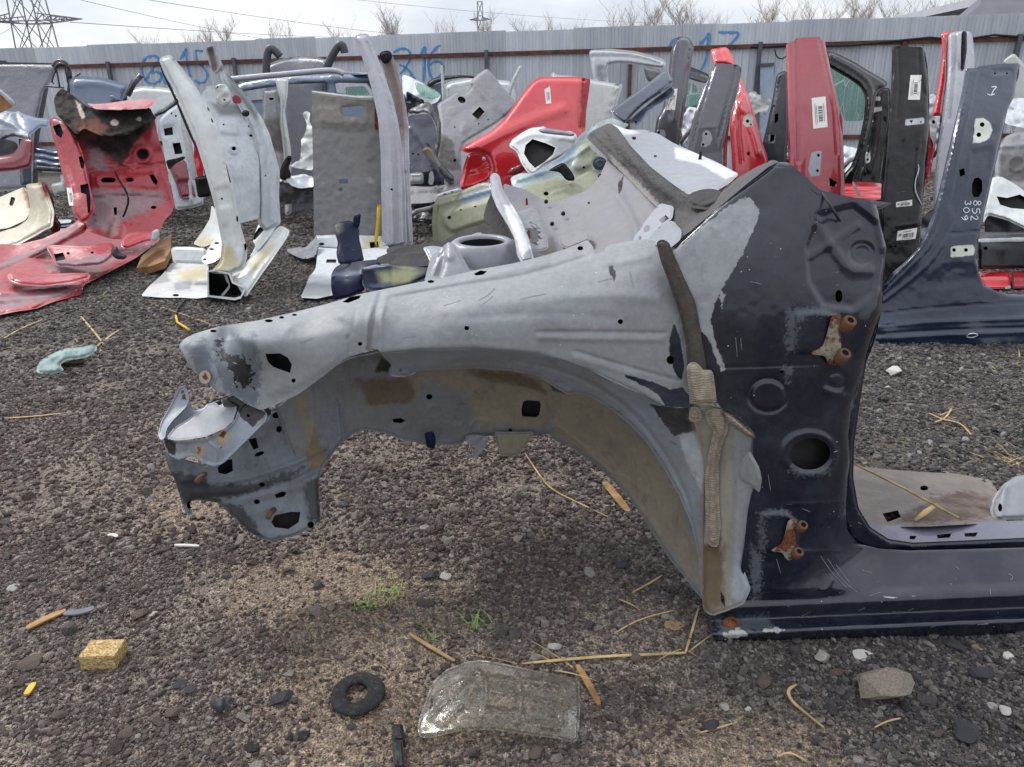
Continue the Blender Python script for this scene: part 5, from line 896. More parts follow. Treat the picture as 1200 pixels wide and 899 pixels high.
P_(t,'floor_brace',[(140,282),(150,273),(175,269),(182,272),(184,282),(170,284),(150,292),(143,291)],[(140,282,5.35),(180,270,5.75),(184,282,5.45),(145,292,5.2)],'redburnt',[('edge',3,.03),('ridge',[(145,287),(165,279),(180,276)],4,.03)],box=.04)
P_(t,'brace_end',[(178,270),(186,268),(188,276),(182,284),(176,282)],5.4,'whitegrey',[('edge',2,.02)],box=.05)
P_(t,'bracket',[(131,291),(137,288),(140,296),(150,300),(146,304),(136,304),(130,298)],5.05,'darkmetal',[('edge',2,.02)],box=.03)
for pts in ([(134,200),(140,212),(148,224),(151,235),(147,248),(144,254)],[(88,276),(86,268),(92,264),(100,272),(103,280)],[(7,312),(10,300),(18,304)],[(74,288),(73,300)],[(96,285),(100,296),(108,298)]):
    tube(t,'loose_wire',[at(u,v,float(5.9 if v < 260 else gy(u,v)*.96)) for u,v in chaikin(pts,1,False)],.008,M['wire'],5)
t = T('red_bumper_end','dark red crash beam end standing beside the burnt firewall','car body part',212,233)
P_(t,'beam_face',[(196,192),(205,187),(216,184),(224,192),(228,212),(231,231),(211,233),(206,215)],[(196,192,7.7),(216,184,7.8),(231,231,7.6),(211,233,7.55)],'deepred',[('edge',4,.04),('step',[(208,212),(222,211),(227,230),(212,231)],-.04,2),('noise',10,.02,3)],box=.12)
P_(t,'torn_edge',[(194,188),(204,186),(217,183),(217,186),(206,192),(198,200)],7.5,'charred',[('noise',5,.03,1)],th=.02)
t = T('wooden_board','thick broken brown wooden board lying between red and white sections','board',182,314)
P_(t,'board_top',[(160,314),(166,300),(184,285),(201,274),(200,292),(193,306),(176,312)],[(160,314,Z(.03)),(166,298,Z(.05)),(201,275,Z(.13)),(193,306,Z(.10))],'board',[('noise',12,.01,2)],ch=0,ext=(0,0,-.05),back_mat=M['woodedge'])
# --- white pillar section
t = T('white_pillar_section','white door pillars with sill and floor stub standing on gravel','car body part',275,350)
near = [(186,70),(191,66),(200,64),(207,72),(215,82),(226,96),(240,118),(254,146),(264,174),(271,205),(277,240),(283,268),(290,292),(289,306),(284,316),(270,322),(246,320),(258,306),(260,285),(255,258),(249,232),(240,200),(229,165),(214,130),(203,104),(194,88)]
nd = [(190,68,4.62),(207,72,4.66),(254,146,4.56),(229,165,4.50),(271,205,4.50),(249,232,4.44),(290,296,4.42),(258,300,4.40),(265,320,4.36)]
np_ = P_(t,'door_pillar',near,nd,'whitepaint',[('edge',5,.03),('ridge',[(203,72),(228,105),(248,148),(262,200),(272,250),(280,290)],5,-.012),('ridge',[(196,76),(220,112),(240,158),(252,205),(262,260)],9,.012),('step',[(252,222),(268,218),(272,240),(256,244)],-.01,3)],holes=[[(243,123),(245,126),(246,131),(243,128)],[(247,138),(249,140),(250,144),(248,143)],ell(260,233,1.2,1.4,7),[(264,190),(266,196),(271,215),(269,213)],[(277,253),(279,254),(279,260),(277,259)],[(286,287),(290,282),(289,292),(287,295)]],masks={'m1':[[(252,290),(270,285),(280,312),(250,320)]]},box=.07)
P_(t,'pillar_lining',[(185,70),(192,86),(202,104),(214,132),(229,168),(238,196),(232,180),(218,150),(205,118),(190,86)],4.68,'blackpaint',th=.01)
P_(t,'far_pillar',[(258,76),(262,79),(272,92),(286,108),(297,122),(308,140),(316,157),(320,172),(324,186),(328,200),(327,230),(329,262),(322,266),(311,272),(302,262),(303,235),(302,200),(300,170),(292,148),(278,122),(266,104),(258,92)],[(260,78,5.30),(297,122,5.25),(320,172,5.15),(302,200,5.1),(328,262,5.05),(306,268,5.0),(266,104,5.25)],'whitegrey',[('edge',4,.03),('ridge',[(266,84),(292,118),(308,150),(318,190),(318,258)],5,.02)],holes=[ell(311,206,1,1,7)],masks={'m1':[[(260,80),(275,90),(305,130),(300,140),(270,105)]]},box=.06)
P_(t,'pillar_tube',[(240,56),(244,53),(251,52),(256,64),(262,78),(256,86),(252,88),(246,78)],5.3,'silvergrey',[('step',[(243,57),(249,55),(255,80),(251,85)],-.05,2),('edge',2,.01)],masks={'m1':[[(243,57),(249,55),(255,82),(250,84)]]},box=.08)
P_(t,'inner_web',[(222,130),(232,132),(246,160),(258,190),(266,215),(272,240),(280,262),(304,256),(304,190),(296,150),(284,128),(270,112),(256,100),(244,100)],[(230,130,5.1),(262,104,5.3),(304,190,5.12),(304,256,5.0),(275,250,4.8)],'whitegrey',[('noise',18,.02,4),('ring',274,175,5,4,3,.02),('step',[(258,140),(278,142),(279,158),(258,156)],.02,2),('step',[(289,142),(297,142),(297,158),(290,156)],.02,2)],holes=[ell(274,174,2.5,2.5,9),ell(262,146,1.2,1.2,7),ell(292,148,1.5,1.8,7),ell(294,159,2,1.5,7)],masks={'m1':[[(245,120),(282,122),(288,135),(258,136)]]},th=.015)
P_(t,'lining_clip',[(252,99),(262,97),(268,102),(272,118),(262,128),(254,122)],5.0,'whitepaint',[('edge',2,.02),('noise',6,.02,2)],holes=[ell(255,102,1.2,1.2,7),ell(263,117,1.5,1.2,7)],th=.02)
P_(t,'red_tag',[(272,113),(278,111),(284,118),(281,122),(273,121)],5.02,'redburnt',th=.01)
P_(t,'black_plug',ell(288,133,4.5,4,10),5.0,'blackrub',[('edge',2,.02)],ch=0,box=.03)
P_(t,'sill',[(270,322),(284,314),(293,302),(305,290),(318,274),(329,264),(340,270),(337,278),(322,300),(305,324),(288,349),(283,343),(276,332)],[(270,322,4.42),(305,290,4.75),(329,264,5.05),(340,270,4.95),(322,300,4.62),(288,349,4.30)],'whitepaint',[('edge',4,.02),('ridge',[(280,332),(298,312),(315,290),(334,268)],4,.025),('ridge',[(276,326),(294,306),(312,284)],3,-.015)],masks={'m1':[[(290,312),(318,284),(325,286),(296,322)]]},box=.06)
P_(t,'sill_top',[(292,302),(300,288),(296,282),(303,262),(311,272),(324,265),(318,275),(304,292)],[(292,302,4.7),(303,262,5.1),(324,265,5.05),(304,292,4.72)],'whitepaint',[('edge',2,.01)],holes=[[(294,281),(303,267),(312,263),(311,268),(299,281)]],th=.012)
P_(t,'sill_section',[(243,317),(252,316),(270,320),(274,330),(288,336),(286,344),(282,350),(275,352),(243,348)],[(243,317,4.33),(270,320,4.35),(288,337,4.31),(243,348,4.33),(280,350,4.29)],'whitepaint',[],holes=[[(244.5,319),(252,318),(268,322),(272,332),(286,338),(282,347),(275,349),(245,346)]],box=.30,res=2,ch=0,back_mat=M['blackpaint'])  # back skin is black so the open sill end looks dark inside
P_(t,'sill_divider',[(262,320),(265,330),(269,334),(264,340),(258,347),(262,347),(270,337),(268,328),(265,320)],4.42,'whitegrey',th=.01)
P_(t,'floor_skin',[(165,347),(173,337),(190,322),(201,308),(214,305),(244,309),(246,348),(230,350),(215,349),(190,349),(180,348)],[(165,347,Z(.02)),(201,308,Z(.03)),(244,309,Z(.05)),(244,349,Z(.02))],'whitepaint',[('step',[(200,318),(218,312),(240,314),(240,325),(215,330),(203,328)],.03,5),('step',[(200,332),(224,328),(226,340),(204,341)],-.012,3),('step',[(228,328),(244,328),(244,336),(228,335)],-.012,3),('ridge',[(170,340),(190,336),(200,343),(240,344)],4,.02),('noise',12,.008,2)],masks={'m1':[[(205,318),(240,312),(243,326),(215,330)]],'m2':[[(203,331),(225,328),(224,340),(204,341)],[(228,329),(244,329),(244,336),(228,335)],[(182,322),(196,316),(200,330),(176,336)]]},holes=[ell(206,346,4,1.5,8),],th=.01)
P_(t,'floor_upstand',[(200,292),(204,289),(222,289),(241,291),(243,304),(240,310),(203,308)],[(200,292,4.9),(241,291,4.85),(203,308,4.85),(240,310,4.8)],'whitepaint',[('edge',3,.02)],th=.012)
P_(t,'floor_rail',[(235,305),(240,296),(256,275),(262,268),(265,276),(262,300),(250,308),(240,310)],[(236,305,4.75),(260,270,5.2),(264,280,5.0),(250,309,4.65)],'whitepaint',[('edge',2,.01),('noise',8,.01,2)],holes=[ell(248,292,3,1.2,8),ell(254,285,3,1.2,8),ell(240,304,2,1.2,8)],th=.012)
P_(t,'wheel_arch_wall',[(226,286),(238,270),(246,256),(248,240),(256,250),(261,272),(250,285),(238,290)],[(226,286,5.4),(248,240,5.5),(261,272,5.2),(238,290,5.2)],'whitepaint',[('noise',12,.02,3)],masks={'m1':[[(226,282),(245,278),(252,286),(235,292)]]},th=.012)
tube(None,'x',[[0,0,-3],[0,0,-3.01]],.001,M['wire'],3,(0,0,-3)) if False else None
y = tube(None,'cable_end',[at(u,v,Z(.012)) for u,v in ((217,351),(208,362),(206,370))],.006,M['cable'],6,(0,0,0)); tag(y,'dark cut cable end hanging below the white floor stub','cable')
y = tube(None,'yellow_cable',[at(u,v,Z(.012)) for u,v in ((206,370),(208,378),(216,383),(222,387))],.007,M['yellowstrap'],6,(0,0,0)); tag(y,'short yellow cable on gravel below the white pillar section','cable')
# --- scrap between the white pillars and the red firewall
t = T('white_body_shell','white inner door shell with oval openings behind the burnt red section','car body part',205,245)
P_(t,'inner_shell',[(186,140),(196,130),(205,124),(214,118),(220,130),(229,165),(240,205),(238,240),(224,244),(206,246),(200,215),(194,190)],[(190,138,8.0),(218,120,8.0),(238,238,7.6),(204,245,7.6)],'whitegrey',[('ridge',[(212,122),(213,150),(222,190),(224,235)],4,.04),('step',[(190,148),(205,146),(207,160),(192,160)],-.03,3),('noise',14,.02,3),('edge',3,.02)],holes=[[(192,151),(202,149),(203,158),(193,159)],[(202,168),(211,167),(214,180),(205,181)],ell(201,133,1.2,1.2,7),ell(206,136,1.2,1.4,7)],th=.03)
P_(t,'shell_post',[(212,120),(217,117),(222,150),(230,200),(230,212),(224,214),(218,180),(212,150)],7.7,'whitepaint',[('edge',2,.02)],box=.05)
P_(t,'red_inside',[(228,160),(231,158),(238,190),(239,215),(232,210),(227,185)],7.4,'brightred',[('noise',6,.02,2)],th=.02)
t = T('scorched_strip','dark flat strip lying on straw right of the burnt red section','scrap',228,243)
P_(t,'strip_skin',[(205,236),(230,238),(246,241),(244,244),(226,243),(206,242)],[(205,236,Z(.1)),(246,241,Z(.06)),(206,242,Z(.05))],'charred',[('noise',6,.02,2)],th=.02)
t = T('dark_undertray','black plastic undertray behind the white pillar','car part',236,230)
P_(t,'tray',[(228,208),(246,205),(248,230),(232,232)],7.3,'blackrub',[('noise',8,.03,2),('edge',3,.03)],box=.1)
# --- estate car shell behind
t = T('estate_car_shell','dark blue grey estate car body with roof rail behind the grey panel','car',360,240)
body = P_(t,'body_side',[(268,104),(282,96),(310,91),(350,87),(400,85),(432,86),(440,92),(447,104),(452,130),(458,150),(470,170),(470,235),(268,240)],[(268,104,9.2),(440,92,9.0),(470,235,8.6),(268,240,8.8)],'bluegrey',[('edge',4,.05),('ridge',[(275,106),(340,96),(436,92)],4,.03)],holes=[[(286,107),(338,99),(381,97),(384,105),(376,110),(338,114),(290,118)],[(393,98),(397,97),(430,98),(437,108),(436,116),(400,114),(395,112)]],masks={'m1':[[(284,104),(340,96),(384,95),(384,108),(340,118),(284,122)],[(391,96),(434,96),(438,116),(394,116)]]},res=3,th=.05,thru=True)
P_(t,'seat_back',[(300,122),(384,110),(384,240),(300,240)],9.6,'darkmetal',[('noise',15,.03,2)],res=5,th=.05)
P_(t,'roof_skin',[(278,97),(310,90),(350,86),(400,84),(434,85),(432,87),(350,88.5),(300,93)],[(278,97,9.2),(434,85,9.0),(350,86,10.2),(400,84,10.2)],'bluegrey',res=2,th=.03)
tube(t,'roof_rail',[at(u,v,8.9) for u,v in chaikin(((270,93),(300,90),(345,86),(385,82),(398,84),(403,87)),2,False)],.03,M['silvergrey'],8)
P_(t,'quarter_window',[(404,102),(428,101),(434,112),(406,112)],9.3,'crackedglass',th=.01)
t = T('grey_car_roof','pale grey roof panel leaning on the fence below two curved black bars','car roof',350,208)
P_(t,'roof_skin',[(312,79),(316,74),(330,69),(348,66),(372,67),(384,70),(384,90),(384,206),(312,208)],[(312,78,10.6),(384,70,10.4),(348,66,10.7),(312,208,10.2),(384,206,10.2)],'roofsheet',[('edge',5,.04),('noise',25,.03,1)],res=3,th=.02)
for pts in ([(312,95),(312,75),(314,60),(317,56),(323,60),(328,66)],[(381,84),(386,72),(392,60),(398,52),(402,53),(404,62)]): tube(t,'roof_bow',[at(u,v,10.2) for u,v in chaikin(pts,2,False)],[.05]*(len(chaikin(pts,2,False))),M['darkmetal'],8)
t = T('white_pillar_offcut','slim white pillar offcut standing before the grey board','car body part',340,252)
P_(t,'pillar_skin',[(322,92),(326,91),(338,92),(337,112),(334,130),(337,150),(341,175),(342,250),(334,253),(331,180),(328,145),(328,115)],[(322,92,7.9),(338,92,7.9),(338,250,7.6),(331,180,7.7)],'whitepaint',[('edge',3,.03)],box=.06)
t = T('grey_backboard','plain grey backboard standing behind the carpeted rear panel','board',352,245)
P_(t,'board_face',[(336,107),(368,104),(370,245),(338,247)],[(336,107,8.2),(368,104,8.2),(352,245,8.0)],'roofsheet',[('noise',20,.01,2)],res=4,ch=0,box=.03)
t = T('seat_frame_scrap','dark metal seat frame with hinge and white crumpled skin by the grey board','scrap',345,240)
P_(t,'seat_back',[(308,105),(326,104),(328,145),(332,175),(334,205),(312,205),(306,150)],[(308,105,7.7),(326,104,7.7),(320,205,7.4)],'wellgrey',[('edge',4,.05),('noise',10,.03,3)],masks={'m1':[[(310,140),(330,138),(334,180),(312,175)]]},holes=[ell(318,116,3,1.5,8)],box=.08)
P_(t,'crumpled_skin',[(354,134),(358,130),(364,132),(362,140),(366,150),(367,185),(367,200),(340,196),(345,190),(352,188),(353,165),(358,155),(360,145)],[(354,134,7.4),(367,150,7.3),(367,200,7.1),(340,196,7.1)],'whitepaint',[('noise',7,.06,2),('noise',4,.02,6)],res=2.2,th=.02)
P_(t,'black_latch',[(328,200),(332,190),(337,182),(342,183),(341,190),(338,196),(342,206),(336,212),(328,210)],7.0,'blackrub',[('edge',2,.02)],holes=[ell(338,186,1.4,1.4,8)],box=.03)
P_(t,'lower_sheet',[(334,210),(345,208),(367,206),(368,219),(352,221),(342,218)],[(334,210,7.0),(367,206,7.1),(352,221,6.9)],'whitegrey',[('noise',8,.04,2)],th=.015)
P_(t,'dark_base',[(325,213),(368,218),(368,236),(326,241)],7.1,'darkmetal',[('noise',8,.05,2)],box=.2)
# --- carpeted rear panel with silver pillar
t = T('rear_pillar_section','silver pillar with grey carpeted rear panel and cut floor on the gravel','car body part',430,292)
cp = P_(t,'carpet_panel',[(365,107),(370,106),(400,109),(442,116),(446,150),(448,200),(449,291),(410,295),(371,292),(368,276),(367,200)],[(365,107,6.45),(442,116,6.4),(371,290,6.05),(449,290,6.05)],'carpet',[('step',[(373,124),(400,126),(430,122),(431,143),(428,147),(375,144)],.03,3),('step',[(399,125),(427,123),(428,136),(402,137)],-.05,2),('noise',25,.03,2),('noise',5,.016,5),('ridge',[(368,150),(410,156),(445,152)],5,-.015)],holes=[[(400,126),(424,124),(427,127),(426,138),(403,136)],[(397,210),(408,210),(408,215),(398,215)],ell(399,222,3,2.5,9)],masks={'m1':[[(374,125),(400,126),(400,132),(404,138),(428,138),(429,146),(376,144)],[(376,212),(381,212),(381,216),(376,216)],[(431,209),(438,209),(438,214),(431,214)]],'m2':[[(368,106),(442,118),(444,150),(368,145)]]},res=3,th=.02,thru=True)
P_(t,'panel_rim',[(365,106),(380,108),(415,112),(442,112),(442,118),(412,116),(366,110)],6.35,'whitepaint',[('edge',1.5,.01)],box=.03,res=2)
P_(t,'rusty_strip',[(439,126),(444,126),(445,152),(439,152)],6.3,'rusty',th=.01) if 'rusty' in M else None
sp = P_(t,'silver_pillar',[(415,42),(422,40),(431,39),(437,52),(443,68),(452,92),(460,115),(466,140),(471,170),(475,210),(476,250),(477,287),(462,291),(448,291),(447,240),(446,180),(443,140),(437,110),(430,84),(421,58)],[(415,42,6.35),(431,39,6.4),(466,140,6.2),(443,140,6.1),(477,285,5.95),(448,291,5.9)],'silvergrey',[('side',[(415,42),(421,58),(430,84),(437,110),(443,140),(446,180),(447,291)],4,.03),('edge',4,.03),('ridge',[(424,46),(440,85),(452,125),(458,170),(460,285)],6,.02),('ridge',[(430,50),(448,95),(462,140),(467,200),(468,285)],3,-.02)],holes=[ell(459,222,1.4,1.4,8)],res=2.2,box=.07)
P_(t,'brown_flange',[(445,66),(449,62),(455,60),(461,66),(466,85),(471,104),(476,125),(479,145),(480,200),(484,286),(478,288),(474,240),(470,170),(464,135),(458,108),(450,82)],[(445,66,6.6),(461,66,6.6),(479,145,6.4),(470,170,6.3),(481,286,6.0)],'silvergrey',[('edge',3,.02),('ridge',[(456,66),(466,100),(473,140),(475,200)],3,.02)],masks={'m1':[[(444,60),(462,60),(472,105),(478,150),(470,180),(460,110),(448,80)]]},res=2.2,box=.05)
P_(t,'rubber_cap',[(444,64),(448,60),(456,59),(460,64),(459,70),(452,76),(447,72)],6.5,'blackrub',[('edge',3,.03)],box=.06)
P_(t,'floor_crossmember',[(369,276),(395,275),(425,276),(456,277),(456,288),(440,296),(410,296),(372,291)],[(369,276,6.0),(456,277,6.0),(372,291,5.95),(456,288,5.9)],'whitepaint',[('edge',3,.02)],holes=[ell(377,286,3.5,1.6,8),[(433,284),(443,283),(444,291),(434,291)]],masks={'m1':[[(425,280),(450,280),(450,294),(425,294)]]},box=.05)
P_(t,'floor_skin',[(372,296),(372,290),(420,293),(456,288),(455,300),(430,318),(395,345),(372,350),(352,349),(357,338),(362,325),(370,315)],[(372,292,Z(.06)),(456,288,Z(.06)),(352,349,Z(.03)),(395,346,Z(.03))],'whitegrey',[('step',[(360,317),(395,318),(390,328),(360,329)],.03,3),('ridge',[(372,308),(395,309)],4,-.02),('noise',10,.01,2)],holes=[[(383,304),(394,304),(394,308),(382,308)]],masks={'m1':[[(355,332),(392,330),(388,349),(352,349)]]},th=.01)
t = T('yellow_strap','yellow ratchet strap hanging on the carpeted rear panel','strap',442,290)
tube(t,'strap_web',[at(u,v,5.85) for u,v in ((444,243),(443.5,258),(442,272),(440,282),(441,290))],.016,M['yellowstrap'],6)
P_(t,'strap_hook',[(442,240),(446,240),(447,245),(442,245)],5.84,'yellowstrap',box=.03,ch=0)
t = T('grey_cloth','crumpled grey cloth lying on the gravel beside the cut floor','cloth',352,302)
P_(t,'cloth_fold',[(335,293),(345,290),(358,290),(366,282),(372,276),(372,290),(370,300),(358,304),(350,302),(340,297)],[(335,293,Z(.03)),(372,278,Z(.15)),(370,300,Z(.06)),(345,298,Z(.04))],'cloth',[('noise',7,.03,2),('noise',3.5,.01,5)],res=2,th=.01)
# --- tilted grey wheelhouse panel and blue floor
t = T('rear_wheelhouse','tilted grey rear floor and wheelhouse panel with round cutouts','car body part',530,262)
wh_ = P_(t,'wheelhouse_skin',[(512,122),(524,115),(537,106),(541,110),(546,109),(551,104),(552,100),(549,97),(556,91),(563,85),(571,80),(580,90),(587,100),(598,112),(607,122),(600,130),(591,138),(580,146),(570,152),(560,158),(551,163),(544,168),(540,178),(541,205),(545,256),(532,262),(528,215),(524,202),(516,196),(510,184),(516,160),(516,145),(514,132)],[(512,122,8.1),(571,80,8.7),(607,122,8.4),(551,163,7.7),(512,190,7.4),(535,260,7.1)],'wellgrey',[('step',[(549,96),(571,80),(608,122),(590,138)],.05,3),('ridge',[(555,94),(575,118),(590,136)],4,-.03),('step',[(522,128),(532,124),(536,132),(527,137)],.015,1.5),('step',[(538,146),(548,142),(552,150),(542,157)],.015,1.5),('step',[(552,130),(566,124),(572,133),(556,142)],.02,1.5),('noise',16,.03,4),('edge',3,.02)],holes=[ell(541,117,5,3.6,12,.5),[(553,134),(562,125),(568,131),(560,140)],ell(533,149,1,1,6),ell(561,145,1,1,6),ell(572,140,1,1,6),ell(533,188,1.8,1.8,7)],masks={'m1':[[(510,150),(530,165),(540,200),(516,196)]],'m2':[[(553,134),(558,130),(562,138),(558,141)]]},res=2.3,th=.02)
P_(t,'arch_lip',[(478,130),(488,124),(500,119),(506,122),(512,132),(517,143),(517,165),(513,185),(520,195),(533,208),(530,214),(518,206),(508,192),(510,170),(511,150),(506,138),(498,131),(488,134)],[(478,130,7.6),(505,122,7.6),(517,150,7.4),(530,212,7.1)],'darkmetal',[('edge',2.5,.03),('noise',6,.02,2)],masks={'m1':[[(484,130),(500,126),(508,140),(512,152),(508,150),(498,134)]]},res=2.2,box=.05)
P_(t,'shock_mount',[(493,176),(500,170),(508,176),(513,186),(522,198),(534,214),(528,218),(515,204),(503,190)],7.2,'wellgrey',[('edge',3,.03),('noise',5,.02,2)],masks={'m2':[[(493,176),(502,171),(508,178),(500,184)]]},box=.05)
t = T('blue_floor','dark blue scrap floor seen through the grey wheel arch','car floor',495,255)
P_(t,'floor_skin',[(478,136),(490,134),(505,134),(512,150),(512,180),(508,200),(482,204),(479,180)],[(478,136,8.2),(510,140,8.2),(482,204,7.7),(508,200,7.7)],'navypaint',[('ridge',[(482,150),(496,168),(504,182)],6,.04),('noise',10,.03,2)],holes=[ell(484,180,1.2,1.2,7),ell(490,181,1.2,1.2,7)],th=.02)
P_(t,'floor_edge',[(479,192),(512,190),(520,204),(522,256),(480,258)],7.9,'bluegrey',[('noise',8,.04,1),('edge',3,.03)],masks={'m1':[[(480,215),(520,212),(520,225),(480,230)]]},box=.1)
t = T('white_bumper_bar','white crushed bumper bar lying under the blue floor','bumper',500,240)
P_(t,'bar_skin',[(479,203),(496,202),(497,215),(479,216)],7.3,'whitepaint',[('edge',3,.03),('ridge',[(479,207),(496,206)],2,-.02)],box=.08)
P_(t,'bar_rail',[(479,218),(500,219),(528,216),(534,222),(530,234),(500,238),(479,239)],[(479,220,7.2),(530,218,7.2),(500,238,6.95)],'wellgrey',[('ridge',[(479,224),(530,222)],3,.03),('noise',7,.02,1)],box=.06)
P_(t,'bar_clip',[(503,202),(507,200),(509,210),(507,217),(502,216)],7.15,'whitegrey',box=.03)
P_(t,'dark_clip',[(496,206),(503,203),(502,216),(497,217)],7.25,'blackrub',box=.05)
t = T('wrecked_front','smashed white car front with torn glass right of the silver pillar','car',498,215)
P_(t,'bonnet_skin',[(471,88),(476,88),(486,93),(496,98),(505,104),(514,108),(517,113),(512,120),(500,124),(488,118),(478,122),(472,108)],[(471,88,9.2),(517,112,9.0),(488,120,8.6)],'whitepaint',[('noise',8,.06,2),('noise',4,.02,5)],masks={'m2':[[(486,112),(500,106),(512,116),(500,124)]]},th=.02)
P_(t,'torn_glass',[(486,96),(500,100),(512,106),(517,112),(508,117),(496,115),(488,106)],8.7,'crackedglass',[('noise',6,.06,3)],th=.012)
P_(t,'engine_scrap',[(476,106),(486,112),(498,118),(494,130),(480,134),(476,128)],8.5,'darkmetal',[('noise',5,.1,1)],th=.02)
P_(t,'side_frame',[(474,108),(478,124),(480,215),(474,216)],8.4,'navypaint',[('edge',2,.02)],box=.1)
t = T('white_car_roof','white car roof edge behind the tilted grey panel','car roof',575,212)
P_(t,'roof_skin',[(520,100),(528,95),(545,92),(556,90),(575,92),(588,94),(598,95),(604,108),(604,212),(520,212)],[(520,100,10.0),(600,95,10.0),(520,212,9.7),(604,212,9.7)],'whitepaint',[('edge',5,.06),('noise',20,.02,2)],res=4,th=.03)
P_(t,'roof_seal',[(500,97),(508,92),(520,89),(542,88),(556,89),(556,92),(540,91),(522,94),(510,98),(503,104)],9.8,'darkmetal',[('edge',2,.03)],box=.05)
P_(t,'side_panel',[(500,98),(520,94),(520,212),(502,212)],9.9,'bluegrey',[('edge',3,.03)],th=.03)
for (a,label) in (([(516,77),(519,76.5),(521,100),(522,118),(521,210),(517,210),(518,118)],'thin white upright strip leaning by the tilted grey panel'),([(609,76),(612,79),(606,92),(600,106),(597,120),(598,205),(594,206),(594,110),(600,92)],'curved white pillar strip standing left of the red quarter panel')):
    t = T('white_strip',label,'car trim',a[5][0],215); P_(t,'strip_skin',a,8.9,'whitepaint',[('edge',1.5,.02)],box=.05,res=2)
# --- red quarter, white frame, green rail
t = T('white_rear_wing','white rear wing panel standing behind the bright red quarter panel','car wing',668,235)
P_(t,'wing_skin',[(645,88),(648,84),(652,88),(670,89),(690,92),(697,94),(722,98),(730,98),(724,120),(715,150),(712,232),(650,236)],[(646,86,7.4),(730,98,7.4),(650,235,7.1),(712,232,7.1)],'whitepaint',[('edge',4,.04),('ridge',[(724,100),(714,128),(708,160)],2,-.03)],res=3,th=.03)
t = T('red_quarter_panel','bright red rear quarter panel with lamp recess and paper label','car wing',620,290)
rq = P_(t,'quarter_skin',[(538,176),(545,170),(556,164),(575,154),(590,140),(602,124),(613,108),(624,95),(633,90),(650,90),(676,90),(689,92),(692,93),(690,110),(687,130),(686,150),(690,290),(640,294),(600,292),(588,250),(577,206),(575,192),(572,183),(560,178),(548,180)],[(538,176,6.1),(633,90,6.7),(690,92,6.7),(686,150,6.5),(600,290,6.2),(690,290,6.2),(575,190,6.15)],'brightred',[('edge',5,.05),('ridge',[(684,94),(680,120),(679,150)],3,-.04),('ridge',[(560,172),(600,150),(660,128)],14,.03),('noise',35,.012,2)],masks={'m1':[[(682,92),(693,92),(690,150),(679,150),(681,120)]]},res=3,th=.012)
P_(t,'lamp_recess',[(548,181),(556,178),(566,179),(573,185),(576,195),(576,208),(570,213),(556,219),(540,223),(539,214),(543,196)],[(548,181,6.14),(575,190,6.18),(540,223,6.1),(573,212,6.12),(558,200,6.26)],'brightred',[('ridge',[(552,201),(562,200),(574,196)],2,.03),('edge',3,.03),('ridge',[(550,184),(545,205),(541,220)],3,.03)],res=2.2,th=.012)
P_(t,'lamp_stud',ell(567,186,2.2,2.4,9),6.1,'silvergrey',[('edge',2,.02)],ch=0,box=.03,res=1.5)
sticker(t,src(rq),[(638,105),(644.5,101),(646,121),(640,122)],'x')
P_(t,'inner_edge',[(570,214),(577,208),(577,218),(570,224)],6.05,'whitepaint',th=.01)
P_(t,'arch_edge',[(594,204),(598,197),(612,191),(617,197),(612,202),(601,206)],6.05,'darkred',[('edge',2,.02)],box=.05)
t = T('white_window_frame','white quarter window frame lying on the red quarter panel','car body part',640,288)
P_(t,'frame_skin',[(596,171),(600,164),(611,156),(622,150),(632,149),(638,148),(641,152),(655,153),(670,154),(676,158),(676,170),(668,178),(655,186),(640,193),(632,200),(626,206),(618,202),(610,190),(606,178)],[(596,171,5.85),(638,148,6.0),(676,158,5.9),(626,205,5.6),(655,186,5.7)],'whitepaint',[('edge',3,.02),('ridge',[(606,166),(625,156),(672,164)],4,.02)],holes=[[(614,180),(616,170),(624,163),(640,168),(651,173),(648,181),(638,190),(627,197),(620,190)]],masks={'m2':[[(640,165),(676,160),(676,172),(640,194),(652,174)]]},res=2.3,box=.05)
P_(t,'frame_rail',[(630,152),(640,150),(660,153),(674,156),(672,160),(650,158),(634,156)],5.75,'silvergrey',[('edge',1.5,.01)],box=.03,res=2)
P_(t,'frame_leg',[(618,198),(632,198),(636,286),(622,288)],5.75,'whitegrey',[('edge',2,.02)],box=.05)
t = T('green_inner_wing','greenish inner wing and chassis rail with a navy end piece','car body part',560,286)
P_(t,'wing_body',[(598,208),(610,203),(625,203),(640,194),(656,184),(670,172),(678,160),(690,150),(705,142),(716,138),(738,146),(728,152),(712,158),(694,166),(690,172),(702,182),(716,196),(718,215),(700,232),(680,240),(650,240),(620,228),(600,218)],[(598,208,5.2),(690,150,5.5),(735,146,5.4),(716,200,5.2),(650,238,4.9),(610,222,5.0)],'seagreen',[('step',[(682,172),(692,168),(700,176),(690,196),(676,200),(670,192)],.03,3),('ring',703,191,9,8,4,.02),('step',[(606,214),(650,204),(690,196),(680,212),(630,224)],-.02,5),('ridge',[(604,212),(650,198),(690,172)],4,.03),('noise',14,.02,2)],holes=[ell(684,196,1.4,1.4,8),ell(640,229,3,2.4,9)],masks={'m1':[[(620,206),(650,190),(676,164),(690,150),(690,160),(664,186),(630,206)]],'m2':[[(680,165),(720,150),(716,200),(690,236),(640,238),(625,226),(670,214)]]},res=2.4,th=.015)
P_(t,'rubber_plug',ell(703,192,8.5,8,16),5.0,'bluegrey',[('edge',4,.02),('step',ell(703,192,5,4.5),-.01,2,0)],masks={'m1':[ell(703,192,12,12)]},ch=0,box=.02,res=2)
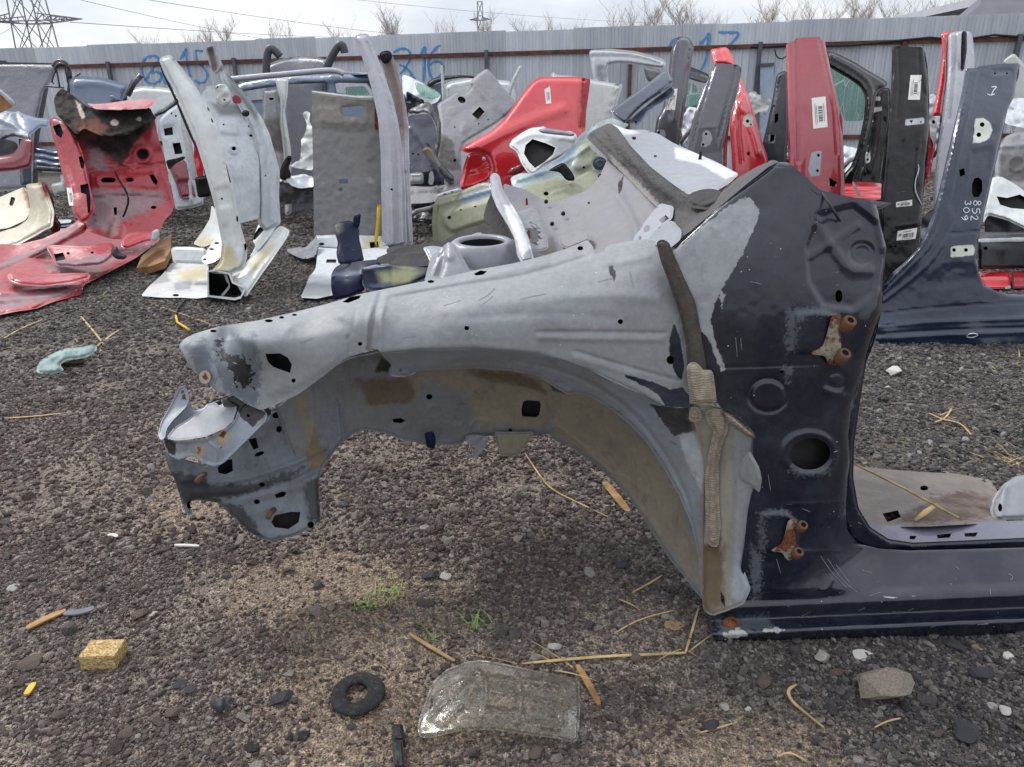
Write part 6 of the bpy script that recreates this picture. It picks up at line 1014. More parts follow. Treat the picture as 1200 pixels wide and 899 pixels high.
P_(t,'lower_flange',[(606,221),(625,214),(650,208),(662,210),(664,214),(690,200),(700,205),(706,212),(704,222),(680,236),(650,243),(625,232)],[(606,221,4.95),(664,212,5.0),(706,212,5.0),(650,242,4.75)],'olive',[('edge',2,.02),('step',[(634,227),(650,219),(668,218),(672,226),(645,234)],-.012,2),('ridge',[(648,226),(664,222)],3,.015),('ridge',[(680,218),(678,228)],2,.015)],holes=[ell(640,227,3,2.4,9)],res=2.3,th=.012)
P_(t,'wire_loom',[(642,200),(652,194),(660,190),(666,196),(672,204),(674,212),(664,212),(656,202)],4.95,'blackrub',[('noise',4,.03,1),('edge',2,.02)],box=.03,res=2)
P_(t,'chassis_rail',[(510,233),(518,230),(540,224),(563,214),(574,214),(582,222),(584,240),(600,262),(590,270),(560,276),(536,284),(514,287),(510,268)],[(510,233,5.9),(574,214,5.6),(600,262,5.2),(514,286,5.8)],'olive',[('step',[(518,252),(530,246),(580,232),(584,240),(588,254),(560,262),(530,272),(520,264)],.05,3),('edge',2.5,.02),('noise',12,.01,2),('ridge',[(514,240),(550,230),(578,222)],3,.02)],holes=[ell(526.5,255,2.2,2,9),ell(540,246,1.6,.9,7),ell(557,242,1.6,.9,7)],masks={'m1':[[(540,230),(580,216),(582,226),(545,240)]]},res=2.3,th=.015)
P_(t,'rail_flange',[(511,229),(517,226),(538,220),(541,224),(520,230),(512,232)],5.75,'whitepaint',[('edge',1,.01)],holes=[ell(521,227.5,2,.8,7),ell(530,225,2,.8,7)],box=.02,res=1.8)
P_(t,'rail_plate',[(508,238),(515,235),(516,262),(518,286),(508,287),(506,262)],5.85,'olive',[('edge',2,.02)],th=.02)
nv = P_(t,'end_piece',[(714,130),(728,120),(745,108),(765,93),(779,81),(784,86),(789,93),(788,100),(784,104),(770,112),(755,122),(742,134),(733,145),(724,140)],[(714,130,5.1),(779,81,5.5),(789,95,5.3),(733,145,4.95)],'navypaint',[('edge',3,.02),('ridge',[(733,143),(755,122),(788,96)],2,-.02)],res=2.3,box=.05)
P_(t,'end_lining',[(736,143),(750,130),(770,114),(789,100),(791,110),(782,117),(768,124),(757,137),(748,147)],[(736,143,5.1),(789,100,5.4),(750,146,5.05)],'bluegrey',[('ridge',[(748,144),(760,128),(780,116)],3,.02),('noise',5,.02,2)],masks={'m1':[[(740,142),(788,100),(790,108),(760,126),(750,144)]]},holes=[ell(745,143,1.4,1.4,7)],res=2.2,th=.012)
tube(t,'stub_leg',[at(700,225,5.0),at(702,270,5.0),at(702,305,5.0)],.05,M['olive'],8)
# --- pale pillar frame behind, grey and red pillars
t = T('pale_roof_frame','pale grey roof frame with curved corner standing behind the navy end','car body part',706,245)
P_(t,'roof_rail',[(690,60),(695,58),(715,58),(740,60),(760,65),(773,70),(781,73),(779,80),(765,79),(745,76),(725,74),(713,76),(711,84),(714,100),(717,118),(722,145),(722,244),(700,246),(700,150),(698,115),(694,85)],[(690,60,7.6),(781,73,7.5),(722,244,7.1),(700,150,7.3)],'whitegrey',[('edge',3,.03),('ridge',[(694,66),(740,66),(776,75)],3,-.02),('step',[(700,78),(708,78),(711,98),(703,100)],-.02,2)],holes=[ell(702,111,1,1,6),ell(711,112,1,1,6),ell(705,124,.9,2,7)],masks={'m1':[[(699,78),(706,78),(706,84),(711,88),(709,96),(706,102),(702,96),(697,90)]]},res=2.3,box=.06)
P_(t,'roof_edge',[(690,59),(715,57),(745,60),(775,68),(781,72),(770,70),(745,63),(715,60)],7.4,'whitepaint',res=1.8,box=.02)
P_(t,'rear_corner',[(754,78),(768,80),(776,84),(770,92),(762,98),(757,92)],7.3,'wellgrey',[('edge',3,.03)],box=.05)
P_(t,'sill_bar',[(808,78),(822,83),(832,88),(830,98),(818,96),(806,92)],7.2,'darkmetal',[('ridge',[(808,84),(830,92)],3,.03)],masks={'m1':[[(808,84),(830,90),(830,96),(808,91)]]},box=.05)
P_(t,'window_glass',[(806,98),(814,98),(819,110),(819,122),(804,128)],7.3,'crackedglass',th=.01)
P_(t,'door_base',[(798,126),(822,122),(826,235),(798,240)],7.3,'wellgrey',[('edge',3,.03),('noise',8,.02,3)],masks={'m1':[[(798,126),(824,122),(824,132),(798,136)]]},box=.1)
t = T('grey_pillar','tall dark grey door pillar with paper label behind the navy end','car pillar',785,303)
a = P_(t,'pillar_skin',[(790,50),(792,44),(800,42.5),(808,44),(810,48),(813.5,54),(811,70),(808,88),(806,106),(803,124),(799,150),(795,172),(796,300),(764,304),(766,160),(768,150),(770,138),(776,129),(780,112),(783,92),(785,70),(787,58)],[(792,44,5.9),(811,50,5.95),(795,172,5.55),(766,160,5.5),(780,303,5.5)],'gunmetal',[('edge',4,.03),('ridge',[(795,46),(789,90),(784,135)],2.5,-.02),('ridge',[(809,52),(803,100),(797,150)],2.5,-.02),('ridge',[(802,48),(796,100),(790,140)],8,.02)],holes=[ell(772,155,1.6,1.8,8)],masks={'m2':[[(770,152),(778,152),(781,158),(778,164),(772,160)]],'m1':[[(770,150),(796,148),(796,172),(768,170)]]},res=2.2,box=.08)
sticker(t,src(a),[(788,104),(794,104),(791,129),(780,129)],'x')
t = T('grey_pillar','shorter dark grey door pillar with hinge plate before the bright red pillar','car pillar',828,315)
b = P_(t,'pillar_skin',[(837,77),(839,74.5),(850,75),(862,75),(868,78),(869,84),(866,98),(862,114),(857,130),(852,148),(847,175),(845,313),(800,316),(802,180),(808,155),(815,130),(822,112),(829,95)],[(837,77,5.5),(866,77,5.5),(847,175,5.2),(803,175,5.2),(825,315,5.15)],'gunmetal',[('side',[(869,84),(866,98),(857,130),(847,175)],5,.04),('side',[(837,77),(829,95),(815,130),(802,180)],7,.03),('ridge',[(836,80),(826,115),(814,150),(808,180)],2.5,-.02),('ridge',[(862,78),(853,120),(843,160)],2.5,-.02),('ridge',[(820,150),(840,148)],2,.01)],holes=[ell(827.5,157,1.6,1.7,8),ell(824,169.5,1.6,1.7,8)],masks={'m1':[[(820,150),(838,150),(843,178),(812,182)]],'m2':[[(823,156),(829,152),(833,156),(835,163),(832,170),(826,173),(821,171),(823,164)]]},res=2.2,box=.09)
t = T('bright_red_pillar','bright red door pillar with lock striker hole standing behind the grey pillar','car pillar',878,308)
P_(t,'pillar_skin',[(832,58),(843,56),(852,55),(857,63),(862,76),(867,90),(872,100),(877,112),(883,130),(888,148),(894,168),(900,186),(902,305),(862,308),(857,180),(855,150),(858,130),(863,116),(866,104),(864,95),(862,80),(850,76),(837,76)],[(832,58,6.0),(853,56,6.0),(877,112,5.6),(858,130,5.5),(900,186,5.3),(880,306,5.25)],'brightred',[('edge',4,.03),('ridge',[(842,58),(856,90),(868,118),(866,150),(870,190)],3,-.02),('ridge',[(866,118),(880,150),(888,180)],6,.03),('step',[(864,112),(874,110),(882,134),(868,132)],.02,3)],holes=[ell(877,180,2,2.2,8),ell(876,142,2,2,8),ell(880,146,1.2,1.2,7)],masks={'m2':[[(871,137),(879,133),(883,138),(882,148),(874,149),(870,144)],[(888,174),(892,176),(890,180)]]},res=2.2,box=.08)
P_(t,'rear_flange',[(858,90),(862,95),(862,108),(858,122),(854,150),(852,170),(851,240),(846,240),(848,160),(853,130),(857,110)],5.7,'brightred',[('edge',2,.02)],box=.05)
t = T('black_pillar_inner','black inner pillar with slots standing left of the dark red pillar','car pillar',908,300)
P_(t,'pillar_skin',[(910,88),(915,84),(921,83),(924,90),(924,150),(922,180),(921,298),(895,302),(894,166),(898,150),(903,128),(907,106)],[(910,88,5.7),(922,83,5.7),(896,165,5.5),(908,300,5.4)],'darkmetal',[('edge',3,.03),('ridge',[(914,90),(904,135),(898,165)],2,-.02)],holes=[[(908,134),(912,133),(912,142),(908,145)],[(903,158),(908,158),(907,165),(902,167)],ell(907,124,1.2,1.4,7)],masks={'m1':[[(900,158),(909,158),(908,168),(901,168)]]},res=2.2,box=.06)
t = T('crumpled_white_wing','crumpled white wing scrap between the bright red and dark red pillars','scrap',896,245)
P_(t,'wing_skin',[(876,110),(884,106),(890,112),(900,114),(904,118),(900,128),(897,136),(890,130),(884,136),(892,240),(880,240)],7.4,'whitepaint',[('noise',6,.06,3)],res=2.2,th=.02)
t = T('dark_red_pillar','tall dark red door pillar with large barcode label','car pillar',966,334)
c = P_(t,'pillar_skin',[(921,52),(925,50),(930,49),(933,45),(940,44),(952,43.5),(960,43),(962,47),(966,47),(969,60),(973,80),(977,97),(981,115),(984,127),(987,140),(988,160),(989,190),(990,222),(991,332),(942,335),(940,224),(936,212),(925,196),(923,170),(923,130),(922,90)],[(921,52,5.05),(964,45,5.1),(987,140,4.85),(923,130,4.8),(990,222,4.7),(940,220,4.65),(965,334,4.62)],'darkred',[('side',[(966,47),(973,80),(984,127),(988,160),(990,222),(991,332)],7,.05),('side',[(921,52),(923,130),(925,196)],5,.04),('ridge',[(933,46),(932,90),(935,140),(936,190)],3,-.018),('ridge',[(961,46),(968,80),(978,125),(982,180)],3,-.014),('step',[(938,130),(968,126),(984,140),(986,220),(940,222)],-.01,8),('ridge',[(945,150),(944,215)],6,.006)],holes=[ell(959,182,1.7,1.9,8),ell(958,200,1.7,1.9,8),[(972,208),(981,214),(978,219),(972,218)]],masks={'m1':[[(951,179),(957,177),(963,177),(961,206),(950,207),(947,198)],[(972,212),(981,214),(980,219),(971,218)]]},res=2.2,box=.09)
sticker(t,src(c),[(951,115),(967.5,113),(970,149),(953,151)],'x')
t = T('dark_door_frame','black door frame with cracked greenish glass standing behind the pillars','car door',1005,330)
fr = P_(t,'frame_skin',[(968,60),(975,60),(988,66),(1002,73),(1018,83),(1032,91),(1041,97),(1038,103),(1030,106),(1027,112),(1024,130),(1021,150),(1016,172),(1010,195),(1004,212),(1000,328),(984,330),(984,214),(988,205),(997,195),(1003,180),(1008,160),(1012,140),(1014,122),(1013,110),(1007,101),(996,93),(984,86),(970,78)],[(968,60,5.3),(1041,97,5.3),(1014,120,5.1),(1004,212,4.95),(984,214,4.95),(992,330,4.75)],'blackpaint',[('edge',4,.03),('ridge',[(975,68),(1005,84),(1022,100),(1020,125),(1010,170)],3,.02)],res=2.3,box=.06,thru=True)
P_(t,'door_glass',[(970,78),(984,86),(996,93),(1007,101),(1013,110),(1014,124),(1011,142),(990,142),(984,126),(978,100)],5.18,'crackedglass',th=.006)
P_(t,'inner_frame',[(1022,107),(1034,103),(1043,103),(1044,130),(1041,160),(1036,190),(1033,214),(1031,328),(1002,330),(1004,212),(1011,190),(1017,160),(1022,130)],[(1022,107,5.25),(1043,103,5.25),(1033,214,5.0),(1004,212,5.0),(1015,330,4.8)],'blackpaint',[('edge',3,.02),('noise',10,.02,3),('ridge',[(1030,110),(1028,150),(1018,200)],5,.02)],holes=[ell(1018,178,1.5,1.5,7),ell(1017,187,1.5,1.5,7)],masks={'m1':[[(1024,113),(1032,113),(1032,118),(1024,118)],[(1022,126),(1033,125),(1034,130),(1022,132)],[(1014,180),(1020,176),(1020,190),(1014,192)]]},res=2.3,box=.05)
t = T('red_corrugated_sill','bright red ribbed panel lying low between the dark red and black pillars','car panel',1010,320)
P_(t,'ribbed_skin',[(985,215),(988,205),(992,213),(1010,213),(1034,215),(1034,234),(1010,235),(985,232)],[(985,215,4.95),(1034,215,4.95),(985,232,4.75),(1034,234,4.75)],'brightred',[('ridge',[(985,219),(1034,220)],3,.02),('ridge',[(985,225),(1034,226)],3,.02),('ridge',[(985,231),(1034,232)],3,.02)],res=1.8,th=.012)
P_(t,'white_stripe',[(998,213),(1001,213),(1009,230),(1006,232)],4.66,'whitepaint',th=.008,res=1.6)
P_(t,'panel_leg',[(985,232),(1034,234),(1034,316),(986,318)],4.78,'darkmetal',[('noise',10,.02,2)],res=4,box=.05)
t = T('black_pillar','tall gloss black door pillar with white paper labels','car pillar',1056,345)
e = P_(t,'pillar_skin',[(1045,55),(1050,54.5),(1062,54),(1070,55),(1077,55),(1083,56.5),(1086,72),(1088,92),(1089,120),(1089,150),(1087,185),(1083,220),(1080,250),(1077,280),(1076,340),(1034,345),(1031,290),(1032,235),(1034,200),(1037,170),(1041,140),(1043,120),(1045,90)],[(1045,55,4.85),(1083,56,4.85),(1089,140,4.65),(1040,140,4.62),(1080,250,4.45),(1032,235,4.42),(1055,343,4.38)],'blackpaint',[('side',[(1083,56),(1088,92),(1089,150),(1080,250),(1076,340)],5,.04),('side',[(1045,55),(1045,90),(1041,140),(1032,235),(1031,290)],5,.04),('ridge',[(1053,56),(1055,100),(1052,140)],3,-.016),('ridge',[(1077,57),(1078,90),(1083,110)],3,-.016),('step',[(1056,148),(1084,140),(1084,155),(1058,165)],.012,5),('ridge',[(1078,165),(1074,190),(1076,215)],3,.01),('ridge',[(1052,265),(1075,262)],3,.012),('noise',14,.008,3)],holes=[ell(1044,289,1.6,1.2,7),ell(1049,289,1.6,1.2,7),[(1066,141),(1070,141),(1068,145)],ell(1079,143,1,1.2,7)],masks={'m1':[[(1061,140),(1083,138),(1083,145),(1061,147)]]},res=2.2,box=.08)
sticker(t,src(e),[(1067,88),(1080,88),(1078,117),(1064,117)],'x'); sticker(t,src(e),[(1052,271),(1075,267),(1073,280),(1050.5,282)],'y'); sticker(t,src(e),[(1050,237),(1069,234),(1069,241),(1050,243)],'y')
tube(t,'wire',[on(e,u,v,.01) for u,v in chaikin(((1076,193),(1077,199),(1073,210),(1072,222),(1076,232),(1080,240)),2,False)],.003,M['chalk'],5)
t = T('striped_pillar_stack','silver and red pillar pair with a black stripe behind the navy pillar','car pillar',1120,330)
P_(t,'red_pillar',[(1103,38),(1112,37),(1120,36),(1118,40),(1111,42),(1110,70),(1110,92),(1107,112),(1104,136),(1098,136),(1092,136),(1096,118),(1100,95),(1104,65)],[(1103,38,5.3),(1119,36,5.3),(1093,136,5.0),(1104,136,5.0)],'brightred',[('edge',3,.03)],res=2,box=.05)
P_(t,'silver_pillar',[(1111,40),(1118,37),(1128,36),(1138,37),(1140,44),(1142,62),(1142,80),(1136,95),(1130,115),(1124,140),(1116,170),(1112,200),(1110,328),(1092,330),(1094,220),(1099,170),(1105,135),(1109,105),(1111,75)],[(1111,40,5.2),(1140,42,5.2),(1130,115,4.95),(1105,135,4.9),(1102,329,4.65)],'silvergrey',[('edge',3,.03),('ridge',[(1120,40),(1119,80),(1112,140)],3,-.02)],res=2.1,box=.06)
P_(t,'black_stripe',[(1127,36.5),(1133,36.5),(1133,60),(1130,80),(1126,98),(1126,60)],5.05,'blackpaint',[('edge',1.5,.01)],res=2,box=.02)
P_(t,'red_web',[(1088,140),(1094,148),(1096,175),(1092,195),(1087,215),(1085,224),(1084,180)],4.95,'brightred',[('noise',6,.02,2),('edge',2,.02)],res=2,box=.05)
P_(t,'white_web',[(1089,137),(1098,137),(1098,150),(1096,172),(1090,160)],4.9,'whitepaint',[('noise',5,.02,2)],holes=[ell(1094,143,2,2.6,8)],res=2,th=.012)
P_(t,'sill_end',[(1080,255),(1092,245),(1110,250),(1110,328),(1076,330)],4.6,'darkmetal',[('noise',8,.03,2)],masks={'m1':[[(1078,268),(1110,262),(1110,275),(1078,280)]]},res=3,box=.06)
# --- navy aperture at right
t = T('navy_door_aperture','dark navy door aperture with sill and chalked numbers standing at right','car body part',1080,410)
g = P_(t,'aperture_skin',[(1131,82),(1134,80),(1143,80),(1150,77),(1165,75.5),(1180,74.5),(1195,74),(1194,88),(1191,98),(1189,112),(1184,122),(1180,130),(1178,140),(1174,155),(1170,172),(1166,192),(1162,210),(1158,230),(1153,250),(1149,268),(1146,285),(1145,305),(1147,322),(1154,334),(1166,341),(1182,345),(1240,346),(1240,402),(1170,405),(1110,409),(1050,412),(1030,413),(1026,400),(1027,375),(1031,350),(1036,330),(1047,318),(1062,306),(1076,290),(1086,270),(1093,250),(1100,225),(1107,195),(1114,165),(1121,135),(1127,108)],[(1132,82,3.95),(1195,74,4.0),(1178,140,3.75),(1121,135,3.72),(1160,220,3.55),(1100,225,3.52),(1147,310,3.42),(1060,306,3.42),(1240,346,3.46),(1035,345,3.42),(1240,360,3.44),(1140,372,3.37),(1040,378,3.37),(1240,369,3.37),(1240,402,3.36),(1110,408,3.355),(1030,412,3.36),(1040,390,3.33),(1140,388,3.33),(1240,384,3.33)],'navypaint',[
  ('side',[(1131,82),(1121,135),(1107,195),(1093,250),(1076,290),(1047,318),(1030,350)],7,.035),('side',[(1195,74),(1189,112),(1178,140),(1162,210),(1146,285),(1145,305),(1154,334),(1182,345),(1240,346)],5,.03),
  ('ridge',[(1138,84),(1128,130),(1114,190),(1103,238),(1085,285),(1060,312),(1036,336)],3,.012),('ridge',[(1144,84),(1136,125),(1121,190),(1113,235),(1093,285),(1066,314),(1034,344)],3,.010),('ridge',[(1137,180),(1133,220),(1124,255),(1100,295),(1080,318),(1036,352)],3,.008),
  ('ridge',[(1030,368),(1100,360),(1240,352)],2,-.006),('ridge',[(1028,383),(1100,377),(1240,372)],5,.012),('ridge',[(1028,392),(1100,387),(1240,383)],3,-.012),('ridge',[(1028,398),(1100,393),(1240,388)],4,.010),
  ('step',[(1138,150),(1165,150),(1158,240),(1122,262),(1112,240),(1130,180)],-.010,5),('step',[(1140,176),(1164,172),(1166,160),(1142,160)],.012,4),('step',[(1162,82),(1185,80),(1187,86),(1163,88)],-.008,2),('ridge',[(1112,274),(1146,271)],2,-.008),('step',[(1105,312),(1142,309),(1146,330),(1100,336)],-.006,5),('noise',22,.006,2)],
  holes=[[(1139,216),(1142,209),(1147,208),(1151,212),(1151,224),(1147,231),(1141,231),(1139,226)],[(1124,199),(1130,197),(1131,205),(1125,207)],ell(1151,146,2.8,2.8,9),ell(1147,158,2.8,2.8,9),ell(1118,293,2.2,2.2,8),ell(1132,293,2.4,2.2,8),ell(1166,86,1.2,1.2,7),ell(1180,86,1.2,1.2,7)],
  masks={'m1':[[(1143,139),(1152,138),(1160,143),(1163,152),(1160,162),(1152,166),(1140,168)],[(1114,290),(1118,288),(1140,287),(1142,291),(1141,299),(1114,302)]]},res=2.3,box=.07)
gs_ = lambda u,v,l: on(g,u,v,.0025)
strokes(t,'chalk_mark',gs_,[[(1162,102),(1169,101),(1164,106),(1162,111)],[(1157,110),(1161,112),(1166,110)]],1.1,M['chalk'])
GLY = {'8':[[(.5,.75),(.15,.45),(.5,.05),(.85,.45),(.5,.75),(.05,1.15),(.5,1.6),(.95,1.15),(.5,.75)]],'5':[[(.9,.05),(.2,.05),(.15,.7),(.7,.6),(.95,1.1),(.6,1.55),(.05,1.5)]],'2':[[(.1,.4),(.5,.0),(.9,.4),(.6,.95),(.05,1.55),(1.0,1.55)]],'3':[[(.1,.15),(.6,.0),(.85,.4),(.4,.75),(.95,1.1),(.6,1.55),(.05,1.4)]],'0':[[(.5,.0),(.05,.5),(.05,1.1),(.5,1.6),(.95,1.1),(.95,.5),(.5,.0)]],'9':[[(.9,.5),(.5,.95),(.1,.5),(.5,.05),(.9,.5),(.85,1.1),(.4,1.6)]]}
for ch_,x0,x1,y0,y1 in (('8',1140,1150.5,234,242),('5',1139,1148.5,243.5,251),('2',1137.5,1146.5,252,258.5),('3',1130.5,1138,235,241),('0',1128.5,1136.5,243,249.5),('9',1126.5,1135,251.5,258.5)):
    strokes(t,'chalk_digit',gs_,[[(x1-gy_*(x1-x0)/1.6, y0+gx_*(y1-y0)) for gx_,gy_ in l] for l in GLY[ch_]],.95,M['chalk'])
strokes(t,'chalk_mark',gs_,[[(1132,394),(1138,390),(1148,392),(1140,396),(1133,395)]],1.0,M['chalk'])
P_(t,'inner_skin',[(1150,80),(1192,78),(1176,150),(1156,240),(1143,290),(1145,330),(1180,352),(1240,356),(1240,396),(1040,402),(1040,350),(1080,310),(1110,230)],[(1150,80,4.08),(1192,78,4.1),(1143,290,3.52),(1240,396,3.45),(1040,402,3.45)],'navypaint',res=6,th=.01)
# --- right edge behind the navy aperture
t = T('white_triangle_panel','white triangular panel offcut sticking up at the right edge','panel',1190,200)
P_(t,'panel_skin',[(1174,73),(1180,67),(1188,62),(1196,70),(1202,78),(1206,200),(1188,200),(1184,84)],6.5,'whitepaint',[('edge',2,.02)],res=2.4,th=.03)
t = T('grey_tarpaulin','crumpled grey tarpaulin over parts at the right edge','tarpaulin',1200,215)
P_(t,'tarpaulin_fold',[(1176,118),(1190,115),(1235,116),(1235,152),(1200,150),(1180,146),(1174,140)],[(1176,118,6.2),(1235,116,6.3),(1180,146,5.9),(1235,150,5.9)],'whitegrey',[('noise',6,.06,2),('ridge',[(1180,124),(1200,130),(1230,128)],3,.03)],res=2.2,th=.02)
t = T('worn_floor_panel','dirty dark floor panel with pale rounded top at the right edge','car floor',1190,300)
P_(t,'floor_skin',[(1172,170),(1178,160),(1190,155),(1235,152),(1235,230),(1200,226),(1165,215),(1166,190)],[(1175,165,5.6),(1235,152,5.7),(1235,230,5.2),(1165,214,5.2)],'wellgrey',[('edge',3,.03),('noise',9,.03,4),('ridge',[(1172,172),(1235,168)],4,.03),('ring',1192,192,10,8,4,.03)],masks={'m1':[[(1172,182),(1235,176),(1235,216),(1170,212)]]},res=2.3,th=.02)
t = T('white_bent_panel','white bent wheelhouse panel behind the chalked navy pillar','car panel',1180,330)
P_(t,'panel_skin',[(1162,208),(1172,206),(1190,216),(1206,228),(1235,235),(1235,262),(1204,270),(1180,258),(1158,252),(1152,262),(1154,240)],[(1164,208,5.0),(1235,235,5.0),(1235,262,4.7),(1153,260,4.7)],'whitepaint',[('noise',10,.03,2),('edge',3,.03)],holes=[[(1168,230),(1180,232),(1195,228),(1210,236),(1210,246),(1185,244),(1172,240)]],res=2.3,th=.02)
P_(t,'dark_inside',[(1154,236),(1190,228),(1235,240),(1235,300),(1154,300)],5.1,'darkmetal',[('noise',8,.03,2)],res=3,th=.03)
t = T('black_sill','glossy black sill section lying level at the right edge','car sill',1190,318)
P_(t,'sill_skin',[(1146,272),(1180,272),(1235,271),(1235,314),(1190,315),(1147,316)],[(1146,272,4.55),(1235,271,4.55),(1146,282,4.45),(1235,281,4.45),(1147,300,4.42),(1235,298,4.42),(1190,315,4.5)],'blackpaint',[('ridge',[(1146,281),(1235,279)],5,.02),('edge',3,.02)],holes=[ell(1155,291,2.6,2.2,8)],masks={'m1':[[(1146,280),(1235,277),(1235,282),(1146,284)]]},res=2.4,box=.08)
t = T('red_tail_panels','row of bright red panels lying behind the navy sill at right','car panel',1180,338)
P_(t,'red_panel',[(1146,318),(1182,318),(1184,326),(1184,338),(1150,339)],[(1146,318,4.5),(1182,318,4.5),(1165,338,4.3)],'brightred',[('ridge',[(1148,325),(1182,325)],3,.02),('edge',2,.02)],res=2,box=.03)
P_(t,'red_panel',[(1185,318),(1235,317),(1235,337),(1187,338)],[(1185,318,4.5),(1235,317,4.5),(1210,337,4.3)],'redburnt',[('ridge',[(1187,326),(1235,325)],3,.02),('edge',2,.02)],res=2,box=.03)
P_(t,'white_clip',[(1178,336),(1184,334),(1185,338),(1178,339)],4.2,'whitepaint',res=1.6,box=.02)

# --- crumpled scrap filling the gaps in the rows
def scrap(nm,label,cat,u,v,w_,h_,Y,mat,seed,holes=()):
    r = random.Random(seed); t = T(nm,label,cat,u,v); ol = []
    for a_ in np.linspace(0,2*PI,13,endpoint=False):
        k = r.uniform(.72,1.08); ol.append((u+w_*.5*k*math.copysign(abs(math.cos(a_))**.6,math.cos(a_)), v-h_*.5+h_*.5*k*math.copysign(abs(math.sin(a_))**.6,math.sin(a_))))
    P_(t,'crumpled_sheet',ol,[(u-w_*.5,v-h_,Y+.35),(u+w_*.5,v-h_,Y+.2),(u,v,Y-.15)],mat,[('noise',w_*.16,.09,seed*1.7),('noise',w_*.06,.03,seed*.7),('edge',2,.02)],res=2.2,th=.012)
    P_(t,'inner_frame',[(x+2,y+3) for x,y in ol[::-1]],Y+.5,'darkmetal',[('noise',8,.05,seed)],res=3,th=.02)
    tube(t,'bent_bar',[at(u-w_*.42,v-h_*.2,Y-.05),at(u-w_*.1,v-h_*.55,Y-.1),at(u+w_*.4,v-h_*.7,Y+.05)],.022,M['wellgrey'],6)
for k_,a_ in enumerate((('torn_scrap','torn blue wing scrap low behind the white door pillars','scrap',222,232,40,50,7.9,'bluegrey'),('white_scrap_heap','crumpled white bonnet scrap low between white pillar offcut and carpeted panel','scrap',352,238,40,36,7.5,'whitegrey'),
  ('crushed_skin','crushed dark door skin under the estate car shell','scrap',318,238,40,52,8.0,'darkmetal'),('buckled_scrap','buckled grey floor scrap left of the bright red quarter panel','scrap',522,256,46,40,6.9,'wellgrey'),
  ('pale_scrap','crumpled pale panel behind the two grey pillars','scrap',818,180,50,60,6.9,'whitegrey'),('scrap_arch','dark crushed arch scrap between the bright red and dark red pillars','scrap',912,225,46,66,6.6,'darkmetal'),
  ('scrap_shell','crushed white shell scrap seen through the black door frame','scrap',1000,212,44,44,6.4,'whitegrey'),('bent_scrap','bent silver lid scrap low behind the tall black pillar','scrap',1076,190,54,84,6.2,'silvergrey'),
  ('scrap_tray','torn blue tray scrap behind the burnt red firewall','scrap',160,205,60,70,8.6,'bluegrey'),('scrap_rail','dark crushed rail scrap behind the silver pillar foot','scrap',492,262,36,26,6.8,'darkmetal'),('scrap_skirt','grey buckled skirt scrap behind the red bumper end','scrap',186,228,44,40,8.0,'wellgrey'))): scrap(*a_,seed=k_+3)
# ------------------------------------------------------------------ small things lying on the ground
def zg(u, v):
    p = at(u,v,G); 
    for _ in range(3): p = at(u,v,Z(float(hgt(np.array(p[0]),np.array(p[1])))))
    return p
plain('limestone','a3988a',.9,.3,18,.004,45,col2='7f766a'); plain('darkstone','55555a',.85,.4,22,.004,60,col2='3d3d42'); plain('palestone','b4b0a8',.85,.25,22,.002,70); plain('whitechip','c4c1ba',.8,.15,30,.001)
plain('brownstone','6f625a',.9,.3,25,.003,60); plain('tanchip','a58a63',.9,.3,30,.002,80); plain('greenchip','8fa3a0',.7,.2,30,.001); plain('coalchip','2b2b2f',.6,.4,30,.003,60)
SM = [stone_mesh('stone',200+i,M['limestone'],2,f) for i,f in enumerate((.62,.75,.5,.42))]
def stone(u, v, wpx, k, mat, label, flat=1.0, rot=0.0, cat='stone'):
    p = zg(u,v); sc = float(t_of(np.array(u*1.),np.array(v*1.),float(p[1])))/F; r = wpx*.5*sc
    me = SM[k].copy(); me.materials.clear(); me.materials.append(M[mat]); o = bpy.data.objects.new('stone' if cat == 'stone' else cat.replace(' ','_'),me); COL.objects.link(o)
    o.location = (p[0],p[1],p[2]+r*.28*flat); o.scale = (r*1.08,r*1.0,r*flat); o.rotation_euler = (.1,.06,rot); return tag(o,label,cat)
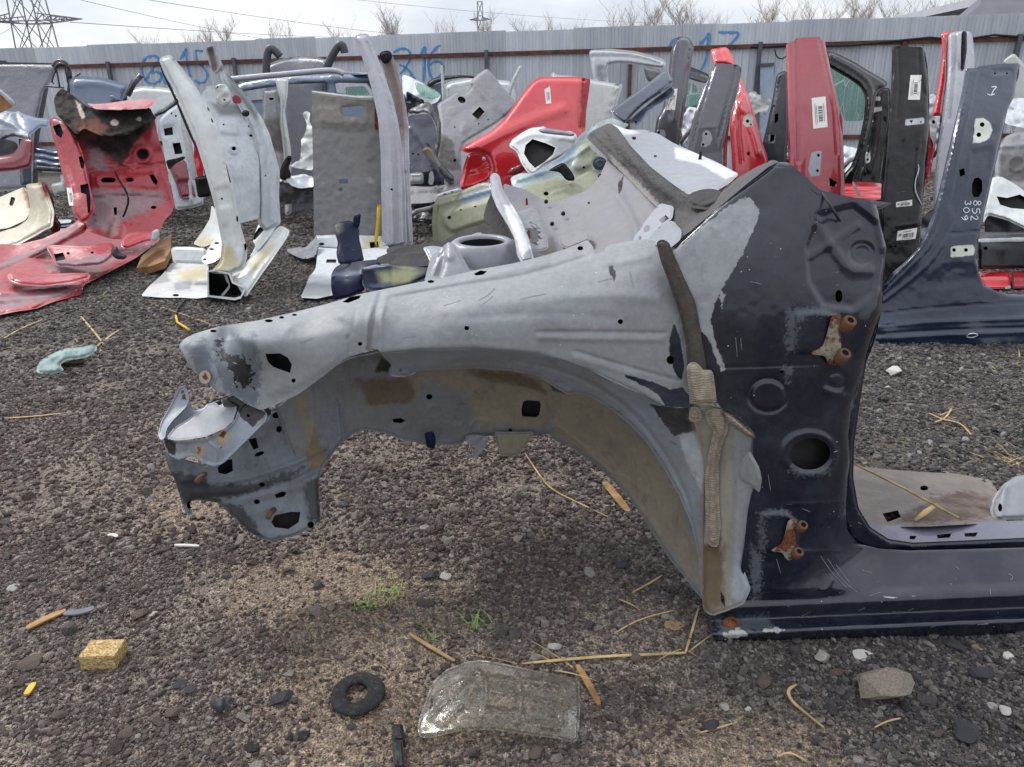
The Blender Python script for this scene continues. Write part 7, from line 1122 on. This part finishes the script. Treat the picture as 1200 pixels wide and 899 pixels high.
for a in ((1038,812,72,0,'limestone','large pale tan block of stone on the gravel in front of the sill',.95,.3),
 (1130,864,46,1,'darkstone','dark grey angular stone right of the large pale tan block',.9,1.0),(962,773,25,1,'palestone','pale grey stone just in front of the navy sill',.9,.5),
 (1150,792,30,0,'darkstone','dark rough stone in front of the sill near the right edge',.8,.2),(1118,758,30,2,'darkstone','dark stone half under the sill at right',.8,2.),
 (1177,836,20,1,'whitechip','whitish stone chip lying right of the dark angular stone',1,1.2),(1163,829,16,3,'palestone','light grey flat stone left of the whitish chip',.8,.2),(1048,438,24,0,'whitechip','white chunk lying on the gravel below the navy door aperture',.9,.8),
 (1182,770,18,2,'whitechip','pale stone at the right edge in front of the sill',.8,.4),(1098,862,18,1,'brownstone','reddish brown stone left of the dark angular stone',.8,.4),(876,832,10,1,'whitechip','tiny bright white pebble on the sandy ground at bottom right',.9,.3),
 (849,831,16,1,'palestone','small pale wedge stone left of the tiny white pebble',1,2.1),(833,853,24,0,'darkstone','dark glinting stone with a straw beside it',.9,.5),(745,772,20,0,'brownstone','rounded brown grey stone near the end of the long straw',.8,1.5),
 (331,820,28,0,'darkstone','dark rough stone left of the rubber ring',.8,.7),(356,864,20,2,'coalchip','flat black shard below the dark rough stone',.8,.2),(341,866,13,1,'coalchip','narrow black shard left of the flat one',.9,1.4),(296,876,22,3,'coalchip','black flat stone at the bottom edge left of the shards',.7,2.2),
 (213,803,20,3,'darkstone','dark grey flat stone right of the chipboard block',.7,.6),(224,808,20,3,'darkstone','dark slate stone touching the other dark flat stone',.7,1.9),(204,838,22,0,'brownstone','purple brown lump left of the crumpled black scrap',.9,.4),(165,722,22,0,'brownstone','brown stone upper right of the splinters',.8,1.1),
 (628,886,28,1,'brownstone','brown grey stone sticking out under the clear plastic cover',1.0,.9),(180,721,12,1,'palestone','small pale blue grey pebble above the chipboard block',.8,1.),(40,778,34,2,'brownstone','flat brown stone left of the chipboard block',.7,.7),(505,676,22,0,'darkstone','dark stone on the brown soil above the grass tufts',.8,.5),(523,676,20,3,'palestone','pale flat stone beside the dark stone above the grass',.7,1.5),
 (1000,770,0,0,'palestone','',1,0),(1057,835,0,0,'palestone','',1,0),(107,437,14,2,'palestone','',1,0),(1040,455,9,1,'palestone','small pale pebble below the white chunk',.8,0),(980,790,18,0,'brownstone','grey brown stone between the sill and the pale block',.8,.3),(895,800,26,0,'brownstone','brownish stone on the gravel in front of the pillar foot',.7,1.1),
 (730,665,18,0,'darkstone','dark lump under the rear of the wheel arch',.8,.3),(690,735,20,1,'darkstone','dark grey stone above the long straw',.8,.9),(650,760,18,0,'palestone','grey stone just above the long straw',.8,.1),(70,840,20,0,'brownstone','reddish stone below the chipboard block at lower left',.8,.1),(150,860,22,2,'brownstone','flat brown stone near the bottom left',.7,.8),(18,690,18,2,'palestone','pale grey stone at the left edge above the splinters',.7,.2)):
    if a[2] and a[5]: stone(*a)
stone(1012,769,27,3,'whitechip','thin white flat chip on the gravel in front of the sill',.35,.1,'stone chip'); stone(790,734,24,3,'tanchip','tan bark chip lying left of the sill end',.4,.1,'wood chip'); stone(1138,868,13,3,'greenchip','small pale green glass chip near the dark angular stone',.4,.6,'glass chip'); stone(1146,760,16,3,'tanchip','tan wood chip under the edge of the sill',.6,.2,'wood chip')
# chipboard block
def chip_mat():
    n = NT('chipboard'); v = n.voro(260,'F1','Color',v=n.map(n.P,(1,1,1.6))); s_ = n.t.nodes.new('ShaderNodeSeparateColor'); n.L(v,s_.inputs[0])
    n.L(n.ramp(s_.outputs[0],[(.1,'8a6d3c'),(.4,'a58752'),(.7,'b39c6d'),(.95,'c0ae88')]), n.b.inputs['Base Color']); n.b.inputs['Roughness'].default_value = .9
    n.L(n.bump(n.noise(220,4,.7),.0015,1), n.b.inputs['Normal']); M['chip'] = n.m
chip_mat()
def box_px(name, u, v, L, Wd, H, rz, mat, label, cat, tilt=(0,0)):
    p = zg(u,v); bm = bmesh.new(); bmesh.ops.create_cube(bm,size=1)
    for q_ in bm.verts: q_.co = Vector((q_.co.x*L,q_.co.y*Wd,(q_.co.z+.5)*H))
    bmesh.ops.bevel(bm,geom=bm.edges[:],offset=min(L,Wd,H)*.05,segments=2,affect='EDGES'); bmesh.ops.subdivide_edges(bm,edges=bm.edges[:],cuts=3,use_grid_fill=True)
    r_ = random.Random(u)
    for q_ in bm.verts: q_.co += Vector((r_.gauss(0,1),r_.gauss(0,1),r_.gauss(0,1)))*min(L,Wd,H)*.012
    me = bpy.data.meshes.new(name); bm.to_mesh(me); bm.free(); me.materials.append(M[mat]); o = bpy.data.objects.new(name,me); COL.objects.link(o); o.location = p; o.rotation_euler = (tilt[0],tilt[1],rz); return tag(o,label,cat)
box_px('chipboard_block',124,775,  .077,.055,.036,.02,'chip','small yellow block of chipboard lying on the dirt at lower left','block')
plain('splintertan','a98459',.85,.3,20,.001,120,col2='80603a'); plain('splintergrey','6b6e76',.85,.3,20,.001,120)
def strip(name, pts, wpx, h, mat, label, cat, lift=.006):
    if cat == 'straw': wpx *= .72; h *= .7
    P2 = chaikin(pts,2,False); c = np.array([zg(a,b) for a,b in P2]); V = []; Fc = []; m = len(c)
    for i in range(m):
        d = c[min(m-1,i+1)]-c[max(0,i-1)]; d[2] = 0; d /= np.linalg.norm(d)+1e-9; s_ = np.array([-d[1],d[0],0]); sc = np.linalg.norm(c[i]-CAM)/F; f = 1-.55*abs(2*i/(m-1)-1)**3
        for a,z in ((-.5,lift),(.5,lift),(.5,lift+h),(-.5,lift+h)): V.append(c[i]+s_*a*wpx*sc*f+[0,0,z])
    for i in range(m-1):
        for k in range(4): Fc.append((i*4+k,i*4+(k+1)%4,i*4+4+(k+1)%4,i*4+4+k))
    Fc += [(3,2,1,0),(m*4-4,m*4-3,m*4-2,m*4-1)]
    return tag(mesh_obj(name,V,Fc,M[mat],None,False),label,cat)
strip('wood_splinter',[(32,740),(55,728),(78,718)],8,.004,'splintertan','orange tan wood splinter lying above the chipboard block','wood splinter')
strip('grey_splinter',[(76,722),(95,721),(111,716)],8,.004,'splintergrey','grey splinter lying end to end with the orange tan one','wood splinter')
strip('white_stick',[(205,642),(220,642),(234,643)],3.5,.004,'whitechip','thin white plastic stick on the gravel below the front plate','stick')
strip('wood_splinter',[(676,783),(690,806),(702,830)],7,.004,'splintertan','brown wood splinter right of the clear plastic cover','wood splinter')
strip('bark_strip',[(480,746),(505,762),(533,778)],4,.003,'tanchip','thin brown bark strip above the clear plastic cover','bark')
strip('dry_leaf',[(708,569),(722,586),(736,604)],9,.002,'splintertan','curled brown dry leaf under the wheel arch','leaf',.012)
strip('paper_scrap',[(127,630),(134,629),(138,632)],4,.003,'whitechip','tiny white scrap on the gravel at left','scrap')
strip('yellow_wrapper',[(32,818),(37,810),(41,804)],6,.004,'yellowstrap','tiny yellow wrapper scrap on the dirt at lower left','wrapper')
for pts,w_,lab in (([(612,781),(650,777),(710,772),(765,770),(803,768)],5,'long yellow straw lying from the clear plastic cover to the sill end'),([(803,768),(810,745),(818,716)],3.5,'bent yellow straw rising beside the foot of the navy sill'),
  ([(615,533),(630,556),(645,576),(685,595),(720,612)],2.6,'thin curved straw on the gravel under the wheel arch'),([(741,697),(758,688),(776,677)],3,'short straw under the rear of the wheel arch'),([(933,805),(922,812),(926,824),(945,840),(965,856)],4.5,'hooked yellow straw in front of the sill'),
  ([(820,862),(840,857),(858,851)],2.2,'thin dry stalk beside the dark glinting stone'),([(1088,486),(1105,494),(1125,497),(1138,512)],3,'crooked straw on the gravel behind the navy pillar'),([(1115,480),(1108,492),(1095,497)],2.5,'small straw twig crossing the crooked straw'),
  ([(5,398),(25,386),(50,376)],2.5,'pale twig on the gravel at the left edge'),([(95,372),(112,392),(122,405)],2.6,'brown twig beside the green cloth scrap'),([(108,412),(125,398),(140,388)],2.6,'second twig crossing near the green cloth scrap'),([(5,492),(40,490),(75,486)],3,'grey brown stick on gravel left of the lamp bracket'),
  ([(180,358),(215,370),(255,384)],1.6,'faint straw stalk near the yellow cable'),([(750,718),(742,712),(725,705)],1.8,'fine straw near the sill end'),([(720,745),(750,728),(790,718)],1.8,'fine dry stalk above the tan bark chip'),([(1024,856),(1040,848),(1055,845)],2,'fine straw below the pale block'),([(910,890),(925,884),(945,896)],3,'short straw at the bottom edge')):
    strip('straw_stalk',pts,w_,.0025,'straw',lab,'straw')
s_ = tube(None,'straw_stalk',[at(1003,547,1.72)+[0,0,.006],at(1060,578,1.62)+[0,0,.012],at(1122,612,1.50)+[0,0,.012]],.003,M['straw'],6); tag(s_,'long straw lying across the dusty floor panel behind the pillar','straw')
s_ = tube(None,'straw_stalk',[at(1072,610,1.60),at(1085,600,1.63),at(1097,592,1.66)],[.004,.008,.005],M['straw'],7); tag(s_,'thick yellow stalk on the dusty floor panel behind the pillar','straw')
# rubber ring
c = zg(420,818)+np.array([0,0,.004]); V = []; Fc = []; n1, n2 = 36, 12
for i in range(n1):
    a = 2*PI*i/n1; ro = np.array([.054*math.cos(a),.056*math.sin(a)]); ri = np.array([.021*math.cos(a)-.003,.027*math.sin(a)+.002]); 
    for j in range(n2):
        b = 2*PI*j/n2; s = (math.cos(b)+1)/2; z = .007+.007*math.sin(b); k = abs(math.cos(b))**.6*(1 if math.cos(b)>0 else -1); s = (k+1)/2
        p = ri+(ro-ri)*s; V.append(c+np.array([p[0],p[1],z*(1+.06*math.sin(5*a))]))
for i in range(n1):
    for j in range(n2): Fc.append((i*n2+j,((i+1)%n1)*n2+j,((i+1)%n1)*n2+(j+1)%n2,i*n2+(j+1)%n2))
n = NT('ringrubber'); f = n.noise(90,4,.7); n.L(n.mix(n.ss(f,.45,.75),lin('232427'),lin('4a4844')), n.b.inputs['Base Color']); n.b.inputs['Roughness'].default_value = .8; n.L(n.bump(n.noise(400,3,.7),.003,1), n.b.inputs['Normal']); M['ringrubber'] = n.m
tag(mesh_obj('rubber_ring',V,Fc,M['ringrubber'],None,True),'black rubber mount ring with an oval hole lying on the dirt','rubber ring')
# two part black plastic clip, crumpled foil
t = thing('plastic_clip','black two part plastic clip standing out of the dirt by the rubber ring','clip',tuple(zg(468,890)))
for (y0,y1,nm) in ((849,868,'clip_head'),(868,900,'clip_body')): panel(t,nm,[(459,y0),(472,y0-1),(475,y1),(461,y1)],[(459,y0,Z(.022)),(475,y0,Z(.020)),(468,y1,Z(.016))],M['coalchip'],[('edge',3,.006),('noise',6,.004,2)],res=2,ext=(0,0,-.016))
o = panel(None,'black_plastic_scrap',[(246,821),(251,816),(258,819),(266,817),(275,818),(268,824),(264,832),(255,835),(247,830)],[(246,821,Z(.012)),(275,818,Z(.014)),(255,835,Z(.008)),(258,826,Z(.022))],M['coalchip'],[('noise',6,.008,2)],res=2,th=.002); tag(o,'crumpled glossy black plastic scrap on the dirt left of the dark rough stone','plastic scrap')
# green cloth scrap with pale stones
o = panel(None,'cloth_scrap',[(42,432),(48,422),(62,414),(78,408),(95,407),(110,403),(115,408),(108,416),(92,421),(78,422),(70,428),(76,434),(62,439),(44,438)],[(42,432,Z(.03)),(110,405,Z(.06)),(76,436,Z(.02)),(75,416,Z(.07))],M['greenchip'],[('noise',8,.02,3),('noise',4,.006,1),('edge',4,.015)],res=2,th=.004); tag(o,'pale green crumpled cloth scrap on the gravel at left','cloth')
stone(86,428,26,0,'brownstone','grey brown stone beside the pale green cloth scrap',.9,.3)
# clear plastic lens
def lens_mat():
    n = NT('clear_plastic'); t = n.t; tr = t.nodes.new('ShaderNodeBsdfTransparent'); tr.inputs[0].default_value = (.99,.985,.96,1); gl = t.nodes.new('ShaderNodeBsdfGlossy'); gl.inputs['Roughness'].default_value = .16; lw = t.nodes.new('ShaderNodeLayerWeight'); lw.inputs[0].default_value = .29
    nb = n.bump(n.math('ADD',n.noise(26,4,.55,dist=2.5),n.math('MULTIPLY',n.noise(110,3,.6),.0)),.0018,1); n.L(nb,lw.inputs['Normal']); n.L(nb,gl.inputs['Normal'])
    m1 = t.nodes.new('ShaderNodeMixShader'); n.set(m1.inputs[0], n.math('MINIMUM',n.math('ADD',lw.outputs['Fresnel'],.0),.6)); n.L(tr.outputs[0],m1.inputs[1]); n.L(gl.outputs[0],m1.inputs[2])
    d = n.noise(30,6,.68); n.L(n.mix(n.ss(d,.4,.7),lin('c9c3b2'),lin('8f806a')), n.b.inputs['Base Color']); n.b.inputs['Roughness'].default_value = .6
    m2 = t.nodes.new('ShaderNodeMixShader'); n.set(m2.inputs[0], n.fmix(n.ss(d,.45,.75),.04,.17)); n.L(m1.outputs[0],m2.inputs[1]); n.L(n.b.outputs[0],m2.inputs[2]); n.L(m2.outputs[0],n.o.inputs[0]); M['lens'] = n.m
lens_mat()
o = panel(None,'clear_plastic_cover',[(489,850),(493,836),(500,816),(508,798),(524,784),(545,776),(563,773),(592,778),(622,785),(652,790),(673,794),(679,800),(680,832),(678,866),(672,871),(655,866),(622,862),(582,856),(542,856),(505,865),(491,864)],
  [(490,858,Z(.014)),(563,773,Z(.022)),(676,797,Z(.022)),(676,868,Z(.012)),(582,856,Z(.030)),(590,812,Z(.058)),(508,800,Z(.022)),(650,830,Z(.045)),(540,825,Z(.045))],M['lens'],
  [('step',[(565,790),(606,796),(604,832),(570,828)],.020,2.5),('step',[(612,800),(660,808),(662,850),(616,846)],-.018,2.5),('ridge',[(560,786),(572,800),(566,840)],3.5,.016),('ridge',[(606,790),(612,815),(606,848)],4,.016),('ridge',[(575,810),(640,822),(664,830)],3,.014),('ridge',[(640,800),(656,804),(660,856),(632,850)],4,.016),('ridge',[(515,812),(540,800),(560,786)],3,.010),('ridge',[(520,848),(545,825),(562,800)],3,.010),('ridge',[(505,840),(530,815),(552,790)],3,.005),('edge',4,.004),('noise',22,.006,2)],
  holes=[[(505,816),(508,815),(506,830),(503,831)]],res=2.4,th=.003); tag(o,'cracked clear plastic lamp cover lying on the dirt at the bottom','lamp cover')
# grass and straw litter
def blades(name, spots, mat, label, cat, Lr, up, wd, seed):
    r = random.Random(seed); V = []; Fc = []
    for (u,v,nn,su,sv) in spots:
        for _ in range(nn):
            p = zg(u+r.gauss(0,su),v+r.gauss(0,sv)); a = r.uniform(0,2*PI); L = r.uniform(*Lr); d = np.array([math.cos(a),math.sin(a),0]); s_ = np.array([-d[1],d[0],0])*wd*r.uniform(.6,1.2); q = p.copy(); o = len(V); n_ = 4; e = r.uniform(*up)
            for i in range(n_+1):
                f = i/n_; V += [q-s_*(1-f*.9),q+s_*(1-f*.9)]; el = e*(1-f*1.1); q = q+(d*math.cos(el)+np.array([0,0,math.sin(el)]))*L/n_
            Fc += [(o+2*i,o+2*i+1,o+2*i+3,o+2*i+2) for i in range(n_)]
    return tag(mesh_obj(name,V,Fc,M[mat],None,False),label,cat,None,'stuff')
plain('grassgreen','6f9a3c',.6,.35,30,0,col2='8fae4a')
blades('grass_tufts',[(428,712,16,9,4),(448,702,18,10,4),(468,692,12,8,4),(507,748,8,3,2),(553,738,9,8,4),(565,733,6,6,2),(137,474,6,4,2)],'grassgreen','small sparse green grass tufts growing in the brown soil','grass',(.02,.055),(.3,1.2),.0013,4)
blades('straw_litter',[(75,243,120,9,9),(240,228,90,14,4),(30,206,60,16,4),(120,355,26,18,8),(100,404,20,16,8),(1185,540,26,9,5),(1172,420,10,20,8),(330,272,30,12,3),(220,240,40,10,3),(640,780,6,26,3),(800,765,5,8,4),(1075,490,10,25,10)],'straw','loose yellow straw litter scattered in small heaps on the ground','straw',(.03,.14),(.0,.45),.0025,6)
